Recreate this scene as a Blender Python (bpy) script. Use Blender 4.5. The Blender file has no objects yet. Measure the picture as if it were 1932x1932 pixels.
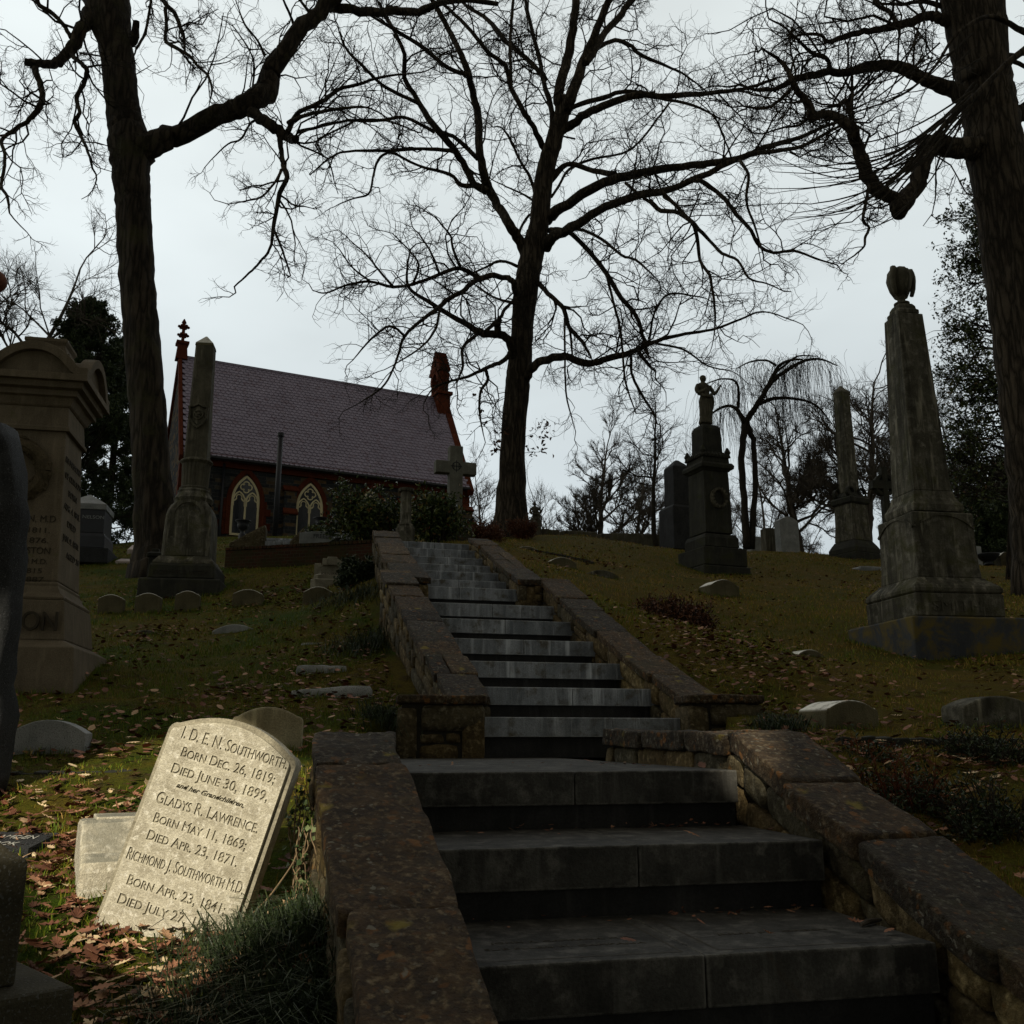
import bpy, bmesh, math, random
import numpy as np
from mathutils import Vector, Matrix, Euler
R = math.radians
random.seed(7); rng = np.random.default_rng(11)
scene = bpy.context.scene
COL = scene.collection

# ------------------------------------------------------------ camera
FPX = 1804.0; TH = math.atan(429 / 1804.0); CT, ST = math.cos(TH), math.sin(TH)
cam_d = bpy.data.cameras.new('camera'); cam = bpy.data.objects.new('camera', cam_d); COL.objects.link(cam)
cam_d.sensor_width = 36; cam_d.lens = 36 * FPX / 1932; cam_d.clip_start = 0.05; cam_d.clip_end = 3000
cam.location = (0, 0, 0); cam.rotation_euler = (math.pi / 2 + TH, 0, 0)
scene.camera = cam

# ------------------------------------------------------------ sky, sun, exposure
SUN = Vector((-0.13, -0.83, 0.54)).normalized()          # direction towards the sun
world = bpy.data.worlds.new('World'); scene.world = world; world.use_nodes = True
wn, wl = world.node_tree.nodes, world.node_tree.links
wn.clear()
w_out = wn.new('ShaderNodeOutputWorld'); w_bg = wn.new('ShaderNodeBackground')
w_sky = wn.new('ShaderNodeTexSky'); w_sky.sky_type = 'NISHITA'; w_sky.sun_disc = False
w_sky.sun_elevation = math.asin(SUN.z); w_sky.sun_rotation = math.atan2(SUN.x, SUN.y)
w_tc = wn.new('ShaderNodeTexCoord'); w_sep = wn.new('ShaderNodeSeparateXYZ'); wl.new(w_tc.outputs['Generated'], w_sep.inputs[0])
w_map = wn.new('ShaderNodeMapping'); w_map.inputs['Scale'].default_value = (1.0, 1.0, 2.4); w_map.inputs['Rotation'].default_value = (0.1, 0.25, 0.3)
wl.new(w_tc.outputs['Generated'], w_map.inputs[0])
w_n = wn.new('ShaderNodeTexNoise'); w_n.inputs['Scale'].default_value = 1.7; w_n.inputs['Detail'].default_value = 5; w_n.inputs['Roughness'].default_value = .5
wl.new(w_map.outputs[0], w_n.inputs['Vector'])
w_cr = wn.new('ShaderNodeValToRGB')                        # overcast cloud tone by height above the horizon
e = w_cr.color_ramp.elements
e[0].position = 0.0; e[0].color = (5.4, 5.9, 6.1, 1)
e[1].position = 0.86; e[1].color = (5.4, 5.4, 5.3, 1)
for p_, c_ in ((0.16, (5.1, 5.7, 6.0, 1)), (0.38, (6.2, 6.8, 6.95, 1)), (0.64, (7.7, 8.3, 8.3, 1)), (.74, (6.3, 6.6, 6.6, 1))):
    q = e.new(p_); q.color = c_
wl.new(w_sep.outputs['Z'], w_cr.inputs[0])
w_nr = wn.new('ShaderNodeMapRange'); w_nr.inputs[1].default_value = .3; w_nr.inputs[2].default_value = .72; w_nr.inputs[3].default_value = .82; w_nr.inputs[4].default_value = 1.14
wl.new(w_n.outputs[0], w_nr.inputs[0])
w_fr = wn.new('ShaderNodeMapRange'); w_fr.interpolation_type = 'SMOOTHSTEP'   # the break in the cloud lies ahead; heavy cloud behind
w_fr.inputs[1].default_value = -0.15; w_fr.inputs[2].default_value = 0.50; w_fr.inputs[3].default_value = 0.40; w_fr.inputs[4].default_value = 1.0
w_ax = wn.new('ShaderNodeVectorMath'); w_ax.operation = 'DOT_PRODUCT'; w_ax.inputs[1].default_value = (-.46, .89, 0); wl.new(w_tc.outputs['Generated'], w_ax.inputs[0]); wl.new(w_ax.outputs['Value'], w_fr.inputs[0])
w_m1 = wn.new('ShaderNodeMath'); w_m1.operation = 'MULTIPLY'; wl.new(w_nr.outputs[0], w_m1.inputs[0]); wl.new(w_fr.outputs[0], w_m1.inputs[1])
w_lr = wn.new('ShaderNodeMath'); w_lr.operation = 'MULTIPLY_ADD'; wl.new(w_sep.outputs['X'], w_lr.inputs[0]); w_lr.inputs[1].default_value = -0.10; w_lr.inputs[2].default_value = .92
w_m2 = wn.new('ShaderNodeMath'); w_m2.operation = 'MULTIPLY'; wl.new(w_m1.outputs[0], w_m2.inputs[0]); wl.new(w_lr.outputs[0], w_m2.inputs[1]); w_m1 = w_m2
w_warm = wn.new('ShaderNodeMix'); w_warm.data_type = 'RGBA'; w_warm.blend_type = 'MULTIPLY'; w_warm.inputs[7].default_value = (1.12, 1.0, .80, 1); wl.new(w_cr.outputs[0], w_warm.inputs[6])
w_wf = wn.new('ShaderNodeMapRange'); w_wf.inputs[1].default_value = .45; w_wf.inputs[2].default_value = -.05; wl.new(w_sep.outputs['Y'], w_wf.inputs[0]); wl.new(w_wf.outputs[0], w_warm.inputs[0])
w_v = wn.new('ShaderNodeVectorMath'); w_v.operation = 'SCALE'; wl.new(w_warm.outputs[2], w_v.inputs[0]); wl.new(w_m1.outputs[0], w_v.inputs['Scale'])
w_mix = wn.new('ShaderNodeMix'); w_mix.data_type = 'RGBA'; w_mix.inputs[0].default_value = 0.985
wl.new(w_sky.outputs[0], w_mix.inputs[6]); wl.new(w_v.outputs[0], w_mix.inputs[7])
wl.new(w_mix.outputs[2], w_bg.inputs[0]); w_bg.inputs[1].default_value = 0.120
wl.new(w_bg.outputs[0], w_out.inputs[0])
sun_d = bpy.data.lights.new('sun', 'SUN'); sun_d.energy = 5.0; sun_d.angle = R(0.5); sun_d.color = (1.0, 0.90, 0.70)
sun = bpy.data.objects.new('sun', sun_d); COL.objects.link(sun)
sun.rotation_euler = SUN.to_track_quat('Z', 'Y').to_euler()
vs = scene.view_settings; vs.view_transform = 'Standard'; vs.look = 'None'; vs.exposure = 0; vs.gamma = 1; vs.use_curve_mapping = False
try:
    scene.cycles.max_bounces = 5; scene.cycles.diffuse_bounces = 3; scene.cycles.transparent_max_bounces = 6
    scene.cycles.use_denoising = True
except Exception: pass

# ------------------------------------------------------------ picture measurements to places
def ray(x, y):
    u = (x - 966) / FPX; v = (966 - y) / FPX
    return np.array([u, CT - v * ST, ST + v * CT])
def PY(x, y, Y):                       # the point at ground distance Y seen in that direction
    r = ray(x, y); return r * (Y / r[1])
def depth(P): return P[1] * CT + P[2] * ST
def mpx(P): return depth(P) / FPX      # metres per picture unit at P

# ------------------------------------------------------------ mesh helpers
class MB:
    def __init__(s): s.v = []; s.q = []; s.t = []; s.g = []; s.tone = []; s.n = 0
    def add(s, V, quads=None, tris=None, ngons=None, tone=0.5):
        V = np.asarray(V, float).reshape(-1, 3); s.v.append(V)
        if quads is not None and len(quads): s.q.append(np.asarray(quads, np.int64).reshape(-1, 4) + s.n)
        if tris is not None and len(tris): s.t.append(np.asarray(tris, np.int64).reshape(-1, 3) + s.n)
        if ngons:
            for f in ngons: s.g.append([i + s.n for i in f])
        s.tone.append(np.full(len(V), tone) if np.isscalar(tone) else np.asarray(tone, float)); s.n += len(V)
    def addp(s, VF, tone=0.5, M=None):
        V, F = VF; V = np.asarray(V, float).reshape(-1, 3)
        if M is not None: M = np.array(M); V = V @ M[:3, :3].T + M[:3, 3]
        q = [f for f in F if len(f) == 4]; t = [f for f in F if len(f) == 3]; g = [f for f in F if len(f) > 4]
        s.add(V, q, t, g, tone)
    def build(s, name, mat, parent=None, base=(0, 0, 0), smooth=False, bevel=0, weighted=False):
        V = np.concatenate(s.v) if s.v else np.zeros((0, 3)); V = V - np.array(base)
        me = bpy.data.meshes.new(name)
        Q = np.concatenate(s.q) if s.q else np.zeros((0, 4), np.int64); T = np.concatenate(s.t) if s.t else np.zeros((0, 3), np.int64)
        gl = [i for f in s.g for i in f]; gc = [len(f) for f in s.g]
        loops = np.concatenate([Q.ravel(), T.ravel(), np.array(gl, np.int64)]); cnt = np.concatenate([np.full(len(Q), 4), np.full(len(T), 3), np.array(gc, np.int64)]).astype(np.int64)
        me.vertices.add(len(V)); me.vertices.foreach_set('co', V.ravel())
        me.loops.add(len(loops)); me.loops.foreach_set('vertex_index', loops.astype(np.int32))
        me.polygons.add(len(cnt)); me.polygons.foreach_set('loop_start', np.concatenate([[0], np.cumsum(cnt)[:-1]]).astype(np.int32) if len(cnt) else np.zeros(0, np.int32))
        me.update(calc_edges=True)
        me.polygons.foreach_set('use_smooth', np.full(len(cnt), bool(smooth)))
        a = me.attributes.new('tone', 'FLOAT', 'POINT'); a.data.foreach_set('value', np.concatenate(s.tone).astype(np.float32))
        me.validate()
        if mat: me.materials.append(mat)
        o = bpy.data.objects.new(name, me); COL.objects.link(o)
        if parent: o.parent = parent
        else: o.location = base
        if bevel:
            b = o.modifiers.new('bevel', 'BEVEL'); b.width = bevel; b.segments = 2; b.limit_method = 'ANGLE'; b.angle_limit = R(40)
        return o
def tag(o, label=None, cat=None, group=None, kind=None):
    if label: o['label'] = label
    if cat: o['category'] = cat
    if group: o['group'] = group
    if kind: o['kind'] = kind
    return o
def thing(name, label, cat, loc=(0, 0, 0), rz=0, group=None):
    o = bpy.data.objects.new(name, None); COL.objects.link(o); o.empty_display_size = .2
    o.location = tuple(loc); o.rotation_euler = (0, 0, rz)
    return tag(o, label, cat, group)
def box(x0, x1, y0, y1, z0, z1):
    V = [(x0, y0, z0), (x1, y0, z0), (x1, y1, z0), (x0, y1, z0), (x0, y0, z1), (x1, y0, z1), (x1, y1, z1), (x0, y1, z1)]
    return V, [(0, 3, 2, 1), (4, 5, 6, 7), (0, 1, 5, 4), (1, 2, 6, 5), (2, 3, 7, 6), (3, 0, 4, 7)]
def sq_loft(prof, cham=0.0):           # square section monument profile: (z, half width[, half depth])
    V, F = [], []
    n = 8 if cham else 4
    for p in prof:
        z, a = p[0], p[1]; b = p[2] if len(p) > 2 else a
        if cham:
            k = min(cham, a * .4, b * .4)
            V += [(-a + k, -b, z), (a - k, -b, z), (a, -b + k, z), (a, b - k, z), (a - k, b, z), (-a + k, b, z), (-a, b - k, z), (-a, -b + k, z)]
        else: V += [(-a, -b, z), (a, -b, z), (a, b, z), (-a, b, z)]
    for i in range(len(prof) - 1):
        for j in range(n): F.append((i * n + j, i * n + (j + 1) % n, (i + 1) * n + (j + 1) % n, (i + 1) * n + j))
    F.append(tuple(range(n))[::-1]); m = (len(prof) - 1) * n; F.append(tuple(m + j for j in range(n)))
    return V, F
def lathe(prof, n=20, cx=0, cy=0, mod=None):
    V, F = [], []
    for (r, z) in prof:
        for j in range(n):
            a = 2 * math.pi * j / n; rr = r * (mod(a, z) if mod else 1)
            V.append((cx + rr * math.cos(a), cy + rr * math.sin(a), z))
    for i in range(len(prof) - 1):
        for j in range(n): F.append((i * n + j, i * n + (j + 1) % n, (i + 1) * n + (j + 1) % n, (i + 1) * n + j))
    F.append(tuple(range(n))[::-1]); m = (len(prof) - 1) * n; F.append(tuple(m + j for j in range(n)))
    return V, F
def prism(poly, y0, y1):               # polygon in x,z pushed from y0 (front) to y1 (back)
    n = len(poly); V = [(x, y0, z) for x, z in poly] + [(x, y1, z) for x, z in poly]
    F = [tuple(range(n)), tuple(range(n, 2 * n))[::-1]] + [(i, n + i, n + (i + 1) % n, (i + 1) % n) for i in range(n)]
    return V, F
def prism_z(poly, z0, z1):
    n = len(poly); V = [(x, y, z0) for x, y in poly] + [(x, y, z1) for x, y in poly]
    F = [tuple(range(n))[::-1], tuple(range(n, 2 * n))] + [(i, (i + 1) % n, n + (i + 1) % n, n + i) for i in range(n)]
    return V, F
def stroke(pts, w, y0, y1, closed=False):   # ribbon along a 2-D curve in x,z with thickness in y
    P = np.array(pts, float); n = len(P)
    if closed: T = np.roll(P, -1, 0) - np.roll(P, 1, 0)
    else: T = np.gradient(P, axis=0)
    T /= np.linalg.norm(T, axis=1)[:, None] + 1e-9; N = np.stack([-T[:, 1], T[:, 0]], 1) * (w / 2)
    A, B = P + N, P - N
    V = [(a[0], y0, a[1]) for a in A] + [(b[0], y0, b[1]) for b in B] + [(a[0], y1, a[1]) for a in A] + [(b[0], y1, b[1]) for b in B]
    F = []; m = n if closed else n - 1
    for i in range(m):
        j = (i + 1) % n
        F += [(i, j, n + j, n + i), (2 * n + i, 3 * n + i, 3 * n + j, 2 * n + j), (i, 2 * n + i, 2 * n + j, j), (n + i, n + j, 3 * n + j, 3 * n + i)]
    if not closed: F += [(0, n, 3 * n, 2 * n), (n - 1, 3 * n - 1, 4 * n - 1, 2 * n - 1)]
    return V, F
def tube(P, rad, sides=8, bump=0.0, seed=0):
    P = np.asarray(P, float); rad = np.asarray(rad, float); n = len(P)
    T = np.gradient(P, axis=0); T /= np.linalg.norm(T, axis=1)[:, None] + 1e-9
    ref = np.array([0.3, 1, 0.1]); U = np.zeros_like(P)
    u = np.cross(T[0], ref); u /= np.linalg.norm(u) + 1e-9
    for i in range(n):
        u = u - T[i] * np.dot(u, T[i]); u /= np.linalg.norm(u) + 1e-9; U[i] = u
    W = np.cross(T, U); a = np.arange(sides) * 2 * math.pi / sides
    r = rad[:, None] * np.ones(sides)
    if bump:
        g = np.random.default_rng(seed); k = g.normal(size=(n, sides)); ks = .5 * k + .25 * np.roll(k, 1, 1) + .25 * np.roll(k, 1, 0)
        ang = 1 + .05 * np.sin(a * 3 + g.uniform(0, 6)) + .03 * np.sin(a * 5 + g.uniform(0, 6))
        r = r * (ang[None, :] + bump * ks)
    V = P[:, None, :] + r[..., None] * (np.cos(a)[None, :, None] * U[:, None, :] + np.sin(a)[None, :, None] * W[:, None, :])
    V = V.reshape(-1, 3); i = np.arange(n - 1)[:, None]; j = np.arange(sides)[None, :]; j2 = (j + 1) % sides
    Q = np.stack([i * sides + j, i * sides + j2, (i + 1) * sides + j2, (i + 1) * sides + j], -1).reshape(-1, 4)
    V = np.vstack([V, P[0], P[-1]]); m = n * sides
    T3 = [(k2, m, (k2 + 1) % sides) for k2 in range(sides)] + [((n - 1) * sides + k2, (n - 1) * sides + (k2 + 1) % sides, m + 1) for k2 in range(sides)]
    return V, Q, T3
def smooth_path(P, R_, sub=4, jit=0.0):
    P = np.asarray(P, float); R_ = np.asarray(R_, float); n = len(P)
    if n < 3: t = np.linspace(0, 1, sub + 1); return P[0] + (P[1] - P[0]) * t[:, None], R_[0] + (R_[1] - R_[0]) * t
    Pe = np.vstack([2 * P[0] - P[1], P, 2 * P[-1] - P[-2]]); out, ro = [], []
    for i in range(n - 1):
        a, b, c_, d = Pe[i], Pe[i + 1], Pe[i + 2], Pe[i + 3]
        for k in range(sub):
            t = k / sub
            out.append(.5 * ((2 * b) + (-a + c_) * t + (2 * a - 5 * b + 4 * c_ - d) * t * t + (-a + 3 * b - 3 * c_ + d) * t ** 3)); ro.append(R_[i] + (R_[i + 1] - R_[i]) * t)
    out.append(P[-1]); ro.append(R_[-1]); out = np.array(out); ro = np.array(ro)
    if jit: out[1:-1] += rng.normal(size=out[1:-1].shape) * ro[1:-1, None] * jit
    return out, ro
def tubes_batch(mb, P, rad, sides, tone=0.5):  # P (n,K,3), rad (n,K)
    n, K, _ = P.shape
    if n == 0: return
    T = np.gradient(P, axis=1); T /= np.linalg.norm(T, axis=2, keepdims=True) + 1e-9
    ref = np.tile(np.array([0.31, -0.2, 0.93]), (n, 1)); m = np.abs((T[:, 0] * ref).sum(1)) > .8; ref[m] = [0.9, 0.3, 0.1]
    U = np.cross(T, ref[:, None, :]); U /= np.linalg.norm(U, axis=2, keepdims=True) + 1e-9; W = np.cross(T, U)
    a = np.arange(sides) * 2 * math.pi / sides
    V = P[:, :, None, :] + rad[:, :, None, None] * (np.cos(a)[:, None] * U[:, :, None, :] + np.sin(a)[:, None] * W[:, :, None, :])
    V = V.reshape(-1, 3)
    b = (np.arange(n) * K * sides)[:, None, None]; i = np.arange(K - 1)[None, :, None] * sides; j = np.arange(sides)[None, None, :]; j2 = (j + 1) % sides
    Q = np.stack([b + i + j, b + i + j2, b + i + sides + j2, b + i + sides + j], -1).reshape(-1, 4)
    mb.add(V, Q, tone=tone)
def unit(v): return v / (np.linalg.norm(v, axis=-1, keepdims=True) + 1e-9)
def grow(mb, P0, D0, L, Rr, levels, kids=5, wig=.22, up=.06, ang=(25, 65), lf=(.42, .7), rf=.55, rmin=.0022, K=6, tips=None, tmin=.2, sides=(5, 4, 3, 3, 3, 3), keep=None):
    P0 = np.asarray(P0, float).reshape(-1, 3); D0 = unit(np.asarray(D0, float).reshape(-1, 3)); L = np.asarray(L, float).ravel(); Rr = np.asarray(Rr, float).ravel()
    for lev in range(levels):
        n = len(P0)
        if n == 0: break
        P = np.zeros((n, K + 1, 3)); P[:, 0] = P0; D = D0.copy(); Ds = np.zeros((n, K + 1, 3)); Ds[:, 0] = D
        for k in range(K):
            D = unit(D + rng.normal(size=(n, 3)) * wig + np.array([0, 0, up])); P[:, k + 1] = P[:, k] + D * (L / K)[:, None]; Ds[:, k + 1] = D
        t = np.linspace(0, 1, K + 1); rad = Rr[:, None] * (1 - .68 * t)[None, :]
        rad = np.maximum(rad, rmin * .6)
        tubes_batch(mb, P, rad, sides[min(lev, len(sides) - 1)])
        if tips is not None and lev >= levels - 2: tips.append(P[:, K // 2:].reshape(-1, 3))
        if lev == levels - 1: break
        nk = rng.poisson(kids, n) + 1; idx = np.repeat(np.arange(n), nk); m = len(idx)
        tt = tmin + (1 - tmin) * rng.random(m) ** .85; f = tt * K; i0 = np.minimum(f.astype(int), K - 1); fr = f - i0
        S = P[idx, i0] * (1 - fr)[:, None] + P[idx, i0 + 1] * fr[:, None]; Dp = Ds[idx, i0 + 1]
        per = unit(np.cross(Dp, rng.normal(size=(m, 3)))); ph = np.radians(rng.uniform(ang[0], ang[1], m))
        Dc = Dp * np.cos(ph)[:, None] + per * np.sin(ph)[:, None]
        Lc = L[idx] * rng.uniform(lf[0], lf[1], m) * (1.1 - .55 * tt); rp = Rr[idx] * (1 - .68 * tt); Rc = np.minimum(Rr[idx] * rf, rp * .85)
        ok = Rc > rmin
        P0, D0, L, Rr = S[ok], Dc[ok], Lc[ok], Rc[ok]
def hash_noise(P, s=1.0, seed=0):      # cheap smooth pseudo-noise
    g = np.random.default_rng(seed); v = np.zeros(len(P))
    for k in range(6):
        w = g.normal(size=3); w /= np.linalg.norm(w); f = s * (1 + k * .7)
        v += np.sin(P @ w * f * 3.1 + g.uniform(0, 6.28)) / (1 + k * .5)
    return v / 3.0

# ------------------------------------------------------------ materials
def M_new(name):
    m = bpy.data.materials.new(name); m.use_nodes = True; n, l = m.node_tree.nodes, m.node_tree.links
    return m, n, l, n['Principled BSDF']
def ramp(n, stops):
    r = n.new('ShaderNodeValToRGB'); e = r.color_ramp.elements
    e[0].position, e[0].color = stops[0][0], (*stops[0][1], 1); e[1].position, e[1].color = stops[-1][0], (*stops[-1][1], 1)
    for p, c in stops[1:-1]: q = e.new(p); q.color = (*c, 1)
    return r
def nz(n, l, co, scale, det=5, rough=.6, dist=0, st=None):
    t = n.new('ShaderNodeTexNoise'); t.inputs['Scale'].default_value = scale; t.inputs['Detail'].default_value = det; t.inputs['Roughness'].default_value = rough; t.inputs['Distortion'].default_value = dist
    if st:
        mp = n.new('ShaderNodeMapping'); mp.inputs['Scale'].default_value = st; l.new(co, mp.inputs[0]); l.new(mp.outputs[0], t.inputs['Vector'])
    else: l.new(co, t.inputs['Vector'])
    return t.outputs[0]
def mixc(n, l, fac, a, b, mode='MIX'):
    m = n.new('ShaderNodeMix'); m.data_type = 'RGBA'; m.blend_type = mode
    if hasattr(fac, 'default_value') or not isinstance(fac, (int, float)): l.new(fac, m.inputs[0])
    else: m.inputs[0].default_value = fac
    for k, v in ((6, a), (7, b)):
        if isinstance(v, tuple): m.inputs[k].default_value = (*v, 1)
        else: l.new(v, m.inputs[k])
    return m.outputs[2]
def rng_(n, l, v, a, b, c=0., d=1.):
    m = n.new('ShaderNodeMapRange'); m.inputs[1].default_value = a; m.inputs[2].default_value = b; m.inputs[3].default_value = c; m.inputs[4].default_value = d; l.new(v, m.inputs[0]); return m.outputs[0]
def bumpn(n, l, bs, hs, dist=.01, st=.6):
    b = n.new('ShaderNodeBump'); b.inputs['Strength'].default_value = st; b.inputs['Distance'].default_value = dist; l.new(hs, b.inputs['Height']); l.new(b.outputs[0], bs.inputs['Normal'])
def stone_mat(name, c1, c2, c3=None, spec=.3, rough=.85, scale=6, streak=0., moss=None, moss_amt=.5, lichen=None, lich_amt=.56, bump=.006, grain=80, tone=False, speck=None, top=None, edge=None):
    m, n, l, bs = M_new(name); tc = n.new('ShaderNodeTexCoord'); co = tc.outputs['Object']
    a = nz(n, l, co, scale, 6, .65, .4); col = ramp(n, [(.32, c1), (.5, tuple((x + y) / 2 for x, y in zip(c1, c2))), (.68, c2)]); l.new(a, col.inputs[0]); out = col.outputs[0]
    if c3: out = mixc(n, l, rng_(n, l, nz(n, l, co, scale * 3.1, 5, .6), .52, .68), out, c3)
    g = nz(n, l, co, grain, 3, .7); out = mixc(n, l, .8, out, mixc(n, l, rng_(n, l, g, .3, .7), (.55, .55, .55), (1.3, 1.3, 1.3)), 'MULTIPLY')
    if streak:
        s = nz(n, l, co, 1, 5, .65, .2, (9, 9, .8)); out = mixc(n, l, rng_(n, l, s, .42, .66, 0, streak), out, tuple(x * .35 for x in c1))
        s2 = nz(n, l, co, 1, 4, .6, .1, (14, 14, 1.4)); out = mixc(n, l, rng_(n, l, s2, .56, .72, 0, streak), out, tuple(min(1, x * 2.0) for x in c2))
    if tone:
        at = n.new('ShaderNodeAttribute'); at.attribute_name = 'tone'
        r2 = ramp(n, [(0, (.42, .40, .38)), (.3, (.75, .8, .85)), (.6, (1.1, .95, .72)), (.85, (1.35, 1.2, .9)), (1, (1.9, 1.75, 1.35))]); l.new(at.outputs['Fac'], r2.inputs[0]); out = mixc(n, l, 1.0, out, r2.outputs[0], 'MULTIPLY')
    if speck: out = mixc(n, l, rng_(n, l, nz(n, l, co, 160, 2, .5), .60, .66), out, speck)
    if moss: out = mixc(n, l, rng_(n, l, nz(n, l, co, 3.2, 6, .7, .6), moss_amt, moss_amt + .14, 0, .8), out, moss)
    if lichen:
        for sc_, lo_, col_ in ((17, lich_amt, lichen), (31, lich_amt - .02, tuple(x * .6 for x in lichen)), (44, lich_amt + .02, (.20, .19, .15)), (7, lich_amt + .07, (.21, .165, .02))):
            wn_ = n.new('ShaderNodeTexNoise'); wn_.inputs['Scale'].default_value = 24; wn_.inputs['Detail'].default_value = 4; l.new(co, wn_.inputs['Vector'])
            v = n.new('ShaderNodeTexVoronoi'); v.inputs['Scale'].default_value = sc_; l.new(mixc(n, l, .055, co, wn_.outputs['Color']), v.inputs['Vector']); sp_ = n.new('ShaderNodeSeparateColor'); l.new(v.outputs['Color'], sp_.inputs[0])
            r_ = n.new('ShaderNodeMath'); r_.operation = 'MULTIPLY_ADD'; l.new(sp_.outputs[0], r_.inputs[0]); r_.inputs[1].default_value = .42; r_.inputs[2].default_value = -.04; d_ = n.new('ShaderNodeMath'); d_.operation = 'SUBTRACT'; l.new(r_.outputs[0], d_.inputs[0]); l.new(v.outputs['Distance'], d_.inputs[1])
            mm = n.new('ShaderNodeMath'); mm.operation = 'MULTIPLY'; l.new(rng_(n, l, d_.outputs[0], -.03, .08), mm.inputs[0]); l.new(rng_(n, l, nz(n, l, co, 4 + sc_ * .1, 5, .7), lo_, lo_ + .12, 0, .8), mm.inputs[1]); out = mixc(n, l, mm.outputs[0], out, col_)
    if top:                               # upward faces recoloured: skylight painted on markers, dark lichen on headstone
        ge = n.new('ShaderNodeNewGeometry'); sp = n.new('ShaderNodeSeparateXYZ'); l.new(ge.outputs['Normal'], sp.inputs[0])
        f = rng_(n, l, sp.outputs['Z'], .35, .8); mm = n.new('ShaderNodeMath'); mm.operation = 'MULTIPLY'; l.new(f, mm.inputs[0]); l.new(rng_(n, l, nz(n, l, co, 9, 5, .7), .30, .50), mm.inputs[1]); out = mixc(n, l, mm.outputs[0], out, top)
    if edge:                              # worn arrises
        bv = n.new('ShaderNodeBevel'); bv.samples = 4; bv.inputs['Radius'].default_value = .012; gn = n.new('ShaderNodeNewGeometry'); dp = n.new('ShaderNodeVectorMath'); dp.operation = 'DOT_PRODUCT'; l.new(bv.outputs[0], dp.inputs[0]); l.new(gn.outputs['Normal'], dp.inputs[1])
        mm = n.new('ShaderNodeMath'); mm.operation = 'MULTIPLY'; l.new(rng_(n, l, dp.outputs['Value'], .985, .90), mm.inputs[0]); l.new(rng_(n, l, nz(n, l, co, 22, 5, .7), .40, .58), mm.inputs[1]); out = mixc(n, l, mm.outputs[0], out, edge)
    l.new(out, bs.inputs['Base Color']); bs.inputs['Roughness'].default_value = rough; bs.inputs['Specular IOR Level'].default_value = spec
    h = n.new('ShaderNodeMath'); h.operation = 'ADD'; l.new(nz(n, l, co, scale * 4, 8, .72), h.inputs[0]); l.new(g, h.inputs[1]); bumpn(n, l, bs, h.outputs[0], bump, .8)
    return m
def flat_mat(name, c, rough=.6, var=.3, scale=20, spec=.4, metal=0, bump=0):
    m, n, l, bs = M_new(name); tc = n.new('ShaderNodeTexCoord'); a = nz(n, l, tc.outputs['Object'], scale, 4)
    o = mixc(n, l, rng_(n, l, a, .3, .7), tuple(x * (1 - var) for x in c), tuple(x * (1 + var) for x in c)); l.new(o, bs.inputs['Base Color'])
    bs.inputs['Roughness'].default_value = rough; bs.inputs['Specular IOR Level'].default_value = spec; bs.inputs['Metallic'].default_value = metal
    if bump: bumpn(n, l, bs, a, bump)
    return m
def leaf_mat(name, stops, rough=.6, trans=.0):
    m, n, l, bs = M_new(name); at = n.new('ShaderNodeAttribute'); at.attribute_name = 'tone'; r = ramp(n, stops); l.new(at.outputs['Fac'], r.inputs[0])
    tc = n.new('ShaderNodeTexCoord'); o = mixc(n, l, .7, r.outputs[0], mixc(n, l, rng_(n, l, nz(n, l, tc.outputs['Object'], 40, 3), .3, .7), (.6, .6, .6), (1.3, 1.3, 1.3)), 'MULTIPLY')
    l.new(o, bs.inputs['Base Color']); bs.inputs['Roughness'].default_value = rough; bs.inputs['Specular IOR Level'].default_value = .25
    return m
def bark_mat(name, c1, c2, sc=7, moss=None):
    m, n, l, bs = M_new(name); tc = n.new('ShaderNodeTexCoord'); co = tc.outputs['Object']
    mp = n.new('ShaderNodeMapping'); mp.inputs['Scale'].default_value = (sc, sc, sc * .13); l.new(co, mp.inputs[0])
    v = n.new('ShaderNodeTexVoronoi'); v.feature = 'DISTANCE_TO_EDGE'; v.inputs['Scale'].default_value = 2.4; v.inputs['Randomness'].default_value = 1
    d = n.new('ShaderNodeTexNoise'); d.inputs['Scale'].default_value = 1.5; l.new(mp.outputs[0], d.inputs['Vector']); l.new(mixc(n, l, .55, mp.outputs[0], d.outputs['Color']), v.inputs['Vector'])
    e_ = rng_(n, l, v.outputs['Distance'], 0, .28); g = nz(n, l, co, 60, 4, .7); a = nz(n, l, co, 2.2, 5)
    o = mixc(n, l, e_, tuple(x * .3 for x in c1), mixc(n, l, rng_(n, l, a, .3, .7), c1, c2)); o = mixc(n, l, .6, o, mixc(n, l, rng_(n, l, g, .3, .7), (.6, .6, .6), (1.3, 1.3, 1.3)), 'MULTIPLY')
    if moss: o = mixc(n, l, rng_(n, l, nz(n, l, co, 1.7, 5, .7), .52, .68, 0, .7), o, moss)
    l.new(o, bs.inputs['Base Color']); bs.inputs['Roughness'].default_value = .95; bs.inputs['Specular IOR Level'].default_value = .15
    h = n.new('ShaderNodeMath'); h.operation = 'MULTIPLY_ADD'; l.new(e_, h.inputs[0]); h.inputs[1].default_value = 1; l.new(g, h.inputs[2]); bumpn(n, l, bs, h.outputs[0], .02, .9)
    return m

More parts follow.
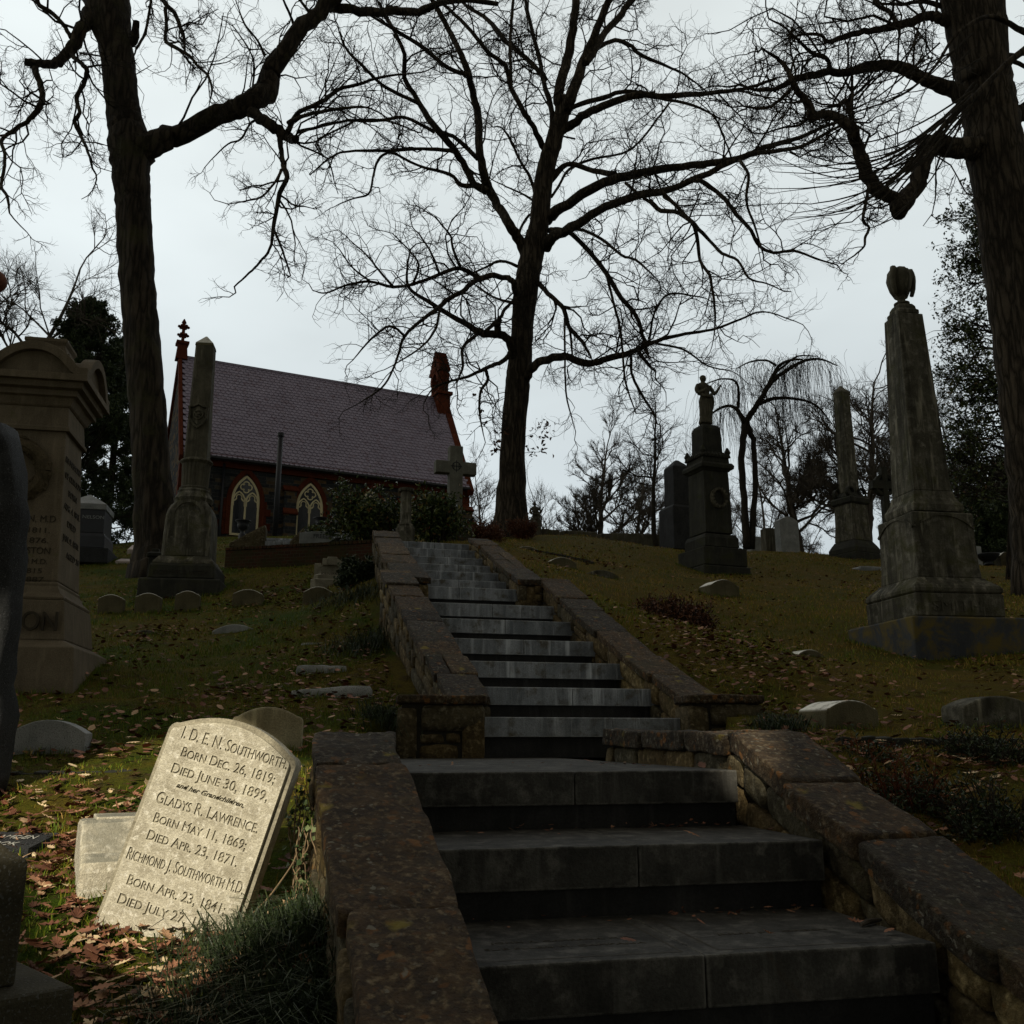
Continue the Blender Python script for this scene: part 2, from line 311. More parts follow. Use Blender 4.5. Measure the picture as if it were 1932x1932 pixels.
MT = {}
MT['marble'] = stone_mat('weathered_marble', (.33, .30, .23), (.60, .565, .46), (.76, .73, .64), scale=15, bump=.006, grain=170, moss=(.17, .165, .09), moss_amt=.60, spec=.15, top=(.20, .195, .16), edge=(.62, .58, .46))
MT['cut_stone'] = stone_mat('shaded_grimy_carving', (.22, .20, .15), (.38, .35, .27), None, scale=15, bump=.003, grain=170, spec=.1)  # darker tone carries the shade and dirt of the cut letters
MT['marble_behind'] = stone_mat('mossy_pale_marble', (.24, .20, .12), (.40, .36, .24), None, scale=4, streak=.3, bump=.004, grain=110, spec=.1)
MT['marble_dark'] = stone_mat('sooty_marble', (.05, .046, .032), (.125, .115, .085), None, scale=3.5, streak=.55, bump=.004, grain=110, spec=.2, moss=(.06, .062, .02), moss_amt=.58)
MT['marble_top'] = stone_mat('marker_marble', (.055, .048, .026), (.12, .105, .06), None, scale=5, bump=.006, grain=90, spec=.2, moss=(.05, .05, .015), moss_amt=.55, top=(.80, .79, .74))  # pale top colour stands in for skylight on upward faces
MT['brownstone'] = stone_mat('brownstone', (.105, .085, .058), (.17, .14, .10), None, scale=2.6, streak=.25, bump=.003, grain=150, spec=.15, moss=(.09, .10, .035), moss_amt=.6)
MT['granite'] = stone_mat('grey_granite', (.16, .17, .17), (.30, .31, .31), None, scale=5, bump=.002, grain=150, speck=(.05, .05, .055), spec=.35, rough=.7)
MT['granite_dark'] = stone_mat('dark_granite', (.016, .017, .018), (.036, .038, .040), None, scale=4, bump=.008, grain=140, speck=(.07, .07, .075), spec=.12, rough=.7, streak=.2)
MT['black_granite'] = stone_mat('black_granite', (.010, .012, .017), (.02, .022, .03), None, scale=4, bump=.001, grain=150, spec=.45, rough=.45)
MT['granite_ped'] = stone_mat('old_granite_pedestal', (.024, .021, .012), (.048, .042, .026), None, scale=3, bump=.004, grain=140, speck=(.07, .07, .065), spec=.2, moss=(.045, .045, .02), moss_amt=.6)
MT['soot'] = stone_mat('soot_black_stone', (.018, .019, .016), (.045, .044, .034), None, scale=3, streak=.35, bump=.006, grain=90, spec=.2, moss=(.03, .033, .01), moss_amt=.54)
MT['mossy'] = stone_mat('mossy_marble', (.040, .038, .026), (.13, .122, .095), (.19, .18, .15), scale=3, streak=.8, bump=.006, grain=90, spec=.2, moss=(.045, .045, .012), moss_amt=.52)
MT['ochre_plinth'] = stone_mat('ochre_stained_granite', (.035, .04, .048), (.06, .065, .075), None, scale=2, bump=.002, grain=170, spec=.3, streak=.2, moss=(.13, .095, .012), moss_amt=.46)
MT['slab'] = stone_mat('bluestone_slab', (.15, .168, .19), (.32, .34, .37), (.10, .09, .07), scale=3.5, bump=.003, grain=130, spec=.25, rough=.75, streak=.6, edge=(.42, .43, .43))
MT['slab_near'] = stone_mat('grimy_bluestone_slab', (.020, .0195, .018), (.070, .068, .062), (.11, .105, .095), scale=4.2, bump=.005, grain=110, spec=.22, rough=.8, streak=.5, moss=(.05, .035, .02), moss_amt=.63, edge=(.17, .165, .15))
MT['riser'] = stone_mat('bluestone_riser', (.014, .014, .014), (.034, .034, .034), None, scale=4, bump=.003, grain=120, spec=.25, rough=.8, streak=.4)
MT['rubble'] = stone_mat('rubble_fieldstone', (.035, .028, .016), (.12, .098, .058), (.20, .175, .12), scale=8, bump=.018, grain=60, spec=.15, tone=True, moss=(.055, .052, .018), moss_amt=.58, lichen=(.16, .075, .018), lich_amt=.56)
MT['coping'] = stone_mat('lichened_coping', (.014, .010, .007), (.075, .050, .026), (.15, .125, .09), scale=13, bump=.032, grain=60, spec=.25, tone=True, moss=(.035, .032, .012), moss_amt=.55, lichen=(.20, .085, .02), lich_amt=.43)
MT['mortar'] = flat_mat('dark_mortar', (.022, .019, .013), .95, .4, 30)
MT['letters'] = flat_mat('cut_letter_stone', (.035, .028, .018), .9, .2, 60)
MT['letters_pale'] = flat_mat('pale_letter_stone', (.30, .30, .28), .8, .2, 60)
MT['bark'] = bark_mat('oak_bark', (.050, .040, .028), (.090, .072, .052), 9)
MT['bark_left'] = bark_mat('ridged_bark', (.042, .034, .025), (.07, .055, .04), 6, moss=(.045, .045, .02))
MT['twig'] = flat_mat('twig_bark', (.030, .026, .020), .95, .3, 8, .1)
MT['twig_far'] = flat_mat('far_twig_bark', (.085, .074, .062), .95, .3, 3, .1)
MT['redbrown'] = stone_mat('red_sandstone', (.075, .022, .012), (.12, .034, .018), None, scale=2, bump=.003, grain=60, spec=.03, streak=.3)
MT['cream'] = flat_mat('cream_painted_tracery', (.62, .55, .34), .6, .08, 6)
MT['glass'] = flat_mat('dark_window_glass', (.008, .011, .018), .12, .4, 25, .6)
MT['iron'] = flat_mat('black_iron', (.010, .012, .018), .5, .3, 20)
MT['slate'] = stone_mat('purple_roof_slate', (.195, .172, .235), (.255, .225, .30), (.16, .12, .16), scale=1.4, bump=.002, grain=50, spec=.3, rough=.6)
MT['pinkstone'] = flat_mat('pink_granite', (.36, .30, .28), .7, .2, 40)
MT['pale'] = flat_mat('pale_concrete', (.17, .18, .18), .85, .35, 5, bump=.004)

# ------------------------------------------------------------ terrain
# (X, Y, Z) points where the ground was sighted
GP = []
def gp(x, y, Y): p = PY(x, y, Y); GP.append(tuple(p)); return p
for a_ in [(300, 1768, 3.12), (174, 1752, 3.08), (470, 1765, 3.2), (600, 1780, 2.75), (600, 1540, 3.9), (80, 1640, 3.7), (165, 1420, 5.3), (20, 1420, 5.2), (450, 1462, 4.7), (100, 1470, 4.7),
           (206, 1262, 7.6), (10, 1322, 6.6), (138, 1314, 7.0), (640, 1325, 6.6), (740, 1350, 6.3), (605, 1285, 7.7), (680, 1215, 9.0), (610, 1221, 9.4), (440, 1197, 10.4), (275, 1199, 10.4), (205, 1158, 12.4), (275, 1157, 12.4), (350, 1152, 12.5), (465, 1144, 12.6),
           (598, 1148, 12.3), (345, 1118, 14.6), (150, 1060, 20), (250, 1058, 20), (300, 1085, 18), (420, 1072, 16.4), (690, 1062, 15.6), (625, 1112, 13.6), (690, 1100, 12.6),
           (1500, 1392, 5.4), (1625, 1374, 6.0), (1880, 1366, 6.2), (1460, 1330, 7.0), (1540, 1245, 9.2), (1770, 1252, 9.6), (1640, 1225, 10.4), (1375, 1127, 14.6), (1250, 1190, 11.6), (1065, 1074, 15.2), (1142, 1091, 14.6),
           (995, 1040, 17.5), (1340, 1086, 19), (1100, 1008, 25), (960, 1015, 22.5), (1250, 1036, 26), (1600, 1050, 27), (1850, 1070, 28), (1500, 1040, 30), (1932, 1078, 27), (1750, 1100, 20),
           (1900, 1640, 3.7), (1750, 1470, 4.6), (1600, 1420, 4.8), (830, 1022, 16.0), (930, 1018, 15.5), (560, 1018, 22), (560, 1012, 30), (860, 1010, 36), (340, 1012, 32), (200, 1040, 27)]:
    gp(*a_)
GP += [(0, 2.0, -1.05), (.5, 1, -1.4), (-.9, 1.8, -1.0), (-1.8, 2.0, -.98), (-4, 1.5, -1.2), (3, 2, -.75), (5, 3, -.5), (0, -6, -3.6), (-8, -6, -3.9), (8, -6, -3.2), (0, -30, -8), (-40, -30, -9), (40, -30, -8), (-1.2, 2.6, -.76), (-2.4, 3.2, -.60),
       (-9, 6, -.4), (-14, 12, 1.2), (-25, 25, 4.0), (-40, 50, 6), (12, 8, 1.2), (20, 18, 3.6), (35, 40, 5), (-50, 0, -4), (50, 0, -2), (1.9, 3.2, -.45), (2.4, 2.6, -.55),
       (0, 60, 7.2), (-20, 60, 8), (25, 60, 5), (0, 110, 4), (-60, 110, 5), (60, 110, 2), (-90, 60, 4), (90, 60, 2), (-5, 46, 7.8), (12, 45, 6.2), (0, 34, 6.4)]
for s_ in np.linspace(0, 1, 8):        # beside the stair walls the lawn runs just below the copings
    GP.append((-.62 - 1.35 * s_, 6.3 + 6.6 * s_, -.02 + 2.35 * s_)); GP.append((1.95 - 1.75 * s_, 6.3 + 6.6 * s_, .10 + 2.3 * s_))
_G = np.array(GP); _A = _G[:, :2].copy()
def _phi(r): return r
_D = np.linalg.norm(_A[:, None] - _A[None], axis=2); _n = len(_A)
_K = np.zeros((_n + 3, _n + 3)); _K[:_n, :_n] = _phi(_D) - np.eye(_n) * .08; _K[:_n, _n] = 1; _K[:_n, _n + 1:] = _A; _K[_n, :_n] = 1; _K[_n + 1:, :_n] = _A.T
_W = np.linalg.solve(_K, np.concatenate([_G[:, 2], [0, 0, 0]]))
def ground(X, Y):
    X = np.atleast_1d(np.asarray(X, float)); Y = np.atleast_1d(np.asarray(Y, float)); s = X.shape; p = np.stack([X.ravel(), Y.ravel()], 1); out = np.zeros(len(p))
    for i in range(0, len(p), 20000):
        q = p[i:i + 20000]; out[i:i + 20000] = _phi(np.linalg.norm(q[:, None] - _A[None], axis=2)) @ _W[:_n] + _W[_n] + q @ _W[_n + 1:]
    return out.reshape(s)
def gz(x, y): return float(ground(x, y)[0])
# stair corridor between the walls
def corr(Y):                           # centre and half width of the paved way at distance Y
    c = np.interp(Y, [-2, 2.48, 3.6, 3.95, 6.1, 6.4, 9.9, 13], [1.75, .60, .33, .25, .22, .50, -.42, -1.16]); h = np.interp(Y, [-2, 3.6, 3.95, 6.1, 6.4, 9.9, 13, 13.1], [.72, .70, .74, 1.0, .80, .70, .55, 0.0]); return c, h
gx = np.concatenate([-np.geomspace(90, 5, 34)[:-1], np.arange(-5, 5, .09), np.geomspace(5, 90, 34)]); gy = np.concatenate([np.linspace(-34, 0, 16), np.arange(.3, 9, .09), np.arange(9, 17, .16), np.geomspace(17, 120, 40)])
GX, GY = np.meshgrid(gx, gy); GZ = ground(GX, GY)
GZ = GZ + .018 * hash_noise(np.stack([GX.ravel(), GY.ravel(), 0 * GX.ravel()], 1), 1.3, 3).reshape(GX.shape) + .008 * hash_noise(np.stack([GX.ravel(), GY.ravel(), 0 * GX.ravel()], 1), 5, 4).reshape(GX.shape)
_c, _h = corr(GY); _m = (np.abs(GX - _c) < _h + .10) & (GY < 13.0) & (GY > -1.5); GZ = np.where(_m, GZ - .6, GZ)
ny, nx = GX.shape; i_, j_ = np.meshgrid(np.arange(ny - 1), np.arange(nx - 1), indexing='ij'); k_ = (i_ * nx + j_).ravel()
mb = MB(); mb.add(np.stack([GX.ravel(), GY.ravel(), GZ.ravel()], 1), np.stack([k_, k_ + 1, k_ + 1 + nx, k_ + nx], 1))
def ground_mat():
    m, n, l, bs = M_new('winter_lawn'); tc = n.new('ShaderNodeTexCoord'); co = tc.outputs['Object']
    a = nz(n, l, co, .9, 6, .65, .5); b = nz(n, l, co, 9, 6, .7); c = nz(n, l, co, 70, 4, .7)
    g = mixc(n, l, rng_(n, l, a, .40, .58), (.030, .052, .004), (.088, .068, .011)); g = mixc(n, l, rng_(n, l, b, .50, .66), g, (.045, .030, .014))
    sx_ = n.new('ShaderNodeSeparateXYZ'); l.new(co, sx_.inputs[0]); ad_ = n.new('ShaderNodeMath'); ad_.operation = 'MULTIPLY_ADD'; l.new(sx_.outputs['Y'], ad_.inputs[0]); ad_.inputs[1].default_value = .2; l.new(sx_.outputs['X'], ad_.inputs[2])
    g = mixc(n, l, rng_(n, l, ad_.outputs[0], .6, 3.0, 0, .38), g, (.105, .066, .012))
    g = mixc(n, l, .85, g, mixc(n, l, rng_(n, l, c, .3, .7), (.45, .45, .45), (1.5, 1.5, 1.4)), 'MULTIPLY'); l.new(g, bs.inputs['Base Color'])
    bs.inputs['Roughness'].default_value = 1; bs.inputs['Specular IOR Level'].default_value = .05
    h = n.new('ShaderNodeMath'); h.operation = 'ADD'; l.new(b, h.inputs[0]); l.new(c, h.inputs[1]); bumpn(n, l, bs, h.outputs[0], .03, .8); return m
o = mb.build('ground', ground_mat(), smooth=True); tag(o, kind='structure')

# ------------------------------------------------------------ rough stones and stone walls
def cube_pts(n=4):
    lin = np.linspace(-1, 1, n + 1); V, F, idx = [], [], {}
    def vid(p):
        k = tuple(np.round(p, 5))
        if k not in idx: idx[k] = len(V); V.append(p)
        return idx[k]
    for ax in range(3):
        for sg in (-1, 1):
            for i in range(n):
                for j in range(n):
                    q = []
                    for (di, dj) in ((0, 0), (1, 0), (1, 1), (0, 1)):
                        p = [0, 0, 0]; p[ax] = sg; p[(ax + 1) % 3] = lin[i + di]; p[(ax + 2) % 3] = lin[j + dj]; q.append(vid(p))
                    F.append(q if sg > 0 else q[::-1])
    return np.array(V, float), np.array(F)
CP = {k: cube_pts(k) for k in (2, 3, 4, 6, 8, 12, 16)}
def rough_stone(mb, fn, s0, s1, w0, w1, h0, h1, rnd=9, amp=.006, n=4, tone=.5, skew=.0):
    V, F = CP[n]; a = (np.abs(V) ** rnd).sum(1) ** (1 / rnd); Q = V / a[:, None]
    S = (s0 + s1) / 2 + Q[:, 0] * (s1 - s0) / 2; W = (w0 + w1) / 2 + Q[:, 1] * (w1 - w0) / 2; H = (h0 + h1) / 2 + Q[:, 2] * (h1 - h0) / 2
    k1, k2 = rng.normal(size=2) * skew; S = S + k1 * Q[:, 2]; H = H + k2 * Q[:, 0]
    P = fn(S, W, H); nn = np.stack([hash_noise(P, 9, int(rng.integers(1e6))) for _ in range(3)], 1) * amp
    if n > 8: nn += np.stack([hash_noise(P, 34, int(rng.integers(1e6))) for _ in range(3)], 1) * amp * .55
    mb.add(P + nn, F, tone=tone)
def stone_wall(name, label, inner, th, side, H, cop=(.28, .62), seed=0, faces=('in', 'out'), end0=True, end1=False, n=4, course=(.09, .17), slen=(.12, .40), capt=.065, group=None, cutp=.22, cn=8, crn=22, over=.015):
    """inner: 3-D polyline along the top inner edge; th: thickness; side: +1 when the outer face lies to the right of the direction of travel"""
    global rng
    keep = rng; rng = np.random.default_rng(seed)
    I = np.array(inner, float); d = np.diff(I[:, :2], axis=0); sl = np.concatenate([[0], np.cumsum(np.linalg.norm(d, axis=1))]); Ltot = sl[-1]
    T = np.gradient(I[:, :2], axis=0); T /= np.linalg.norm(T, axis=1)[:, None]; N = np.stack([T[:, 1], -T[:, 0]], 1) * side
    def fn(S, W, Hh):
        x = np.interp(S, sl, I[:, 0]); y = np.interp(S, sl, I[:, 1]); z = np.interp(S, sl, I[:, 2]); nx_ = np.interp(S, sl, N[:, 0]); ny_ = np.interp(S, sl, N[:, 1])
        ex = np.where(S < 0, S, np.where(S > Ltot, S - Ltot, 0)); tx = np.interp(S, sl, T[:, 0]); ty = np.interp(S, sl, T[:, 1])
        return np.stack([x + nx_ * W + tx * ex, y + ny_ * W + ty * ex, z + Hh], 1)
    base = fn(np.array([Ltot / 2]), np.array([th / 2]), np.array([-H]))[0]
    root = thing(name, label, 'wall', base, 0, group)
    core = MB(); ns = max(2, int(Ltot / .15)); ss = np.linspace(.02, Ltot - .02, ns); A = [fn(ss, np.full(ns, w), np.full(ns, h)) for (w, h) in ((.03, -H), (th - .03, -H), (th - .03, -capt * .7), (.03, -capt * .7))]
    V = np.concatenate(A); Q = [(k * ns + i, k * ns + i + 1, ((k + 1) % 4) * ns + i + 1, ((k + 1) % 4) * ns + i) for k in range(4) for i in range(ns - 1)] + [(0, ns, 2 * ns, 3 * ns), (ns - 1, 4 * ns - 1, 3 * ns - 1, 2 * ns - 1)]
    core.add(V, Q); core.build('mortar_core', MT['mortar'], root, base)
    fc = MB()
    def face(wv, out):
        h = -capt + .004
        while h > -H:
            ch = rng.uniform(*course); s = -rng.uniform(0, .05) if end0 else 0
            while s < Ltot - .02:
                ln = rng.uniform(*slen) * (1.3 if ch > .14 else 1)
                if rng.random() < .12: ln *= .5
                e = min(s + ln, Ltot + .01); pr_ = rng.uniform(-.004, .016) + (.012 if over < 0 else 0)
                lo, hi = (wv - pr_, wv + .08) if out < 0 else (wv - .08, wv + pr_)
                tn = float(np.clip(rng.normal(.5, .22), 0, 1))
                if ch > .13 and rng.random() < .3 and ln > .16:
                    m_ = ch * rng.uniform(.4, .6); rough_stone(fc, fn, s + .004, e - .004, lo, hi, h - m_ + .003, h - .003, 7, .005, n, tn, .004); rough_stone(fc, fn, s + .004, e - .004, lo, hi, h - ch + .004, h - m_ - .003, 7, .005, n, float(np.clip(tn + rng.normal(0, .2), 0, 1)), .004)
                else: rough_stone(fc, fn, s + .004, e - .004, lo, hi, h - ch + .004, h - .004, 7, .006, n, tn, .005)
                s = e
            h -= ch
    if 'in' in faces: face(0.0, -1)
    if 'out' in faces: face(th, 1)
    for flag, s_at, sg in ((end0, 0.0, -1), (end1, Ltot, 1)):
        if not flag: continue
        h = -capt + .004
        while h > -H:
            ch = rng.uniform(course[0] * 1.1, course[1] * 1.4); w = 0
            while w < th - .01:
                e = min(w + rng.uniform(.12, .3), th)
                if th - e < .08: e = th
                a, b = (s_at - .02, s_at + .06) if sg < 0 else (s_at - .06, s_at + .02)
                rough_stone(fc, fn, a, b, w + .004, e - .004, h - ch + .004, h - .004, 7, .006, n, float(np.clip(rng.normal(.55, .2), 0, 1)), .004); w = e
            h -= ch
    fc.build('stonework', MT['rubble'], root, base, smooth=True)
    cp = MB(); s = -.025
    while s < Ltot - .01:
        e = min(s + rng.uniform(*cop), Ltot + (.02 if end1 else 0))
        if Ltot - e < .08: e = Ltot + (.02 if end1 else 0)
        cuts = [-.015] + ([th * rng.uniform(.35, .65)] if rng.random() < cutp else []) + [th + over]
        for w0_, w1_ in zip(cuts[:-1], cuts[1:]):
            dz = rng.normal(0, .005); rough_stone(cp, fn, s + .0008, e - .0008, w0_ + .001 + rng.uniform(-.018, .012), w1_ - .001 + rng.uniform(-.012, .018), -capt + dz, dz, crn, .006, cn, float(np.clip(rng.normal(.5, (.12 if cn > 14 else .24)), 0, 1)), .004)
        s = e
    cp.build('coping', MT['coping'], root, base, smooth=True)
    rng = keep
    return root
def densify(P, step=.3):
    P = np.array(P, float); out = [P[0]]
    for a, b in zip(P[:-1], P[1:]):
        k = max(1, int(np.linalg.norm(b - a) / step)); out += [a + (b - a) * (i / k) for i in range(1, k + 1)]
    return np.array(out)
stone_wall('stone_wall', 'low lichen-spotted fieldstone wall beside the leaning headstone, sloping down left of the nearest steps', densify([(.31, .7, -1.17), (-.045, 2.17, -.575), (-.125, 2.49, -.45), (-.222, 2.83, -.315), (-.322, 3.17, -.175), (-.417, 3.5, -.03), (-.447, 3.68, .03)], .25), .275, -1, .62, cop=(.45, .95), cutp=0, cn=16, crn=26, seed=3, end0=False, end1=True, n=6, course=(.08, .15), slen=(.09, .26), over=.0)
stone_wall('stone_wall', 'near fieldstone wall with yellow lichen and broad coping, right of the nearest steps', densify([(1.62, .9, -1.1), (1.24, 2.51, -.545), (1.16, 2.80, -.43), (1.10, 3.13, -.30), (1.0, 3.42, -.18), (.93, 3.72, -.06), (.89, 3.94, .022), (.82, 4.22, .035), (.52, 5.35, .045)], .25), .285, 1, .66, cop=(.28, .58), cutp=.2, cn=12, crn=20, seed=8, end0=False, end1=True, n=6, course=(.09, .17), slen=(.13, .38), capt=.085)
stone_wall('stone_wall', 'sloping rubble wall with square end pier left of the middle steps', densify([(-.15, 6.33, .27), (-.31, 6.95, .54), (-.57, 7.84, .93), (-.87, 8.87, 1.38), (-1.05, 9.52, 1.66)]), .27, -1, .62, seed=12, end0=True, n=3)
stone_wall('stone_wall', 'sloping rubble wall with broad orange-lichened coping right of the middle steps', densify([(1.16, 6.64, .28), (1.0, 7.2, .50), (.87, 7.6, .67), (.72, 8.1, .90), (.53, 8.75, 1.19), (.30, 9.70, 1.60)]), .28, 1, .62, seed=13, end0=True, n=3)
stone_wall('stone_wall', 'narrow rubble wall left of the topmost steps, ending at the dark shrub', densify([(-.83, 9.4, 1.56), (-1.15, 10.58, 2.02), (-1.41, 11.89, 2.48), (-1.58, 12.7, 2.76)]), .30, -1, .6, seed=14, end0=True, end1=True, n=2, course=(.1, .2))
stone_wall('stone_wall', 'narrow rubble wall right of the topmost steps, stepping in from the wider wall', densify([(.07, 9.6, 1.58), (-.05, 10.26, 1.80), (-.49, 12.47, 2.58), (-.60, 13.0, 2.72)]), .24, 1, .6, seed=15, end0=True, n=2, course=(.1, .2))
# square pier block at the foot of the left middle wall
def block_pier(name, label, x0, x1, y, z0, z1, dep, rz, seed):
    global rng
    keep = rng; rng = np.random.default_rng(seed)
    root = thing(name, label, 'pier', ((x0 + x1) / 2, y, z0), rz); w = (x1 - x0) / 2; h = z1 - z0
    fn = lambda S, W, Hh: np.stack([S, W, Hh], 1)
    b = MB(); b.addp(box(-w + .03, w - .03, .03, dep - .03, 0, h - .05)); b.build('mortar_core', MT['mortar'], root)
    f = MB()
    rough_stone(f, fn, -w, -w + .13, 0, dep, 0, h - .07, 9, .006, 4, .45); rough_stone(f, fn, w - .15, w, 0, dep, 0, h - .12, 9, .006, 4, .6)
    rough_stone(f, fn, -w + .14, w - .155, .01, .14, 0, .13, 5, .012, 4, .7); rough_stone(f, fn, -w + .14, -w + .30, .01, .14, .135, .20, 5, .012, 4, .5); rough_stone(f, fn, -w + .305, w - .155, .012, .14, .14, .20, 5, .01, 4, .55)
    rough_stone(f, fn, -w + .14, w + 0, 0, dep, .205, h - .06, 9, .006, 4, .38)
    f.build('stonework', MT['rubble'], root, smooth=True); c = MB(); rough_stone(c, fn, -w - .01, w + .01, -.015, dep, h - .06, h, 12, .006, 6, .5); c.build('coping', MT['coping'], root, smooth=True); rng = keep; return root
block_pier('stone_pier', 'square end pier of fieldstone left of the seventh step, blocks framing its front', -.72, -.165, 6.12, -.16, .275, .32, R(5), 5)
block_pier('stone_pier', 'wide mossy end pier of fieldstone right of the middle steps', 1.16, 1.68, 6.42, -.12, .29, .34, R(9), 6)

# ------------------------------------------------------------ steps
def step_slab(root, A, v, w, z, dep, slab, recess, base, split, name='step', mat='slab', riser=True):
    """A left front corner, v lateral unit, u depth unit"""
    u = (-v[1], v[0]); P = lambda a, b, c: (A[0] + v[0] * a + u[0] * b - base[0], A[1] + v[1] * a + u[1] * b - base[1], c - base[2])
    m = MB()
    for a0, a1 in ((0, split - .002), (split + .002, w)):
        V = [P(a0, 0, z - slab), P(a1, 0, z - slab), P(a1, dep, z - slab), P(a0, dep, z - slab), P(a0, 0, z), P(a1, 0, z), P(a1, dep, z), P(a0, dep, z)]; m.addp((V, box(0, 1, 0, 1, 0, 1)[1]), tone=rng.random())
    o = m.build(name, MT[mat], root, bevel=.005)
    if riser:
        r = MB(); V = [P(0, .035, z - slab - recess - .03), P(w, .035, z - slab - recess - .03), P(w, .2, z - slab - recess - .03), P(0, .2, z - slab - recess - .03), P(0, .035, z - slab), P(w, .035, z - slab), P(w, .2, z - slab), P(0, .2, z - slab)]
        r.addp((V, box(0, 1, 0, 1, 0, 1)[1])); r.build('riser', MT['riser'], o)
    return o
vL = (math.cos(R(13)), math.sin(R(13))); uL = (-vL[1], vL[0])
base = (.55, 2.4, -1.0)
st1 = thing('stone_steps', 'nearest broad flight of dark bluestone steps between the two low walls', 'steps', base)
S1 = (-.10, 2.475)
for i, z in enumerate((-.96, -.745, -.53, -.320, -.115)):
    k = i - 2; A = (S1[0] + uL[0] * .54 * k - vL[0] * .06, S1[1] + uL[1] * .54 * k - vL[1] * .06)
    dep = .58 if i < 4 else 3.3; w = 1.33 if i < 4 else 1.30
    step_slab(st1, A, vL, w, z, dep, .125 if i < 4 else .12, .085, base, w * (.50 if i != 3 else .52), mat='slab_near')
base2 = (.5, 8, 0)
st2 = thing('stone_steps', 'long upper flight of grey bluestone steps climbing to the shrubs below the chapel', 'steps', base2)
px = [1291.8, 1225, 1169.5, 1120.5, 1077.5, 1041.6, 1010.3, 970, 959, 941, 922, 906.7, 891.5]; py = [1355, 1300, 1252.6, 1211, 1174, 1144.4, 1114, 1099, 1083, 1069.6, 1055.5, 1040, 1027.7]
vU = (math.cos(R(15)), math.sin(R(15))); spl = [.62, .52, .50, .50, .50, .52, .36, .42, .52, .53, .50, .54, .5]
for i in range(13):
    Pn = PY(px[i], py[i], 6.6 + .53 * i); w = 1.30 if i < 7 else 1.12
    w += .14 if i == 0 else 0; A = (Pn[0] - vU[0] * (w + .0) + vU[0] * .03, Pn[1] - vU[1] * w); zz = Pn[2]
    step_slab(st2, A, vU, w + .03, zz, .60, .125 if i < 7 else .115, .10, base2, w * spl[i])
# incised lines and worn writing on the lowest visible tread
def text_obj(txt, size, ext=.002, font_sx=1.0, align='LEFT', shear=0, sc=None, spacing=1.0, offset=0.0):
    cu = bpy.data.curves.new('lettering', 'FONT'); cu.body = txt; cu.size = size; cu.extrude = ext; cu.align_x = align; cu.shear = shear; cu.space_character = spacing; cu.offset = offset
    if sc:
        cu.small_caps_scale = sc
        for i, ch in enumerate(txt):
            if ch.islower(): cu.body_format[i].use_small_caps = True
    o = bpy.data.objects.new('lettering', cu); COL.objects.link(o); bpy.context.view_layer.update()
    me = bpy.data.meshes.new_from_object(o.evaluated_get(bpy.context.evaluated_depsgraph_get())); bpy.data.objects.remove(o); bpy.data.curves.remove(cu)
    return me
def text_arr(txt, size, width=None, **k):
    me = text_obj(txt, size, **k); V = np.zeros(len(me.vertices) * 3); me.vertices.foreach_get('co', V); V = V.reshape(-1, 3); F = [tuple(p.vertices) for p in me.polygons]; bpy.data.meshes.remove(me)
    if width and len(V): x0, x1 = V[:, 0].min(), V[:, 0].max(); V[:, 0] = (V[:, 0] - x0) * (width / (x1 - x0))
    return V, F
def put(V, O, ex, ez, ey):             # local (x, up, out) to 3-D axes
    return np.array(O) + V[:, :1] * np.array(ex) + V[:, 1:2] * np.array(ez) + V[:, 2:3] * np.array(ey)
tr = st1.children[2]; eng = MB(); z = -.53 + .0012
A0 = np.array([S1[0] - base[0], S1[1] - base[1], z - base[2]]); v3 = np.array([*vL, 0]); u3 = np.array([*uL, 0])
for (a, b, c_, d) in ((.03, .045, .56, .045), (.56, .045, .56, .52), (.66, .045, 1.12, .045), (.66, .045, .66, .52)):
    p, q = A0 + v3 * a + u3 * b, A0 + v3 * c_ + u3 * d; t = (q - p) / np.linalg.norm(q - p); nn = np.array([-t[1], t[0], 0]) * .0022; eng.add([p - nn, q - nn, q + nn, p + nn], [(0, 1, 2, 3)])
for txt, a, b, w in (('JOHN R. CAMPANA, M.D.', .10, .24, .40), ('SUE ELLEN M. CAMPANA', .07, .165, .44), ('JULIA M.  GREEN', .74, .22, .34)):
    V, F = text_arr(txt, .028, w, ext=.0004); eng.addp((put(V, A0 + v3 * a + u3 * b, v3, u3, (0, 0, 1)), F))
eng.build('inscription', MT['letters'], tr)

# ------------------------------------------------------------ leaning marble headstone
def arch_top(w, h, rise, sh=.03, n=14):  # segmental top with rounded shoulders
    P = [(0, -.2), (w, -.2)]; sh = min(sh, w * .3, (h - rise) * .6 + .001); az = lambda x: h - rise + rise * (1 - (2 * x / w - 1) ** 2)
    out = [(w - sh + sh * math.cos(a), az(w - sh) - sh + sh * math.sin(a)) for a in np.linspace(0, 1.2, 5)]
    out += [(x, az(x)) for x in np.linspace(w - sh, sh, n)]
    out += [(sh - sh * math.cos(a), az(sh) - sh + sh * math.sin(a)) for a in np.linspace(1.2, 0, 5)]
    return P + out
hs = thing('leaning_headstone', 'sunlit marble headstone tilted towards the low wall, covered in carved lines of names and dates', 'headstone', PY(170, 1748, 3.10))
hs.rotation_euler = Euler((R(-4), R(16.0), R(-1)), 'XYZ'); hs.scale = (.84, 1, .885)
TH_ = .125; W_ = .515; Hh_ = .785
slab = MB(); slab.addp(prism(arch_top(W_, Hh_, .085, .035), 0, TH_)); so = slab.build('slab', MT['marble'], hs)
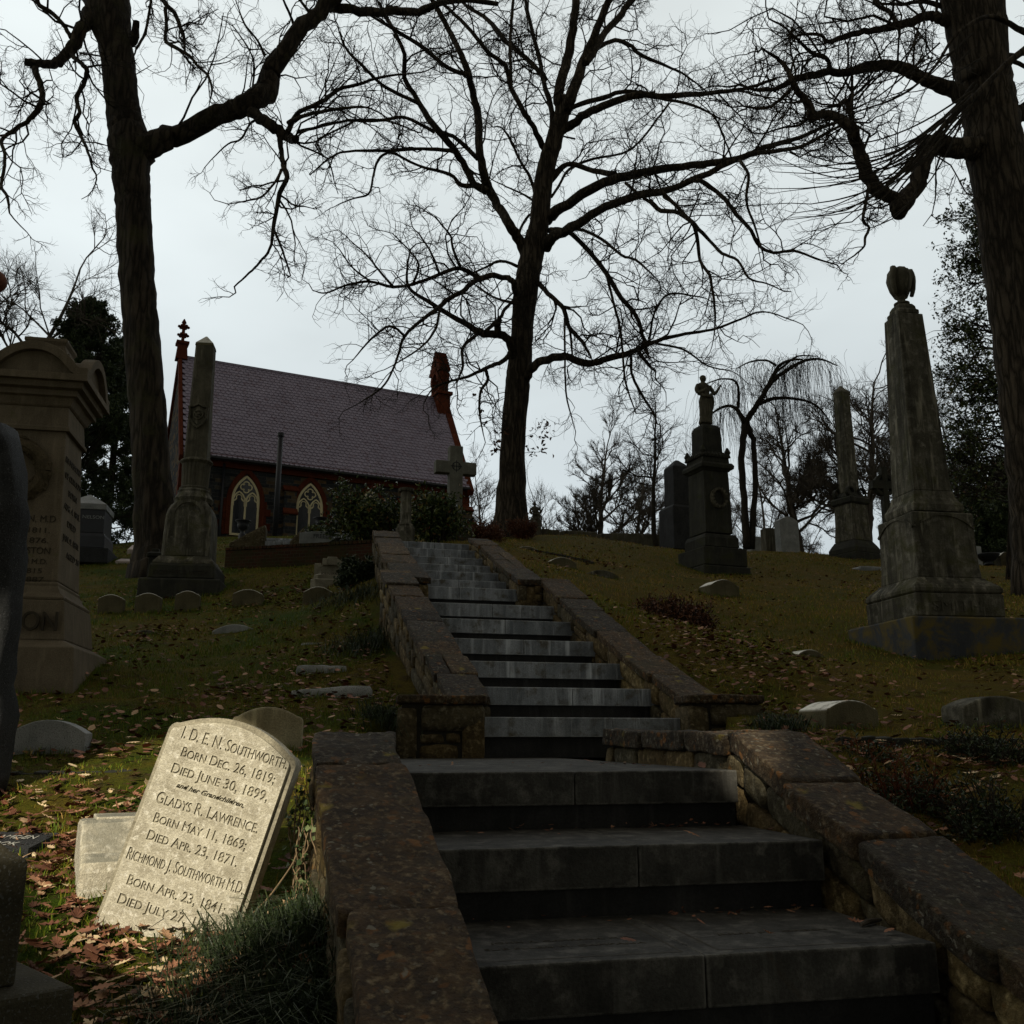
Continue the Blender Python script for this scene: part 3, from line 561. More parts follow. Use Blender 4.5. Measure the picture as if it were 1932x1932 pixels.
bm = bmesh.new(); bm.from_mesh(so.data); bmesh.ops.bevel(bm, geom=[e_ for e_ in bm.edges if e_.calc_face_angle(0) > R(50)], offset=.020, segments=4, affect='EDGES'); bm.to_mesh(so.data); bm.free()
lines = [('I. D. E. N. Southworth.', .065, .673, .425, .060, 0), ('Born Dec. 26, 1819;', .088, .612, .375, .049, 0), ('Died June 30, 1899,', .075, .550, .385, .049, 0), ('and her Grandchildren,', .115, .508, .27, .024, .35),
         ('Gladys R. Lawrence.', .060, .440, .405, .056, 0), ('Born May 11, 1869;', .078, .376, .365, .047, 0), ('Died Apr. 23, 1871.', .078, .316, .355, .047, 0), ('Richmond J. Southworth M.D.', .032, .238, .455, .056, 0), ('Born Apr. 23, 1841;', .068, .160, .38, .047, 0), ('Died July 27, 1899.', .060, .095, .39, .047, 0)]
cut = MB()
for txt, x, z, w, sz, sh in lines:
    V, F = text_arr(txt, sz, w, ext=.006, sc=None if sh else .80, shear=sh, offset=.0009)
    cut.addp((put(V, (x, 0, z), (1, 0, 0), (0, 0, 1), (0, -1, 0)), F))
cto = cut.build('lettering_cutter', None); bm = bmesh.new(); bm.from_mesh(cto.data); bmesh.ops.remove_doubles(bm, verts=bm.verts, dist=1e-6); bmesh.ops.recalc_face_normals(bm, faces=bm.faces); bm.to_mesh(cto.data); bm.free()
try:
    so.data = so.data.copy(); tmp = bpy.data.objects.new('tmp_slab', so.data); COL.objects.link(tmp); mo = tmp.modifiers.new('b', 'BOOLEAN'); mo.operation = 'DIFFERENCE'; mo.object = cto; mo.solver = 'EXACT'; mo.use_self = True
    bpy.context.view_layer.update(); me2 = bpy.data.meshes.new_from_object(tmp.evaluated_get(bpy.context.evaluated_depsgraph_get()))
    me2.polygons.foreach_set('use_smooth', np.zeros(len(me2.polygons), bool))
    if len(me2.polygons) > 500:
        me2.materials.append(MT['cut_stone'])
        for p_ in me2.polygons:             # recess shade and grime put into the letter colour
            if (p_.normal.y < -.99 and p_.center.y > .004) or (abs(p_.normal.y) < .1 and p_.center.y < .0062 and p_.area < 4e-4): p_.material_index = 1
        so.data = me2
    bpy.data.objects.remove(tmp)
except Exception as ex: print('boolean failed', ex)
bpy.data.objects.remove(cto)

# footstone block half hidden behind it
fb = thing('footstone', 'low sunlit marble footstone with a raised flat top, poking out behind the leaning headstone', 'footstone', PY(142, 1716, 3.32), R(26))
m = MB(); V, F = prism([(0, -.2), (.42, -.2), (.42, .20), (.40, .255), (.17, .265), (.145, .255), (.06, .165), (.03, .155), (.012, .14), (0, .11)], 0, .33); V = np.array(V); m.addp((np.stack([.33 - V[:, 1], V[:, 0], V[:, 2]], 1), F)); m.build('block', MT['marble'], fb, bevel=.016)
m = MB(); m.addp(box(.05, .28, .19, .38, .255, .272)); m.build('panel', MT['marble'], fb, bevel=.003)

# ------------------------------------------------------------ small markers
def marker(label, x0, x1, yt, yb, Y, dep=.14, rise=.25, mat='marble_top', rz=13, sh=.02, name='gravestone', cat='gravestone', tilt=0, group=None, txt=None, sink=.0):
    a = PY(x0, yb, Y); b = PY(x1, yb, Y); w = (b[0] - a[0]) * .97; h = PY((x0 + x1) / 2, yt, Y)[2] - a[2]
    root = thing(name, label, cat, (a[0], a[1], a[2]), R(rz), group); root.rotation_euler = (0, R(tilt), R(rz))
    m = MB(); r = max(.012, h * rise); poly = arch_top(w, h, r, min(sh, w * .15)); m.addp(prism(poly, 0, dep)); m.build('slab', MT[mat], root, bevel=.012)
    if txt:
        t = MB(); V, F = text_arr(txt, .05, w * .62, ext=.001); yy = .02
        t.addp((put(V * np.array([1, .9, 1]), (w * .19, .012, h + .001), (1, 0, 0), (0, .99, 0.0), (0, 0, 1)), F)); t.build('lettering', MT['letters'], root)
    return root
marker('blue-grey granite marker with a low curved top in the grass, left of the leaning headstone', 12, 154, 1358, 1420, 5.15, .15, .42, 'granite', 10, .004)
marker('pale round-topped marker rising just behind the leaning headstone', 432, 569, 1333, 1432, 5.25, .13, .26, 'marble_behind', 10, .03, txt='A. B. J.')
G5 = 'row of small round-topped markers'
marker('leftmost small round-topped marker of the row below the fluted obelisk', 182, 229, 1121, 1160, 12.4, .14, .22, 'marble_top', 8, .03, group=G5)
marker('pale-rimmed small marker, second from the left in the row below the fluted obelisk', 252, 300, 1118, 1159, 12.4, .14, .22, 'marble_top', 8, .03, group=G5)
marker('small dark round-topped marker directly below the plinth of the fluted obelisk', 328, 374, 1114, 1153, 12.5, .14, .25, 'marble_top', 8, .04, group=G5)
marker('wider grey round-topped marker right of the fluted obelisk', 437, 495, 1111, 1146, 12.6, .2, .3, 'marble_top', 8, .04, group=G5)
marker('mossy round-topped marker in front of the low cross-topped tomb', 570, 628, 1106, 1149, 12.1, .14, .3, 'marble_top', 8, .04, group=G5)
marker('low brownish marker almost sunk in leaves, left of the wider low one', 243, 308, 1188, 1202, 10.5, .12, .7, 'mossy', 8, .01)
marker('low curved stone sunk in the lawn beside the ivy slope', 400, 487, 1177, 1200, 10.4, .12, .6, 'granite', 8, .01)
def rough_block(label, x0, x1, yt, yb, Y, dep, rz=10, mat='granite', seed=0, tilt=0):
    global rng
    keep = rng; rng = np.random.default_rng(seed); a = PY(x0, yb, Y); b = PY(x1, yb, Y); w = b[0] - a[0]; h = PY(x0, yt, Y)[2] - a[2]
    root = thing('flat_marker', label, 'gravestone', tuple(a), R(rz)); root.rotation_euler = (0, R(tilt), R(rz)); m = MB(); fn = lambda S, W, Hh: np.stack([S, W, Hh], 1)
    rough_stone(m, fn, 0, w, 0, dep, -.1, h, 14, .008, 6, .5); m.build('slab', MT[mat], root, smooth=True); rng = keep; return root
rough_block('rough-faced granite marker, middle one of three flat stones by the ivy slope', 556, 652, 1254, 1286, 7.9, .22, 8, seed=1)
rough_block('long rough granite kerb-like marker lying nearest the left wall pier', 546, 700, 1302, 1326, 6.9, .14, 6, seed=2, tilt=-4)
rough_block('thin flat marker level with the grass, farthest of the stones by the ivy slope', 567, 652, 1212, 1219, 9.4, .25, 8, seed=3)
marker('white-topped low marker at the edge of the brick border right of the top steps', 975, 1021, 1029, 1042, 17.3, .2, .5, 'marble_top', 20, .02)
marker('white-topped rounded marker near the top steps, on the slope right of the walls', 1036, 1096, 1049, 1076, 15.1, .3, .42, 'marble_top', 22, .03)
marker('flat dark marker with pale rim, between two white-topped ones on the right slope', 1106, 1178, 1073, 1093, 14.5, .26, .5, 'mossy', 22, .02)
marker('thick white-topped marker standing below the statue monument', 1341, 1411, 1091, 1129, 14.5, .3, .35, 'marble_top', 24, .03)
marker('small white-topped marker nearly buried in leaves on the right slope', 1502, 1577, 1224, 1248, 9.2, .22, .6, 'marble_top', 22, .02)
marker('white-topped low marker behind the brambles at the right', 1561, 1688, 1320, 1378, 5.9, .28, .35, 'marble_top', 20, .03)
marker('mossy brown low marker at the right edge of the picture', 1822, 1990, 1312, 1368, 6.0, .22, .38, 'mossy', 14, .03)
rough_block('thin grey ledger level with the lawn left of the great draped-urn obelisk', 1625, 1672, 1067, 1073, 22, .5, 15, seed=4)
mk = thing('flat_marker', 'slanted blue-grey granite marker with pale cut letters behind the near pedestal', 'gravestone', PY(-82, 1622, 3.85), R(-12)); mk.scale = (.85, .85, .8)
m = MB(); m.addp(prism([(0, -.1), (.36, -.1), (.36, .05), (.36, .06), (0, .06)], 0, .2)); m.addp(([(0, 0, .06), (.36, 0, .06), (.36, .2, .11), (0, .2, .11), (0, .2, 0), (.36, .2, 0)], [(0, 1, 2, 3), (3, 2, 5, 4), (0, 3, 4), (1, 5, 2)])); m.build('block', MT['granite_dark'], mk)
t = MB()
for k, s_ in enumerate(('CAMDEN', 'COOK')):
    V, F = text_arr(s_, .06, .24 - .06 * k, ext=.0008); zz = .025 + (1 - k) * .085; t.addp((put(V, (.06 + .03 * k, zz * .97, .063 + zz * .25), (1, 0, 0), (0, .97, .24), (0, -.24, .97)), F))
t.build('lettering', MT['letters_pale'], mk)
# dark kerbs
def kerb(label, x0, y0, Y0, x1, y1, Y1, h=.05, w=.08):
    a, b = PY(x0, y0, Y0), PY(x1, y1, Y1); root = thing('grave_kerb', label, 'kerb', tuple((a + b) / 2)); m = MB(); k = 12; d = (b - a) / k; nrm = np.array([-d[1], d[0], 0]); nrm /= np.linalg.norm(nrm)
    c0 = (a + b) / 2
    for i in range(k):
        p, q = a + d * i - c0, a + d * (i + .985) - c0; V = [p, q, q + nrm * w, p + nrm * w]; V = [v_ - (0, 0, .15) for v_ in V] + [v_ + (0, 0, h + rng.normal(0, .006)) for v_ in V]; m.addp((V, box(0, 1, 0, 1, 0, 1)[1]))
    m.build('kerb_stones', MT['soot'], root, bevel=.008); return root
kerb('low dark stone kerb crossing the lawn behind the leaning headstone', -20, 1466, 4.72, 300, 1462, 4.85, .02)
kerb('low dark kerb behind the brambles at the right', 1590, 1398, 5.2, 1960, 1402, 5.5, .02)

# ------------------------------------------------------------ large monuments
class Mono:
    """square monument: ring sizes from sighted outline widths"""
    def __init__(s, name, label, cat, xn, yn, Yn, a0, rho, side):
        s.rho = R(rho); s.side = side; s.v = np.array([math.cos(s.rho), math.sin(s.rho)]); s.u = np.array([-s.v[1], s.v[0]])
        C = PY(xn, yn, Yn); s.z0 = C[2]; s.c = C[:2] + s.u * a0 + s.v * a0 * side; s.xn = xn
        s.root = thing(name, label, cat, (s.c[0], s.c[1], s.z0), s.rho)
    def ring(s, y, sil):
        z = s.z0; a = .3
        for _ in range(6):
            P = np.array([s.c[0], s.c[1], z]); phi = math.atan2(s.c[0], s.c[1]); psi = s.rho + phi
            a = sil * mpx(P) / (2 * (math.cos(psi) + abs(math.sin(psi))))
            n = s.c - s.u * a - s.v * a * s.side; k = n[1]; px_ = 966 + FPX * n[0] / (n[1] * CT + z * ST); z = PY(px_, y, k)[2]
        return z - s.z0, a
    def part(s, name, rings, mat, cham=0, bevel=.012, parent=None):
        pr_ = [s.ring(*r) for r in rings]; m = MB(); m.addp(sq_loft(pr_, cham)); o = m.build(name, MT[mat], parent or s.root, bevel=bevel); return o, pr_
    def raw(s, name, prof, mat, cham=0, bevel=.01):
        m = MB(); m.addp(sq_loft(prof, cham)); return m.build(name, MT[mat], s.root, bevel=bevel)
# --- great obelisk with draped urn (right)
g = Mono('urn_topped_obelisk', 'huge sooty marble obelisk with a draped urn on top and an ochre-stained plinth', 'obelisk', 1730, 1249, 9.7, .66, 9, 1)
z_, a_ = g.ring(1249, 320); g.part('plinth', [(1262, 318), (1161, 318)], 'ochre_plinth', bevel=.02)
o, p = g.part('lettered_base', [(1160.5, 240), (1119, 240), (1117, 236)], 'mossy')
o2 = MB(); V, F = text_arr('SMITH', .16, .56, ext=.003); zb, ab = p[1]; o2.addp((put(V, (-ab + .18, -ab - .006, (p[0][0] + p[1][0]) / 2 - .06), (1, 0, 0), (0, 0, 1), (0, -1, 0)), F)); o2.build('lettering', MT['mossy'], o)
g.part('torus_moulding', [(1117, 232), (1113, 240), (1107, 240), (1102, 232), (1099, 220), (1095, 205), (1092, 192), (1088, 184)], 'mossy', bevel=.004)
o, p = g.part('die', [(1089, 178), (1060, 172), (1010, 168), (972, 168), (963, 168)], 'mossy', bevel=.02)
# scalloped drapery edge carved on top of the die
zt, at_ = p[-1]; m = MB()
for k in range(2):
    arc = [(x, zt - .03 - .16 * (abs(x) / at_) ** 2.2) for x in np.linspace(-at_ * .96, at_ * .96, 17)]; V, F = stroke(arc, .028, -at_ - .014, -at_ + .01); V = np.array(V)
    if k: V = np.stack([V[:, 1], -V[:, 0], V[:, 2]], 1)
    m.addp((V, F))
m.build('scalloped_edge', MT['mossy'], o)
g.part('base_mouldings', [(962, 136), (957, 140), (949, 140), (944, 128), (936, 116), (928, 110), (924, 107)], 'mossy', bevel=.004)
g.part('shaft', [(924, 105), (760, 87.5), (588, 69)], 'mossy', bevel=.012)
g.part('cap_block', [(588, 57), (581, 57), (580, 48), (575, 46), (571, 36)], 'mossy', bevel=.006)
zt, _ = g.ring(571, 30); zs = g.ring(500, 30)[0]; hU = zs - zt; m = MB(); rU = hU * .30
fold = lambda a, z: 1 + .07 * math.sin(a * 9 + 1) + .05 * math.sin(a * 5 + z * 9)
m.addp(lathe([(rU * .62, 0), (rU * .62, hU * .05), (rU * .33, hU * .09), (rU * .30, hU * .15), (rU * .55, hU * .22)], 16)); m.addp(lathe([(rU * .5, hU * .20), (rU * .82, hU * .42), (rU * .95, hU * .62), (rU * 1.0, hU * .72), (rU * .92, hU * .84), (rU * .66, hU * .95), (rU * .2, hU * 1.0)], 28, mod=fold))
uo = m.build('urn', MT['marble_dark'], g.root, smooth=True); uo.location = (0, 0, zt)
m = MB()
for a0 in (-2.6, -.2):                   # cloth hanging down each side
    P = []
    for k, zz in enumerate(np.linspace(hU * .93, hU * .24, 8)): P.append([math.cos(a0) * rU * (.8 + .28 * math.sin(k / 7 * 3.0)), math.sin(a0) * rU * (.8 + .28 * math.sin(k / 7 * 3.0)), zz])
    V, Q, T = tube(P, np.linspace(rU * .30, rU * .16, 8), 9, .10, 3); m.add(V, Q, T)
do = m.build('drapery', MT['marble_dark'], g.root, smooth=True); do.location = (0, 0, zt)
# --- statue monument
g = Mono('statue_monument', 'dark tiered monument topped by a weathered standing figure of a draped woman', 'monument', 1328, 1090, 19, .62, 21, 1)
g.part('plinth', [(1096, 139), (1064, 139)], 'soot', bevel=.03); g.part('lower_base', [(1063.8, 129), (1029, 128)], 'soot', bevel=.02); g.part('upper_base', [(1028.8, 102), (1012, 100), (1005, 90)], 'soot', bevel=.01)
o, p = g.part('die', [(1003, 81), (900, 75.5), (886, 74)], 'soot'); zt, at_ = p[1]
m = MB(); a2 = [(.17 * math.cos(t) , zt * .80 + .19 * math.sin(t)) for t in np.linspace(0, 2 * math.pi, 22)[:-1]]; ya = (p[0][1] + at_) / 2 + .012
m.addp(stroke(a2, .055, -ya - .045, -ya + .03, True))
for t in np.linspace(0, 6.283, 16): m.addp(stroke([(.17 * math.cos(t) - .02, zt * .80 + .19 * math.sin(t)), (.17 * math.cos(t) + .04, zt * .80 + .19 * math.sin(t) + .03)], .05, -ya - .07, -ya))
m.build('carved_wreath', MT['marble_dark'], o)
g.part('cornice', [(885.5, 77), (882, 84), (878, 96), (872, 98), (868, 90)], 'soot', bevel=.006)
o, p = g.part('crest_block', [(868, 80), (858, 78), (852, 66)], 'soot', bevel=.006); m = MB(); zc, ac = p[1]
for sx in (-1, 1):
    for sy in (-1, 1): m.addp(lathe([(.07, 0), (.05, .06), (.075, .11), (.02, .22)], 8, sx * ac * .95, sy * ac * .95)); 
V = m.v; m.v = [x + np.array([0, 0, zc]) for x in V]
for k in range(7):
    for sy in (0, 1):
        x = (k - 3) / 3.6 * ac; cx_, cy_ = (x, -ac) if sy else (-ac, x); vv, ff = lathe([(.055, 0), (.065, .05), (.02, .12)], 7, cx_, cy_); m.addp((np.array(vv) + (0, 0, zc - .02), ff))
m.build('carved_crockets', MT['soot'], o)
g.part('upper_die', [(852, 58), (806, 54), (802, 50), (799, 44)], 'soot', bevel=.01)
zt, _ = g.ring(797, 20); hs_ = g.ring(705.5, 20)[0] - zt
def statue(root, z0, h, mat, name='draped_figure'):
    m = MB(); n = 26; prof = [(0.0, .135, .12), (.04, .13, .115), (.15, .12, .10), (.30, .125, .10), (.45, .135, .105), (.52, .125, .10), (.60, .095, .075), (.66, .10, .08), (.73, .125, .085), (.80, .13, .075), (.835, .09, .06), (.85, .045, .042), (.875, .038, .04), (.89, .05, .05), (.92, .062, .065), (.955, .06, .068), (.985, .04, .045), (1.0, .008, .01)]
    V, F = [], []
    for (t, a, b) in prof:
        off = .035 * math.sin(t * 4.2) ; 
        for j in range(n):
            an = 2 * math.pi * j / n; f = 1 + (.10 * math.sin(an * 7 + t * 5) + .05 * math.sin(an * 11 - t * 9)) * (1 if t < .6 else .35 if t < .82 else 0) * (1 if t > .02 else .5)
            V.append(((a * f * math.cos(an) + off) * h, (b * f * math.sin(an) - (.02 if t > .88 else 0)) * h, z0 + t * h))
    for i in range(len(prof) - 1):
        for j in range(n): F.append((i * n + j, i * n + (j + 1) % n, (i + 1) * n + (j + 1) % n, (i + 1) * n + j))
    F.append(tuple(range(n))[::-1]); m.addp((V, F))
    for P, rr in (([(.12, 0, .79), (.175, -.03, .70), (.19, -.07, .62), (.235, -.12, .68), (.27, -.15, .755)], [.045, .038, .034, .027, .02]), ([(-.12, 0, .79), (-.17, -.01, .70), (-.165, -.05, .61), (-.09, -.12, .64), (-.02, -.13, .69)], [.045, .04, .036, .028, .022]),
                  ([(-.15, -.03, .60), (-.05, -.12, .54), (.07, -.11, .55), (.14, -.04, .62)], [.03, .035, .035, .03]), ([(.14, -.05, .58), (.16, -.06, .45), (.15, -.05, .30)], [.035, .028, .015])):
        pp, rp = smooth_path(P, rr, 3); V, Q, T = tube(np.array(pp) * h + [0, 0, z0], np.array(rp) * h, 9, .04, 5); m.add(V, Q, T)
    m.addp((np.array(lathe([(.012, 0), (.026, .012), (.024, .03), (.01, .04)], 8, .275, -.16)[0]) * [h, h, h] + [0, 0, z0 + .75 * h], lathe([(.012, 0), (.026, .012), (.024, .03), (.01, .04)], 8)[1]))
    return m.build(name, MT[mat], root, smooth=True)
so_ = statue(g.root, zt, hs_, 'marble_dark', 'statue')
# --- middle distance plain obelisk
g = Mono('plain_obelisk', 'slender skyline obelisk on a flared base, between the weeping tree and great obelisk', 'obelisk', 1616, 1054, 25.5, .55, 28, 1)
g.part('plinth', [(1060, 108), (1039, 107)], 'soot', bevel=.02); g.part('moulded_base', [(1038.8, 93), (1030, 92), (1024, 82), (1017, 68)], 'soot', bevel=.01); o, p = g.part('die', [(1016.5, 67), (985, 61), (948, 59)], 'mossy', bevel=.01)
g.part('cornice', [(948, 62), (944, 70), (936, 71), (934, 62)], 'soot', bevel=.006); o, p = g.part('crown_block', [(933.5, 54), (928, 44), (926, 40)], 'soot', bevel=.006); m = MB(); zc, ac = p[0]
for sx, sy in ((1, -1), (-1, -1), (-1, 1), (1, 1)):
    c2 = [(sx * ac * .78 + .13 * math.cos(t), zc + .12 + .13 * math.sin(t)) for t in np.linspace(0, 5.6, 14)]; m.addp(stroke(c2, .05, sy * ac * .8 - .05, sy * ac * .8 + .05))
m.build('scrolls', MT['soot'], o)
g.part('shaft', [(926, 37), (830, 33), (739, 29)], 'mossy', bevel=.01); g.part('pyramid_tip', [(738.8, 30), (736, 30), (728, 3)], 'marble_dark', bevel=0)
# --- fluted obelisk (left)
g = Mono('fluted_obelisk', 'tall stained marble obelisk with fluted collar and carved shield, before the chapel gable', 'obelisk', 415, 1122, 14.0, .60, 7.5, -1)
g.part('plinth', [(1132, 172), (1092, 170)], 'soot', bevel=.03); o, p = g.part('lettered_base', [(1091.5, 139), (1068, 137), (1064, 132)], 'soot', bevel=.015)
m = MB(); V, F = text_arr('DOWNS & LEIGH', .10, .78, ext=.004); m.addp((put(V, (-.40, -p[1][1] - .004, p[0][0] + .05), (1, 0, 0), (0, 0, 1), (0, -1, 0)), F)); m.build('lettering', MT['mortar'], o)
g.part('base_moulding', [(1064, 128), (1060, 126), (1055, 116), (1050, 106)], 'mossy', bevel=.006)
o, p = g.part('die', [(1049.5, 102), (1010, 100), (975, 97), (965, 93), (955, 84), (949, 72), (945, 66)], 'mossy', cham=.05, bevel=.01)
m = MB(); zt, at_ = p[2]; arc = [(at_ * .66 * math.cos(t), zt + at_ * .05 + at_ * .66 * math.sin(t)) for t in np.linspace(0, math.pi, 15)]; arc = [(at_ * .66, .65)] + arc + [(-at_ * .66, .65)]; m.addp(stroke(arc, .05, -at_ - .012, -at_ + .03)); m.build('arched_panel', MT['mossy'], o)
zc = [g.ring(y, 50) for y in (946, 940, 932, 926, 922, 871, 866)]; r_ = lambda sil, z: sil * mpx(np.array([g.c[0], g.c[1], g.z0 + z])) / 2
m = MB(); m.addp(lathe([(r_(66, zc[0][0]), zc[0][0] - .02), (r_(72, zc[0][0]), zc[1][0]), (r_(64, 1), zc[2][0]), (r_(60, 1.5), zc[3][0] - .02), (r_(62, 1.5), zc[3][0] + .01), (r_(56, 1.5), zc[4][0])], 28)); m.build('collar_mouldings', MT['mossy'], g.root)
m = MB(); m.addp(lathe([(r_(54, 2), zc[4][0]), (r_(56, 2), zc[4][0] + .03), (r_(49, 2), zc[4][0] + .05), (r_(52, 2.2), zc[5][0] - .02), (r_(60, 2.2), zc[5][0] + .02), (r_(58, 2.2), zc[6][0]), (r_(48, 2), zc[6][0] + .03)], 88, mod=lambda a, z: 1 - (.055 * (1 - abs(math.sin(a * 11)) ** .6) if zc[4][0] + .04 < z < zc[5][0] - .01 else 0)))
m.build('fluted_collar', MT['marble_dark'], g.root)
o, p = g.part('shaft', [(867, 50), (760, 44), (652, 39)], 'marble_dark', cham=.035, bevel=.008); g.part('pyramid_tip', [(651.8, 39), (647, 37), (635, 3)], 'marble_top', bevel=0)
zt = g.ring(785, 46); m = MB(); sh = [(0, -.20), (.07, -.14), (.13, -.05), (.12, .05), (.14, .13), (.08, .15), (0, .19), (-.08, .15), (-.14, .13), (-.12, .05), (-.13, -.05), (-.07, -.14)]
m.addp(stroke([(x, z + zt[0]) for x, z in sh], .035, -zt[1] - .05, -zt[1] + .01, True)); m.addp(prism([(x * .8, z * .8 + zt[0]) for x, z in sh][::-1], -zt[1] - .015, -zt[1] + .01)); m.addp(stroke([(.07 * math.cos(t), zt[0] + .01 + .07 * math.sin(t)) for t in np.linspace(0, 6.28, 16)[:-1]], .02, -zt[1] - .04, -zt[1], True))
for q in ([(-.05, .04), (-.02, -.04), (0, .03), (.02, -.04), (.05, .04)], [(.04, .03), (-.04, .0), (.04, -.03)]): m.addp(stroke([(x, z + zt[0]) for x, z in q], .016, -zt[1] - .045, -zt[1] - .01))
m.build('carved_shield', MT['marble_dark'], o)
# --- wreath monument (far left)
MT['brown_relief'] = stone_mat('recess_shaded_brownstone', (.035, .028, .017), (.11, .088, .055), None, scale=8, bump=.004, grain=90, spec=.1)  # darker than the die: recess shading put into the wreath colour
rho = R(11); v = np.array([math.cos(rho), math.sin(rho)]); u = np.array([-v[1], v[0]]); C0 = PY(138, 1316, 7.0); a0 = .60; cen = C0[:2] - v * a0 + u * a0; zb = C0[2]
wm = thing('wreath_monument', 'big brownstone monument with a carved wreath and curved pediments at the left edge', 'monument', (cen[0], cen[1], zb), rho)
def wr(x, y):                          # ring whose front right corner is seen at (x, y)
    a = .4; z = 1
    for _ in range(25):
        n = cen + v * a - u * a; P = PY(x, y, n[1]); z = P[2]; e_ = (P[0] - n[0]); a += e_ * .6
    return z - zb, a
def wpart(name, rs, mat='brownstone', bevel=.01, parent=None):
    p = [wr(*r) for r in rs]; m = MB(); m.addp(sq_loft(p)); return m.build(name, MT[mat], parent or wm, bevel=bevel), p
wpart('plinth', [(137, 1330), (139.5, 1221), (119.5, 1208)], bevel=.008); o, p = wpart('name_block', [(121, 1208), (121.5, 1134), (120, 1132)]); zn, an = p[0]
def wtext(parent, txt, xr, z, size, w, a, ext=.004, mat='letters'):
    m = MB(); V, F = text_arr(txt, size, w, ext=ext); m.addp((put(V, (xr - w, -a - ext * .6, z), (1, 0, 0), (0, 0, 1), (0, -1, 0)), F)); return m.build('lettering', MT[mat], parent)
wtext(o, 'JOHNSTON', an - .06, zn + .07, .20, .86, an, .012)
wpart('base_moulding', [(119.5, 1131.8), (121, 1127), (113, 1118), (109, 1106), (110, 1101), (107, 1097)], bevel=.004)
dO, p = wpart('die', [(108.5, 1096.8), (125, 814.2)]); zd, ad = p[0]; zt, at2 = p[1]
for txt, y, h, w, xr in (('WILLIAM P. JOHNSTON, M.D', 980, .078, .86, .02), ('BORN APRIL 11. 1811.', 1000, .06, .74, .05), ('DIED OCT. 24. 1876.', 1019, .06, .74, .05), ('HANNAH HOOE JOHNSTON', 1039, .075, .84, .03), ('WIFE OF W. P. JOHNSTON M.D.', 1058, .058, .84, .04), ('BORN NOV. 26, 1815', 1075, .055, .70, .07), ('DIED MAR. 27. 1887', 1091, .055, .72, .05)):
    zz = wr(112, y)[0]; wtext(dO, txt, ad - .05 - xr, zz - .03, h, w, ad - (ad - at2) * (zz - zd) / (zt - zd), .003)
mm_ = MB()
for k in range(7):
    V, F = text_arr(('IN MEMORY', 'OF OUR SON', 'BORN', 'AUG. 4. 1845.', 'DIED', 'JAN. 9. 1870.', 'AGED 24')[k], .07, (.5, .5, .26, .5, .26, .5, .4)[k], ext=.003); zz = zd + .22 + .125 * (6 - k); aa = ad - (ad - at2) * (zz - zd) / (zt - zd)
    mm_.addp((put(V, (aa + .002, -.25 if V[:, 0].max() > .4 else -.13, zz), (0, 1, 0), (0, 0, 1), (1, 0, 0)), F))
mm_.build('side_lettering', MT['letters'], dO)
wpart('frieze', [(131, 813.8), (131.5, 807), (129, 805), (130, 770)], bevel=.004)
co_, p = wpart('cornice', [(131, 769.8), (134, 766), (140, 752), (146, 748), (146, 738), (155, 733), (157, 722), (165, 719), (165, 706)], bevel=.004); zc, ac = p[-1]
m = MB(); rise = .20
for rot in range(4):                   # a curved pediment on every face
    arc = [(x, zc + .02 + rise * max(0, 1 - (abs(x) / (ac * .78)) ** 2.2)) for x in np.linspace(-ac * .99, ac * .99, 25)]; V, F = stroke(arc, .07, -ac - .0, -ac + .10); V2, F2 = prism([(-ac * .95, zc - .02)] + [(x, z) for x, z in arc[2:-2]][::1] + [(ac * .95, zc - .02)], -ac + .05, -ac * .2); 
    for VV, FF in ((V, F), (V2, F2)):
        VV = np.array(VV); c_, s_ = math.cos(rot * math.pi / 2), math.sin(rot * math.pi / 2); VV = np.stack([VV[:, 0] * c_ - VV[:, 1] * s_, VV[:, 0] * s_ + VV[:, 1] * c_, VV[:, 2] + rot * .0013], 1); m.addp((VV, FF))
m.build('pediments', MT['brownstone'], wm, bevel=.004)
m = MB(); m.addp(sq_loft([(zc, ac * .8), (zc + .16, ac * .55), (zc + .24, ac * .5), (zc + .245, ac * .44), (zc + .33, ac * .36), (zc + .36, ac * .40), (zc + .385, ac * .40), (zc + .44, .02)])); m.build('cap', MT['brownstone'], wm, bevel=.004)
# carved wreath: ring of leaves
m = MB(); zw = wr(118, 893)[0]; aw = ad - (ad - at2) * (zw - zd) / (zt - zd); cxw = aw - .06 - .30; Rw = .215
pp = [(cxw + Rw * math.cos(t), -aw - .02, zw + Rw * math.sin(t)) for t in np.linspace(0, 2 * math.pi, 28)]; V, Q, T = tube(pp, np.full(28, .055), 8, .1, 2); m.add(V, Q, T)
for k in range(150):
    t = rng.uniform(0, 6.283); q = rng.uniform(-1, 1); r1 = Rw + q * .055; c = np.array([cxw + r1 * math.cos(t), -aw - .055 + abs(q) * .03, zw + r1 * math.sin(t)]); d = unit(np.array([-math.sin(t) * (1 if math.sin(t) > -5 else 1), -.15 * rng.random(), math.cos(t)]) + rng.normal(size=3) * .35)
    s_ = unit(np.cross(d, [0, 1, 0]) + rng.normal(size=3) * .2); ln, wd = .085, .026; nn_ = np.array([0, -1, 0]) * .02
    m.add([c - d * ln * .5, c + s_ * wd + d * .005, c + nn_, c - s_ * wd + d * .005, c + d * ln * .6], None, [(0, 1, 2), (0, 2, 3), (1, 4, 2), (2, 4, 3)])
m.build('carved_wreath', MT['brown_relief'], dO)
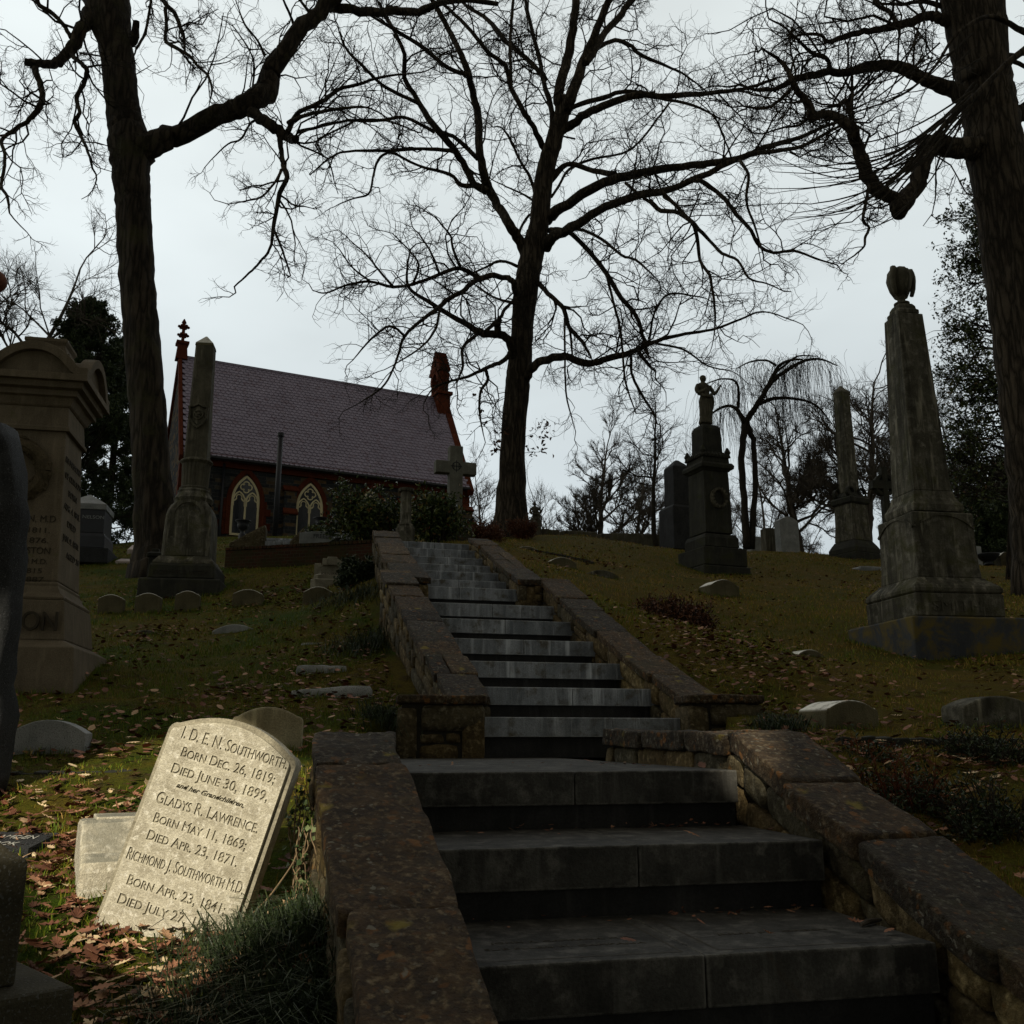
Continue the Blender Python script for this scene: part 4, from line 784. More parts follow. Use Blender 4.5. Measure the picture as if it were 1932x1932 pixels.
# --- near pedestal at the bottom left
rho = R(45); C = PY(146, 1860, 2.0); v = np.array([math.cos(rho), math.sin(rho)]); u = np.array([-v[1], v[0]]); a0 = .30; cen = C[:2] - v * a0 + u * a0
z0 = C[2] - .30; np_ = thing('near_pedestal', 'shaded granite pedestal corner cut off by the bottom left corner of the picture', 'pedestal', (cen[0], cen[1], z0), rho)
m = MB(); m.addp(sq_loft([(-.3, a0), (.30, a0)])); m.build('plinth', MT['granite_ped'], np_, bevel=.012)
m = MB(); m.addp(sq_loft([(.301, a0 - .085), (.515, a0 - .085), (.53, a0 - .087), (.545, a0 - .11), (.565, a0 - .13), (.60, a0 - .14)])); m.build('ogee_die', MT['granite_ped'], np_, bevel=.004)
# --- dark upright silhouette stone at the left edge
ol = [(-60, 1500), (2, 1500), (5, 1420), (19, 1256), (24, 1180), (33, 1080), (44, 1000), (49, 955), (46, 915), (40, 880), (30, 845), (22, 815), (12, 806), (-60, 800)]
Yk = 4.4; c0 = PY(-30, 1500, Yk); us = thing('upright_stone', 'dark rough upright stone bulging in from the left edge of the picture', 'monument', tuple(c0)); P = [PY(x, y, Yk) - c0 for x, y in ol]
m = MB(); n = 26
prof_z = np.linspace(P[1][2], P[-2][2], n); xe = np.interp(prof_z, [p[2] for p in P[1:-1]], [p[0] for p in P[1:-1]]); V, F = [], []
for i, (zz, x) in enumerate(zip(prof_z, xe)):
    for j in range(20):
        an = 2 * math.pi * j / 20; rx = (x + .12); q = (abs(math.cos(an)) ** 4 + abs(math.sin(an)) ** 4) ** -.25; V.append((-.12 + rx * math.cos(an) * q * (1 + .02 * math.sin(j * 2.1 + i)), .0 + .13 * math.sin(an) * q, zz))
for i in range(n - 1):
    for j in range(20): F.append((i * 20 + j, i * 20 + (j + 1) % 20, (i + 1) * 20 + (j + 1) % 20, (i + 1) * 20 + j))
F.append(tuple((n - 1) * 20 + j for j in range(20))); F.append(tuple(range(20))[::-1]); V = np.array(V); V += np.stack([hash_noise(V, 3, k) * .03 + hash_noise(V, 11, k + 5) * .012 for k in range(3)], 1) * [.5, 1.6, 1]; m.addp((V, F)); m.build('stone_body', MT['granite_dark'], us, smooth=True)
# rusty round lantern top at the left edge
c0 = PY(-16, 530, 9.0); zg = gz(c0[0], c0[1]); lp = thing('lamp_post', 'rusty round lamp head just peeping in at the left edge against the sky', 'lamp post', (c0[0], c0[1], zg)); k = mpx(c0); m = MB(); hh = c0[2] - zg
m.addp(lathe([(.03, 0), (.06, .02), (.05, .2), (.03, .25), (.025, hh - 20 * k)], 12)); m.build('pole', MT['iron'], lp, smooth=True)
MT['rust'] = flat_mat('rusty_iron', (.12, .035, .015), .8, .4, 30)
m = MB(); r1 = 27 * k; m.addp(lathe([(r1 * .3, hh - 24 * k)] + [(r1 * math.cos(t), hh + r1 * .85 * math.sin(t)) for t in np.linspace(-1.1, 1.35, 14)] + [(.005, hh + r1 * .95)], 24)); m.build('lamp_head', MT['rust'], lp, smooth=True)
# --- dark family monument behind the left monument
g = Mono('dark_granite_monument', 'dark polished granite block monument with a low pyramid top, below the evergreen at the left', 'monument', 197, 1048, 19.5, .5, 12, -1)
g.part('base', [(1062, 125), (1034, 122)], 'granite_dark'); g.part('lower_block', [(1033.8, 100), (1012, 98), (1006, 92)], 'black_granite'); o, p = g.part('die', [(1005.8, 88), (962, 86)], 'black_granite'); g.part('cap', [(961.8, 90), (951, 90), (934, 4)], 'granite')
m = MB(); V, F = text_arr('NELSON', .10, .42, ext=.003); m.addp((put(V, (-.02, -p[1][1] - .002, p[1][0] - .2), (1, 0, 0), (0, 0, 1), (0, -1, 0)), F)); m.build('lettering', MT['granite'], o)
for (lab, x0, x1, y0, y1, Y, t) in (('pinkish flat ledger slab on the left lawn, nearer of two', 217, 290, 1050, 1062, 19.5, -7), ('pinkish tilted ledger slab just left of the big leaning trunk, upper of two', 240, 300, 1024, 1040, 21.5, -10)):
    a, b = PY(x0, y1, Y), PY(x1, y1, Y); r0 = thing('ledger_slab', lab, 'gravestone', tuple(a), R(10)); m = MB(); w = b[0] - a[0]; hh = PY(x0, y0, Y)[2] - a[2]; m.addp(([(0, 0, -.2), (w, 0, -.2), (w, .7, -.2), (0, .7, -.2), (0, 0, .05), (w, 0, .05), (w, .45, hh + .04), (0, .45, hh + .04)], box(0, 1, 0, 1, 0, 1)[1])); m.build('slab', MT['pinkstone'], r0, bevel=.015)
g = Mono('stone_post', 'small mossy corner post at the foot of the big leaning trunk', 'post', 300, 1096, 15.6, .11, 10, -1); g.part('shaft', [(1100, 26), (1050, 24)], 'soot'); g.part('cap', [(1049.8, 32), (1043, 32), (1041, 16), (1035, 15)], 'soot')
# --- low tomb with cross
C = PY(625, 1112, 13.3); tb = thing('cross_tomb', 'low marble tomb with a carved cross lying on its roof, before the brick wall', 'tomb', tuple(C), R(12)); w = 36 * mpx(C); MT['tomb_marble'] = stone_mat('tomb_marble', (.13, .12, .09), (.26, .245, .19), None, scale=5, bump=.004, grain=100, spec=.15)
def hex_loft(ps):
    V, F = [], []
    for (z, a, l0, l1) in ps: V += [(-a, l0 + a * .25, z), (-a * .78, l0, z), (a * .78, l0, z), (a, l0 + a * .25, z), (a, l1, z), (-a, l1, z)]
    for i in range(len(ps) - 1):
        for j in range(6): F.append((i * 6 + j, i * 6 + (j + 1) % 6, (i + 1) * 6 + (j + 1) % 6, (i + 1) * 6 + j))
    F += [tuple(range(6))[::-1], tuple((len(ps) - 1) * 6 + j for j in range(6))]; return V, F
h_ = (1112 - 1048) * mpx(C); m = MB(); m.addp(hex_loft([(-.2, w * 1.08, 0, 1.6), (h_ * .30, w * 1.08, 0, 1.6), (h_ * .33, w * 1.02, .05, 1.55)])); m.build('base', MT['tomb_marble'], tb, bevel=.006)
m = MB(); m.addp(hex_loft([(h_ * .33, w * .93, .1, 1.5), (h_ * .46, w * .93, .1, 1.5), (h_ * .54, w * .72, .2, 1.4)])); lo = m.build('coping_stone', MT['tomb_marble'], tb, bevel=.005)
m = MB(); zz = h_ * .54; V = [(-w * .62, .22, zz), (w * .62, .22, zz), (w * .62, 1.35, zz), (-w * .62, 1.35, zz), (-w * .62, .22, zz + .07), (w * .62, .22, zz + .07), (w * .62, 1.35, zz + .07), (-w * .62, 1.35, zz + .07), (0, .22, zz + .17), (0, 1.35, zz + .17)]; m.addp((V, [(0, 1, 5, 8, 4), (3, 7, 9, 6, 2), (4, 8, 9, 7), (5, 6, 9, 8), (0, 4, 7, 3), (1, 2, 6, 5)])); m.build('gabled_roof', MT['tomb_marble'], tb, bevel=.004)
m = MB(); zr = zz + .15; m.addp(box(-.07, .07, .16, 1.3, zr - .03, zr + .09)); m.addp(box(-w * .72, w * .72, .85, 1.02, zr - .09, zr + .088))
for sx in (-1, 1): m.addp(box(sx * w * .72 - .05, sx * w * .72 + .05, .80, 1.07, zr - .1, zr + .10)); m.addp(box(sx * .1 - .035, sx * .1 + .035, .14, .24, zr - .04, zr + .06))
m.build('carved_cross', MT['tomb_marble'], tb, bevel=.01)
m = MB(); V, F = text_arr('KENDALL', .07, w * 1.1, ext=.002); m.addp((put(V, (-w * .55, .115, h_ * .475), (1, 0, 0), (0, .7, .7), (0, -.7, .7)), F)); m.build('lettering', MT['letters'], lo)
# --- brick wall terrace
def wallmap(n, l, co):                # lays a brick pattern upright on walls facing any way
    s = n.new('ShaderNodeSeparateXYZ'); l.new(co, s.inputs[0]); a = n.new('ShaderNodeMath'); a.operation = 'ADD'; l.new(s.outputs['X'], a.inputs[0]); l.new(s.outputs['Y'], a.inputs[1]); c = n.new('ShaderNodeCombineXYZ'); l.new(a.outputs[0], c.inputs[0]); l.new(s.outputs['Z'], c.inputs[1]); return c
def brick_mat():
    m, n, l, bs = M_new('mossy_brick'); tc = n.new('ShaderNodeTexCoord'); mp = wallmap(n, l, tc.outputs['Object'])
    b = n.new('ShaderNodeTexBrick'); b.inputs['Scale'].default_value = 4.4; b.inputs['Color1'].default_value = (.062, .024, .014, 1); b.inputs['Color2'].default_value = (.034, .018, .012, 1); b.inputs['Mortar'].default_value = (.055, .05, .035, 1); b.inputs['Mortar Size'].default_value = .018; l.new(mp.outputs[0], b.inputs['Vector'])
    o = mixc(n, l, rng_(n, l, nz(n, l, tc.outputs['Object'], 2.2, 6, .7), .42, .6, 0, .85), b.outputs[0], (.030, .032, .012)); l.new(o, bs.inputs['Base Color']); bs.inputs['Specular IOR Level'].default_value = .1; bs.inputs['Roughness'].default_value = .95; bumpn(n, l, bs, b.outputs['Fac'], -.01); return m
MT['brick'] = brick_mat()
a, b = PY(423, 1074, 16.4), PY(712, 1062, 15.7); bw = thing('brick_wall', 'low mossy brick retaining wall below the chapel terrace', 'wall', (a[0], a[1], a[2] - .3), math.atan2(b[1] - a[1], b[0] - a[0])); Lb = np.linalg.norm((b - a)[:2]); hb = PY(560, 1026, 16.0)[2] - PY(560, 1068, 16.0)[2] + .3
m = MB(); m.addp(box(0, Lb + .1, 0, .26, -.5, hb - .06)); m.build('brickwork', MT['brick'], bw, bevel=.006)
m = MB(); x = 0
while x < Lb: m.addp(box(x, x + .072, -.012, .28, hb - .058, hb + rng.normal(0, .004)), tone=rng.random()); x += .08
m.build('brick_coping', MT['brick'], bw, bevel=.005)
# ramp of rubble and low stone steps on the terrace, plinth, marker, urns
def rough_mass(name, label, cat, x0, x1, yt0, yt1, yb, Y, dep, mat, seed, rz=10):
    global rng
    keep = rng; rng = np.random.default_rng(seed); a = PY(x0, yb, Y); b = PY(x1, yb, Y); w = b[0] - a[0]; h0 = PY(x0, yt0, Y)[2] - a[2]; h1 = PY(x1, yt1, Y)[2] - a[2]
    root = thing(name, label, cat, tuple(a), R(rz)); m = MB(); fn = lambda S, W, Hh: np.stack([S, W, Hh * (h0 + (h1 - h0) * np.clip(S / w, 0, 1))], 1); rough_stone(m, fn, 0, w, 0, dep, -.3, 1, 12, .012, 6, .4); m.build('stonework', MT[mat], root, smooth=True); rng = keep; return root
rough_mass('low_ramp_wall', 'sloping rubble wing wall above the left part of the brick wall', 'wall', 432, 498, 1024, 984, 1030, 19.5, .4, 'rubble', 31)
rough_mass('low_ramp_wall', 'short rubble wing wall left of the long pale planter', 'wall', 546, 572, 1022, 990, 1030, 19.3, .4, 'rubble', 32)
tp = thing('terrace_steps', 'broad blue-grey stone steps between the two rubble wing walls, before the chapel', 'steps', tuple(PY(460, 1028, 19.6)), R(10)); m = MB(); w = (565 - 470) * mpx(PY(520, 1020, 19.6))
for k in range(3): m.addp(box(0, w * 1.06, k * .38, k * .38 + .42, k * .11 - .2, k * .11 + .1))
m.build('step', MT['slab'], tp, bevel=.008)
pl = thing('inscribed_planter', 'long pale weathered stone planter above the brick wall, greenery behind it', 'planter', tuple(PY(564, 1030, 17.4)), R(10)); m = MB(); w = (665 - 564) * mpx(PY(610, 1020, 17.4)); h = 30 * mpx(PY(610, 1020, 17.4)); m.addp(prism([(0, -.2), (w, -.2), (w, h * .82), (w * .8, h * .95), (w * .5, h), (w * .25, h * .97), (0, h * .85)], 0, .2)); m.build('stone_front', MT['pale'], pl, bevel=.01)
m = MB(); V, F = text_arr('FREELAND', .11, w * .5, ext=.002); m.addp((put(V, (w * .26, -.002, h * .55), (1, 0, 0), (0, 0, 1), (0, -1, 0)), F)); m.build('lettering', MT['granite_dark'], pl)
marker('mossy round-topped marker standing against the long pale planter', 619, 664, 1013, 1034, 16.8, .12, .5, 'soot', 10, .02)
MT['stone_urn'] = MT['iron']
for (x, yt, yb, Y, lab) in ((457, 982, 1010, 22, 'black iron urn before the first chapel window'), (605, 977, 1004, 20.5, 'black iron urn before the second chapel window'), (641, 973, 1006, 20, 'black iron urn half behind the left green shrub')):
    c = PY(x, yb, Y); k = mpx(c); h = (yb - yt) * k; r = 14 * k; ur = thing('iron_urn', lab, 'urn', tuple(c), 0, 'iron urns below the chapel'); m = MB(); m.addp(lathe([(r * .5, -.4), (r * .5, .02), (r * .25, h * .15), (r * .22, h * .3), (r * .6, h * .45), (r * .75, h * .7), (r * .7, h * .85), (r * 1.05, h * .96), (r * 1.05, h), (r * .8, h * .98), (r * .6, h * .8)], 20)); m.build('urn_bowl', MT['iron'], ur, smooth=True)
# broken column between the shrubs
c = PY(764, 1026, 15.3); k = mpx(c); cl = thing('broken_column', 'slim lichened column stump on an octagonal base between the two green shrubs', 'column', tuple(c)); m = MB(); m.addp(lathe([(18.5 * k, -.3), (18.5 * k, 28 * k), (15 * k, 34 * k)], 8)); m.build('octagonal_base', MT['mossy'], cl, bevel=.01)
m = MB(); m.addp(lathe([(15 * k, 33 * k), (15 * k, 36 * k), (11 * k, 39 * k), (10 * k, 100 * k), (10.5 * k, 101 * k)], 22)); m.build('shaft', MT['mossy'], cl, smooth=True); m = MB(); m.addp(lathe([(14 * k, 101 * k), (15 * k, 104 * k), (15 * k, 107 * k), (9 * k, 108 * k)], 22)); m.build('capital', MT['mossy'], cl)
# granite cross
c = PY(857, 1012, 17.5); k = mpx(c); gc = thing('granite_cross', 'tall plain granite cross with a carved monogram, at the right end of the chapel', 'cross', tuple(c), R(18)); m = MB(); m.addp(sq_loft([(-.3, 30 * k, 20 * k), (14 * k, 30 * k, 20 * k), (16 * k, 26 * k, 17 * k)])); m.build('base', MT['granite_ped'], gc, bevel=.01)
w1 = 13 * k; m = MB(); zc = (1012 - 878) * k; zt = (1012 - 836) * k
poly = [(-w1, 16 * k), (w1, 16 * k), (w1, zc - w1), (40 * k, zc - w1), (40 * k, zc + w1 * .85), (w1, zc + w1 * .85), (w1, zt), (-w1, zt), (-w1, zc + w1 * .85), (-40 * k, zc + w1 * .85), (-40 * k, zc - w1), (-w1, zc - w1)]; MT['cross'] = stone_mat('cross_granite', (.085, .085, .07), (.15, .15, .125), None, scale=4, bump=.003, grain=140, spec=.25, streak=.25); m.addp(prism(poly, -w1 * .75, w1 * .75)); cr = m.build('cross_body', MT['cross'], gc, bevel=.012)
m = MB(); y0 = -w1 * .75; 
for q in ([(8 * k * math.cos(t), zc + 1 * k + 8 * k * math.sin(t)) for t in np.linspace(0, 6.28, 18)[:-1]],): m.addp(stroke(q, 1.6 * k, y0 - .004, y0 + .01, True))
for q in ([(-11, 0), (11, 0)], [(0, -12), (0, 12)], [(-5, -5), (-5, 6)], [(-5, 0), (5, 0)], [(5, -5), (5, 6)], [(-3, 8), (3, 8)]): m.addp(stroke([(x * k, zc + k + z * k) for x, z in q], 1.5 * k, y0 - .0035, y0 + .01))
m.build('monogram', MT['granite_dark'], cr)
# black granite tower monument left of the statue monument, celtic cross, skyline stones
g = Mono('tall_granite_monument', 'tall dark grey granite shaft just behind the statue monument', 'monument', 1300, 1040, 24, .6, 21, 1)
g.c = PY(1283, 1040, 25.0)[:2]; g.root.location = (g.c[0], g.c[1], g.z0 - .2)
m = MB(); P_ = lambda y: PY(1283, y, 25.0)[2] - g.z0 + .2; k = mpx(PY(1283, 950, 25)); m.addp(sq_loft([(P_(1042), 28 * k), (P_(962), 27 * k), (P_(957), 22 * k)])); m.build('die', MT['granite_dark'], g.root, bevel=.02); m = MB(); m.addp(sq_loft([(P_(957), 19 * k), (P_(884), 18 * k), (P_(869), 3 * k)])); m.build('shaft', MT['granite_dark'], g.root, bevel=.02)
c = PY(1681, 1060, 24.5); k = mpx(c); cc = thing('celtic_cross', 'dark ringed stone cross half hidden behind the great urn-topped obelisk', 'cross', tuple(c), R(10)); zc = (1060 - 911) * k; m = MB()
poly = [(-8 * k, 0), (8 * k, 0), (6 * k, zc - 8 * k), (27 * k, zc - 8 * k), (27 * k, zc + 8 * k), (6 * k, zc + 8 * k), (6 * k, zc + 36 * k), (-6 * k, zc + 36 * k), (-6 * k, zc + 8 * k), (-27 * k, zc + 8 * k), (-27 * k, zc - 8 * k), (-6 * k, zc - 8 * k)]; m.addp(prism(poly, -.09, .09)); cb = m.build('cross_body', MT['soot'], cc, bevel=.01)
m = MB(); m.addp(stroke([(19 * k * math.cos(t), zc + 19 * k * math.sin(t)) for t in np.linspace(0, 6.283, 25)[:-1]], 6 * k, -.07, .07, True)); m.build('ring', MT['soot'], cc)
for (lab, x0, x1, y0, y1, Y, rs, mt) in (('small grey skyline stone left of the three by the weeping tree', 1419, 1448, 1011, 1038, 31, .15, 'granite'), ('flat-capped brown stone on the skyline right of the weeping tree', 1447, 1476, 995, 1040, 30, .02, 'marble_dark'), ('tall grey rustic stone on the skyline, largest right of the weeping tree', 1475, 1518, 973, 1043, 29, .12, 'granite'),
                                         ('pale slanting headstone seen past the right foot of the great obelisk', 1836, 1857, 1030, 1068, 26, .02, 'granite'), ('low brown stub stone with pale cap at the right edge', 1890, 1914, 1041, 1076, 25, .25, 'marble_top'), ('pinkish headstone cut by the right edge of the picture', 1918, 1950, 1020, 1078, 24.5, .1, 'pinkstone')):
    marker(lab, x0, x1, y0, y1, Y, .3, rs, mt, 20 if Y > 27 else 5, .03)
c = PY(1866, 1066, 25); k = mpx(c); ur = thing('iron_urn', 'wide black garden urn on the lawn beside the pale slanting headstone', 'urn', tuple(c)); m = MB(); m.addp(lathe([(9 * k, 0), (9 * k, 2 * k), (6 * k, 5 * k), (13 * k, 9 * k), (17 * k, 14 * k), (21 * k, 19 * k), (21 * k, 21 * k), (14 * k, 20 * k)], 20)); m.build('urn_bowl', MT['iron'], ur, smooth=True)
# brick-edged bed border and pale ledgers near the crest
a = PY(930, 1042, 17.8); b = PY(1105, 1051, 16.8); be = thing('brick_border', 'dark brick edging strip across the lawn right of the top steps', 'edging', tuple(a), math.atan2(b[1] - a[1], b[0] - a[0])); m = MB(); L_ = np.linalg.norm((b - a)[:2]); x = 0
while x < L_: f_ = (x + .05) / L_; q = a + (b - a) * f_; zb2 = gz(q[0], q[1]) - a[2]; m.addp(box(x, x + .10, 0, .16, zb2 - .3, zb2 + .04 + rng.normal(0, .008)), tone=rng.random()); x += .108
m.build('bricks', MT['soot'], be)
for (lab, x0, x1, y0, y1, Y) in (('pale ledger tomb with sloped top near the foot of the central tree', 1000, 1056, 997, 1007, 25), ('long pale stone coping along the crest right of the central tree', 1056, 1126, 1001, 1010, 25.5), ('narrow far stone coping running towards the tall granite shaft', 1126, 1252, 1006, 1017, 27)):
    a, b = PY(x0, y1, Y), PY(x1, y1, Y); r0 = thing('stone_coping', lab, 'tomb', tuple(a), math.atan2((b - a)[1], (b - a)[0])); w = b[0] - a[0]; h = (y1 - y0) * mpx(a); m = MB(); m.addp(prism([(0, -.4), (w, -.4), (w, h * .6), (w * .96, h * .8), (w * .7, h * .8), (w * .6, h), (w * .08, h), (0, h * .7)], 0, .9)); m.build('coping_block', MT['marble_dark'], r0, bevel=.02)
# small seated angel
c = PY(1010, 1000, 25); k = mpx(c); sa = thing('seated_statue', 'small pale seated cherub statue at the foot of the central tree', 'statue', tuple(c)); statue(sa, 0, 54 * k, 'marble_dark', 'figure'); m = MB(); m.addp(sq_loft([(-.4, 12 * k), (10 * k, 11 * k), (22 * k, 9 * k)])); m.build('pedestal', MT['mossy'], sa, bevel=.02)

# ------------------------------------------------------------ chapel
A = np.array([-11.92, 33.0]); Bp = np.array([-1.79, 38.04]); ang = math.atan2(*(Bp - A)[::-1]); LC = float(np.linalg.norm(Bp - A)); WC = 5.5; ZB = 6.6; ZE = 10.30 - ZB; ZR = 14.72 - ZB
ch = thing('stone_chapel', 'small gothic chapel of dark rubble stone with red sandstone trim and purple slate roof', 'chapel', (A[0], A[1], ZB), ang)
dv = np.array([math.cos(ang), math.sin(ang)]); nv = np.array([-dv[1], dv[0]])
def wall_x(px_, y=950, off=0.0):
    r = ray(px_, y); k = ((A + nv * off) @ nv) / (r[:2] @ nv); P = r * k; return float((P[:2] - A) @ dv), P[2] - ZB
def chapel_wall_mat():
    m, n, l, bs = M_new('chapel_rubble'); tc = n.new('ShaderNodeTexCoord'); mp = wallmap(n, l, tc.outputs['Object'])
    dn = n.new('ShaderNodeTexNoise'); dn.inputs['Scale'].default_value = 2; l.new(mp.outputs[0], dn.inputs['Vector']); wv = mixc(n, l, .05, mp.outputs[0], dn.outputs['Color'])
    b = n.new('ShaderNodeTexBrick'); b.inputs['Scale'].default_value = 2.6; b.inputs['Color1'].default_value = (0, 0, 0, 1); b.inputs['Color2'].default_value = (1, 1, 1, 1); b.inputs['Mortar'].default_value = (.5, .5, .5, 1); b.inputs['Mortar Size'].default_value = .012; b.inputs['Row Height'].default_value = .33; b.inputs['Brick Width'].default_value = .8; b.offset = .37; b.squash = 1.6; b.squash_frequency = 3; l.new(wv, b.inputs['Vector'])
    r = ramp(n, [(0, (.020, .022, .025)), (.3, (.045, .047, .05)), (.55, (.03, .035, .04)), (.75, (.11, .075, .042)), (1, (.07, .065, .055))]); l.new(b.outputs['Color'], r.inputs[0]); o = mixc(n, l, b.outputs['Fac'], r.outputs[0], (.10, .095, .085))
    o = mixc(n, l, .7, o, mixc(n, l, rng_(n, l, nz(n, l, tc.outputs['Object'], 12, 5), .3, .7), (.5, .5, .5), (1.4, 1.4, 1.4)), 'MULTIPLY'); l.new(o, bs.inputs['Base Color']); bs.inputs['Roughness'].default_value = 1; bs.inputs['Specular IOR Level'].default_value = .02; bumpn(n, l, bs, b.outputs['Fac'], -.03); return m
MT['chapel'] = chapel_wall_mat()
m = MB(); m.addp(([(0, 0, -1.5), (LC, 0, -1.5), (LC, WC, -1.5), (0, WC, -1.5), (0, 0, ZE), (LC, 0, ZE), (LC, WC, ZE), (0, WC, ZE), (0, WC / 2, ZR - .1), (LC, WC / 2, ZR - .1)], [(0, 1, 5, 4), (2, 3, 7, 6), (1, 2, 6, 9, 5), (3, 0, 4, 8, 7), (4, 5, 9, 8), (7, 8, 9, 6)])); cw = m.build('walls', MT['chapel'], ch)
# roof: slate courses as real overlapping tiles
rf = MB(); rs = math.hypot(WC / 2 + .25, ZR - ZE + .2); sy, sz = (WC / 2 + .25) / rs, (ZR - ZE + .35) / rs; rows = 32; ex = rs * 1.0 / rows; cols = 58; tw = (LC - .3) / cols
for sgn in (0, 1):
    for i in range(rows):
        for j in range(cols + 1):
            xc = .15 + (j + (.5 if i % 2 else 0)) * tw
            if xc > LC - .1: continue
            s0 = i * ex; pts = [(-.5, .45), (-.46, .18), (-.2, -.02), (0, -.1), (.2, -.02), (.46, .18), (.5, .45), (.5, 1.6), (-.5, 1.6)]; V = []
            for (a_, b_) in pts:
                s_ = min(s0 + b_ * ex, rs * 1.005); lift = .035 - .02 * b_; y = -.25 + sy * s_; z = ZE - .3 + sz * s_
                V.append((xc + a_ * tw * .96, y - sz * lift if not sgn else WC - y + sz * lift, z + sy * lift))
            V += [(x, y + (.02 if not sgn else -.02) * sz, z - .02) for x, y, z in V[:7]]
            rf.add(V, None, None, [tuple(range(9)) if not sgn else tuple(range(9))[::-1]] + [(k, k + 1, 10 + k, 9 + k) for k in range(6)], tone=float(np.clip(rng.normal(.5, .12), 0, 1)))
ro = rf.build('roof', MT['slate'], ch)
m = MB(); pr = [(-.26, ZE - .34), (WC / 2, ZR - .0), (WC + .26, ZE - .34), (WC + .24, ZE - .42), (WC / 2, ZR - .09), (-.24, ZE - .42)]
V = [(.1, y, z) for y, z in pr] + [(LC - .1, y, z) for y, z in pr]; m.addp((V, [(0, 1, 7, 6), (1, 2, 8, 7), (3, 4, 10, 9), (4, 5, 11, 10), (2, 3, 9, 8), (5, 0, 6, 11)])); m.build('roof_deck', MT['iron'], ro)
m = MB(); m.addp(box(.1, LC - .1, WC / 2 - .06, WC / 2 + .06, ZR + .02, ZR + .11)); m.build('ridge', MT['slate'], ro)
def coping(x0, x1, over):
    m = MB(); o_ = over; V = []
    for x in (x0, x1): V += [(x, -.34, ZE - .42), (x, WC / 2, ZR + .22), (x, WC + .34, ZE - .42), (x, WC + .20, ZE - .62), (x, WC / 2, ZR - .14), (x, -.20, ZE - .62)]
    m.addp((V, [(0, 1, 7, 6), (1, 2, 8, 7), (2, 3, 9, 8), (3, 4, 10, 9), (4, 5, 11, 10), (5, 0, 6, 11), (0, 5, 4, 1), (1, 4, 3, 2), (6, 7, 10, 11), (7, 8, 9, 10)])); return m.build('gable_coping', MT['redbrown'], ch, bevel=.02)
coping(-.09, .05, 0); coping(LC - .18, LC + .12, 0)
m = MB(); m.addp(box(.0, LC, -.10, .02, ZE - .62, ZE - .12)); m.addp(box(-.02, LC + .02, -.22, -.02, ZE - .30, ZE - .18)); m.build('eaves_band', MT['redbrown'], ch, bevel=.01)
m = MB(); m.addp(box(.05, LC - .05, -.36, -.24, ZE - .40, ZE - .30)); m.build('gutter', MT['iron'], ch, bevel=.02)
for x in (-.02, LC - .30):
    m = MB(); z = -1.2; k = 0
    while z < ZE - .7: w = .42 if k % 2 else .28; m.addp(box(x - (.0 if x < 1 else w - .32), x + (w if x < 1 else .34), -.035, .3, z, z + .28), tone=rng.random()); z += .285; k += 1
    m.build('corner_quoins', MT['redbrown'], ch, bevel=.01)
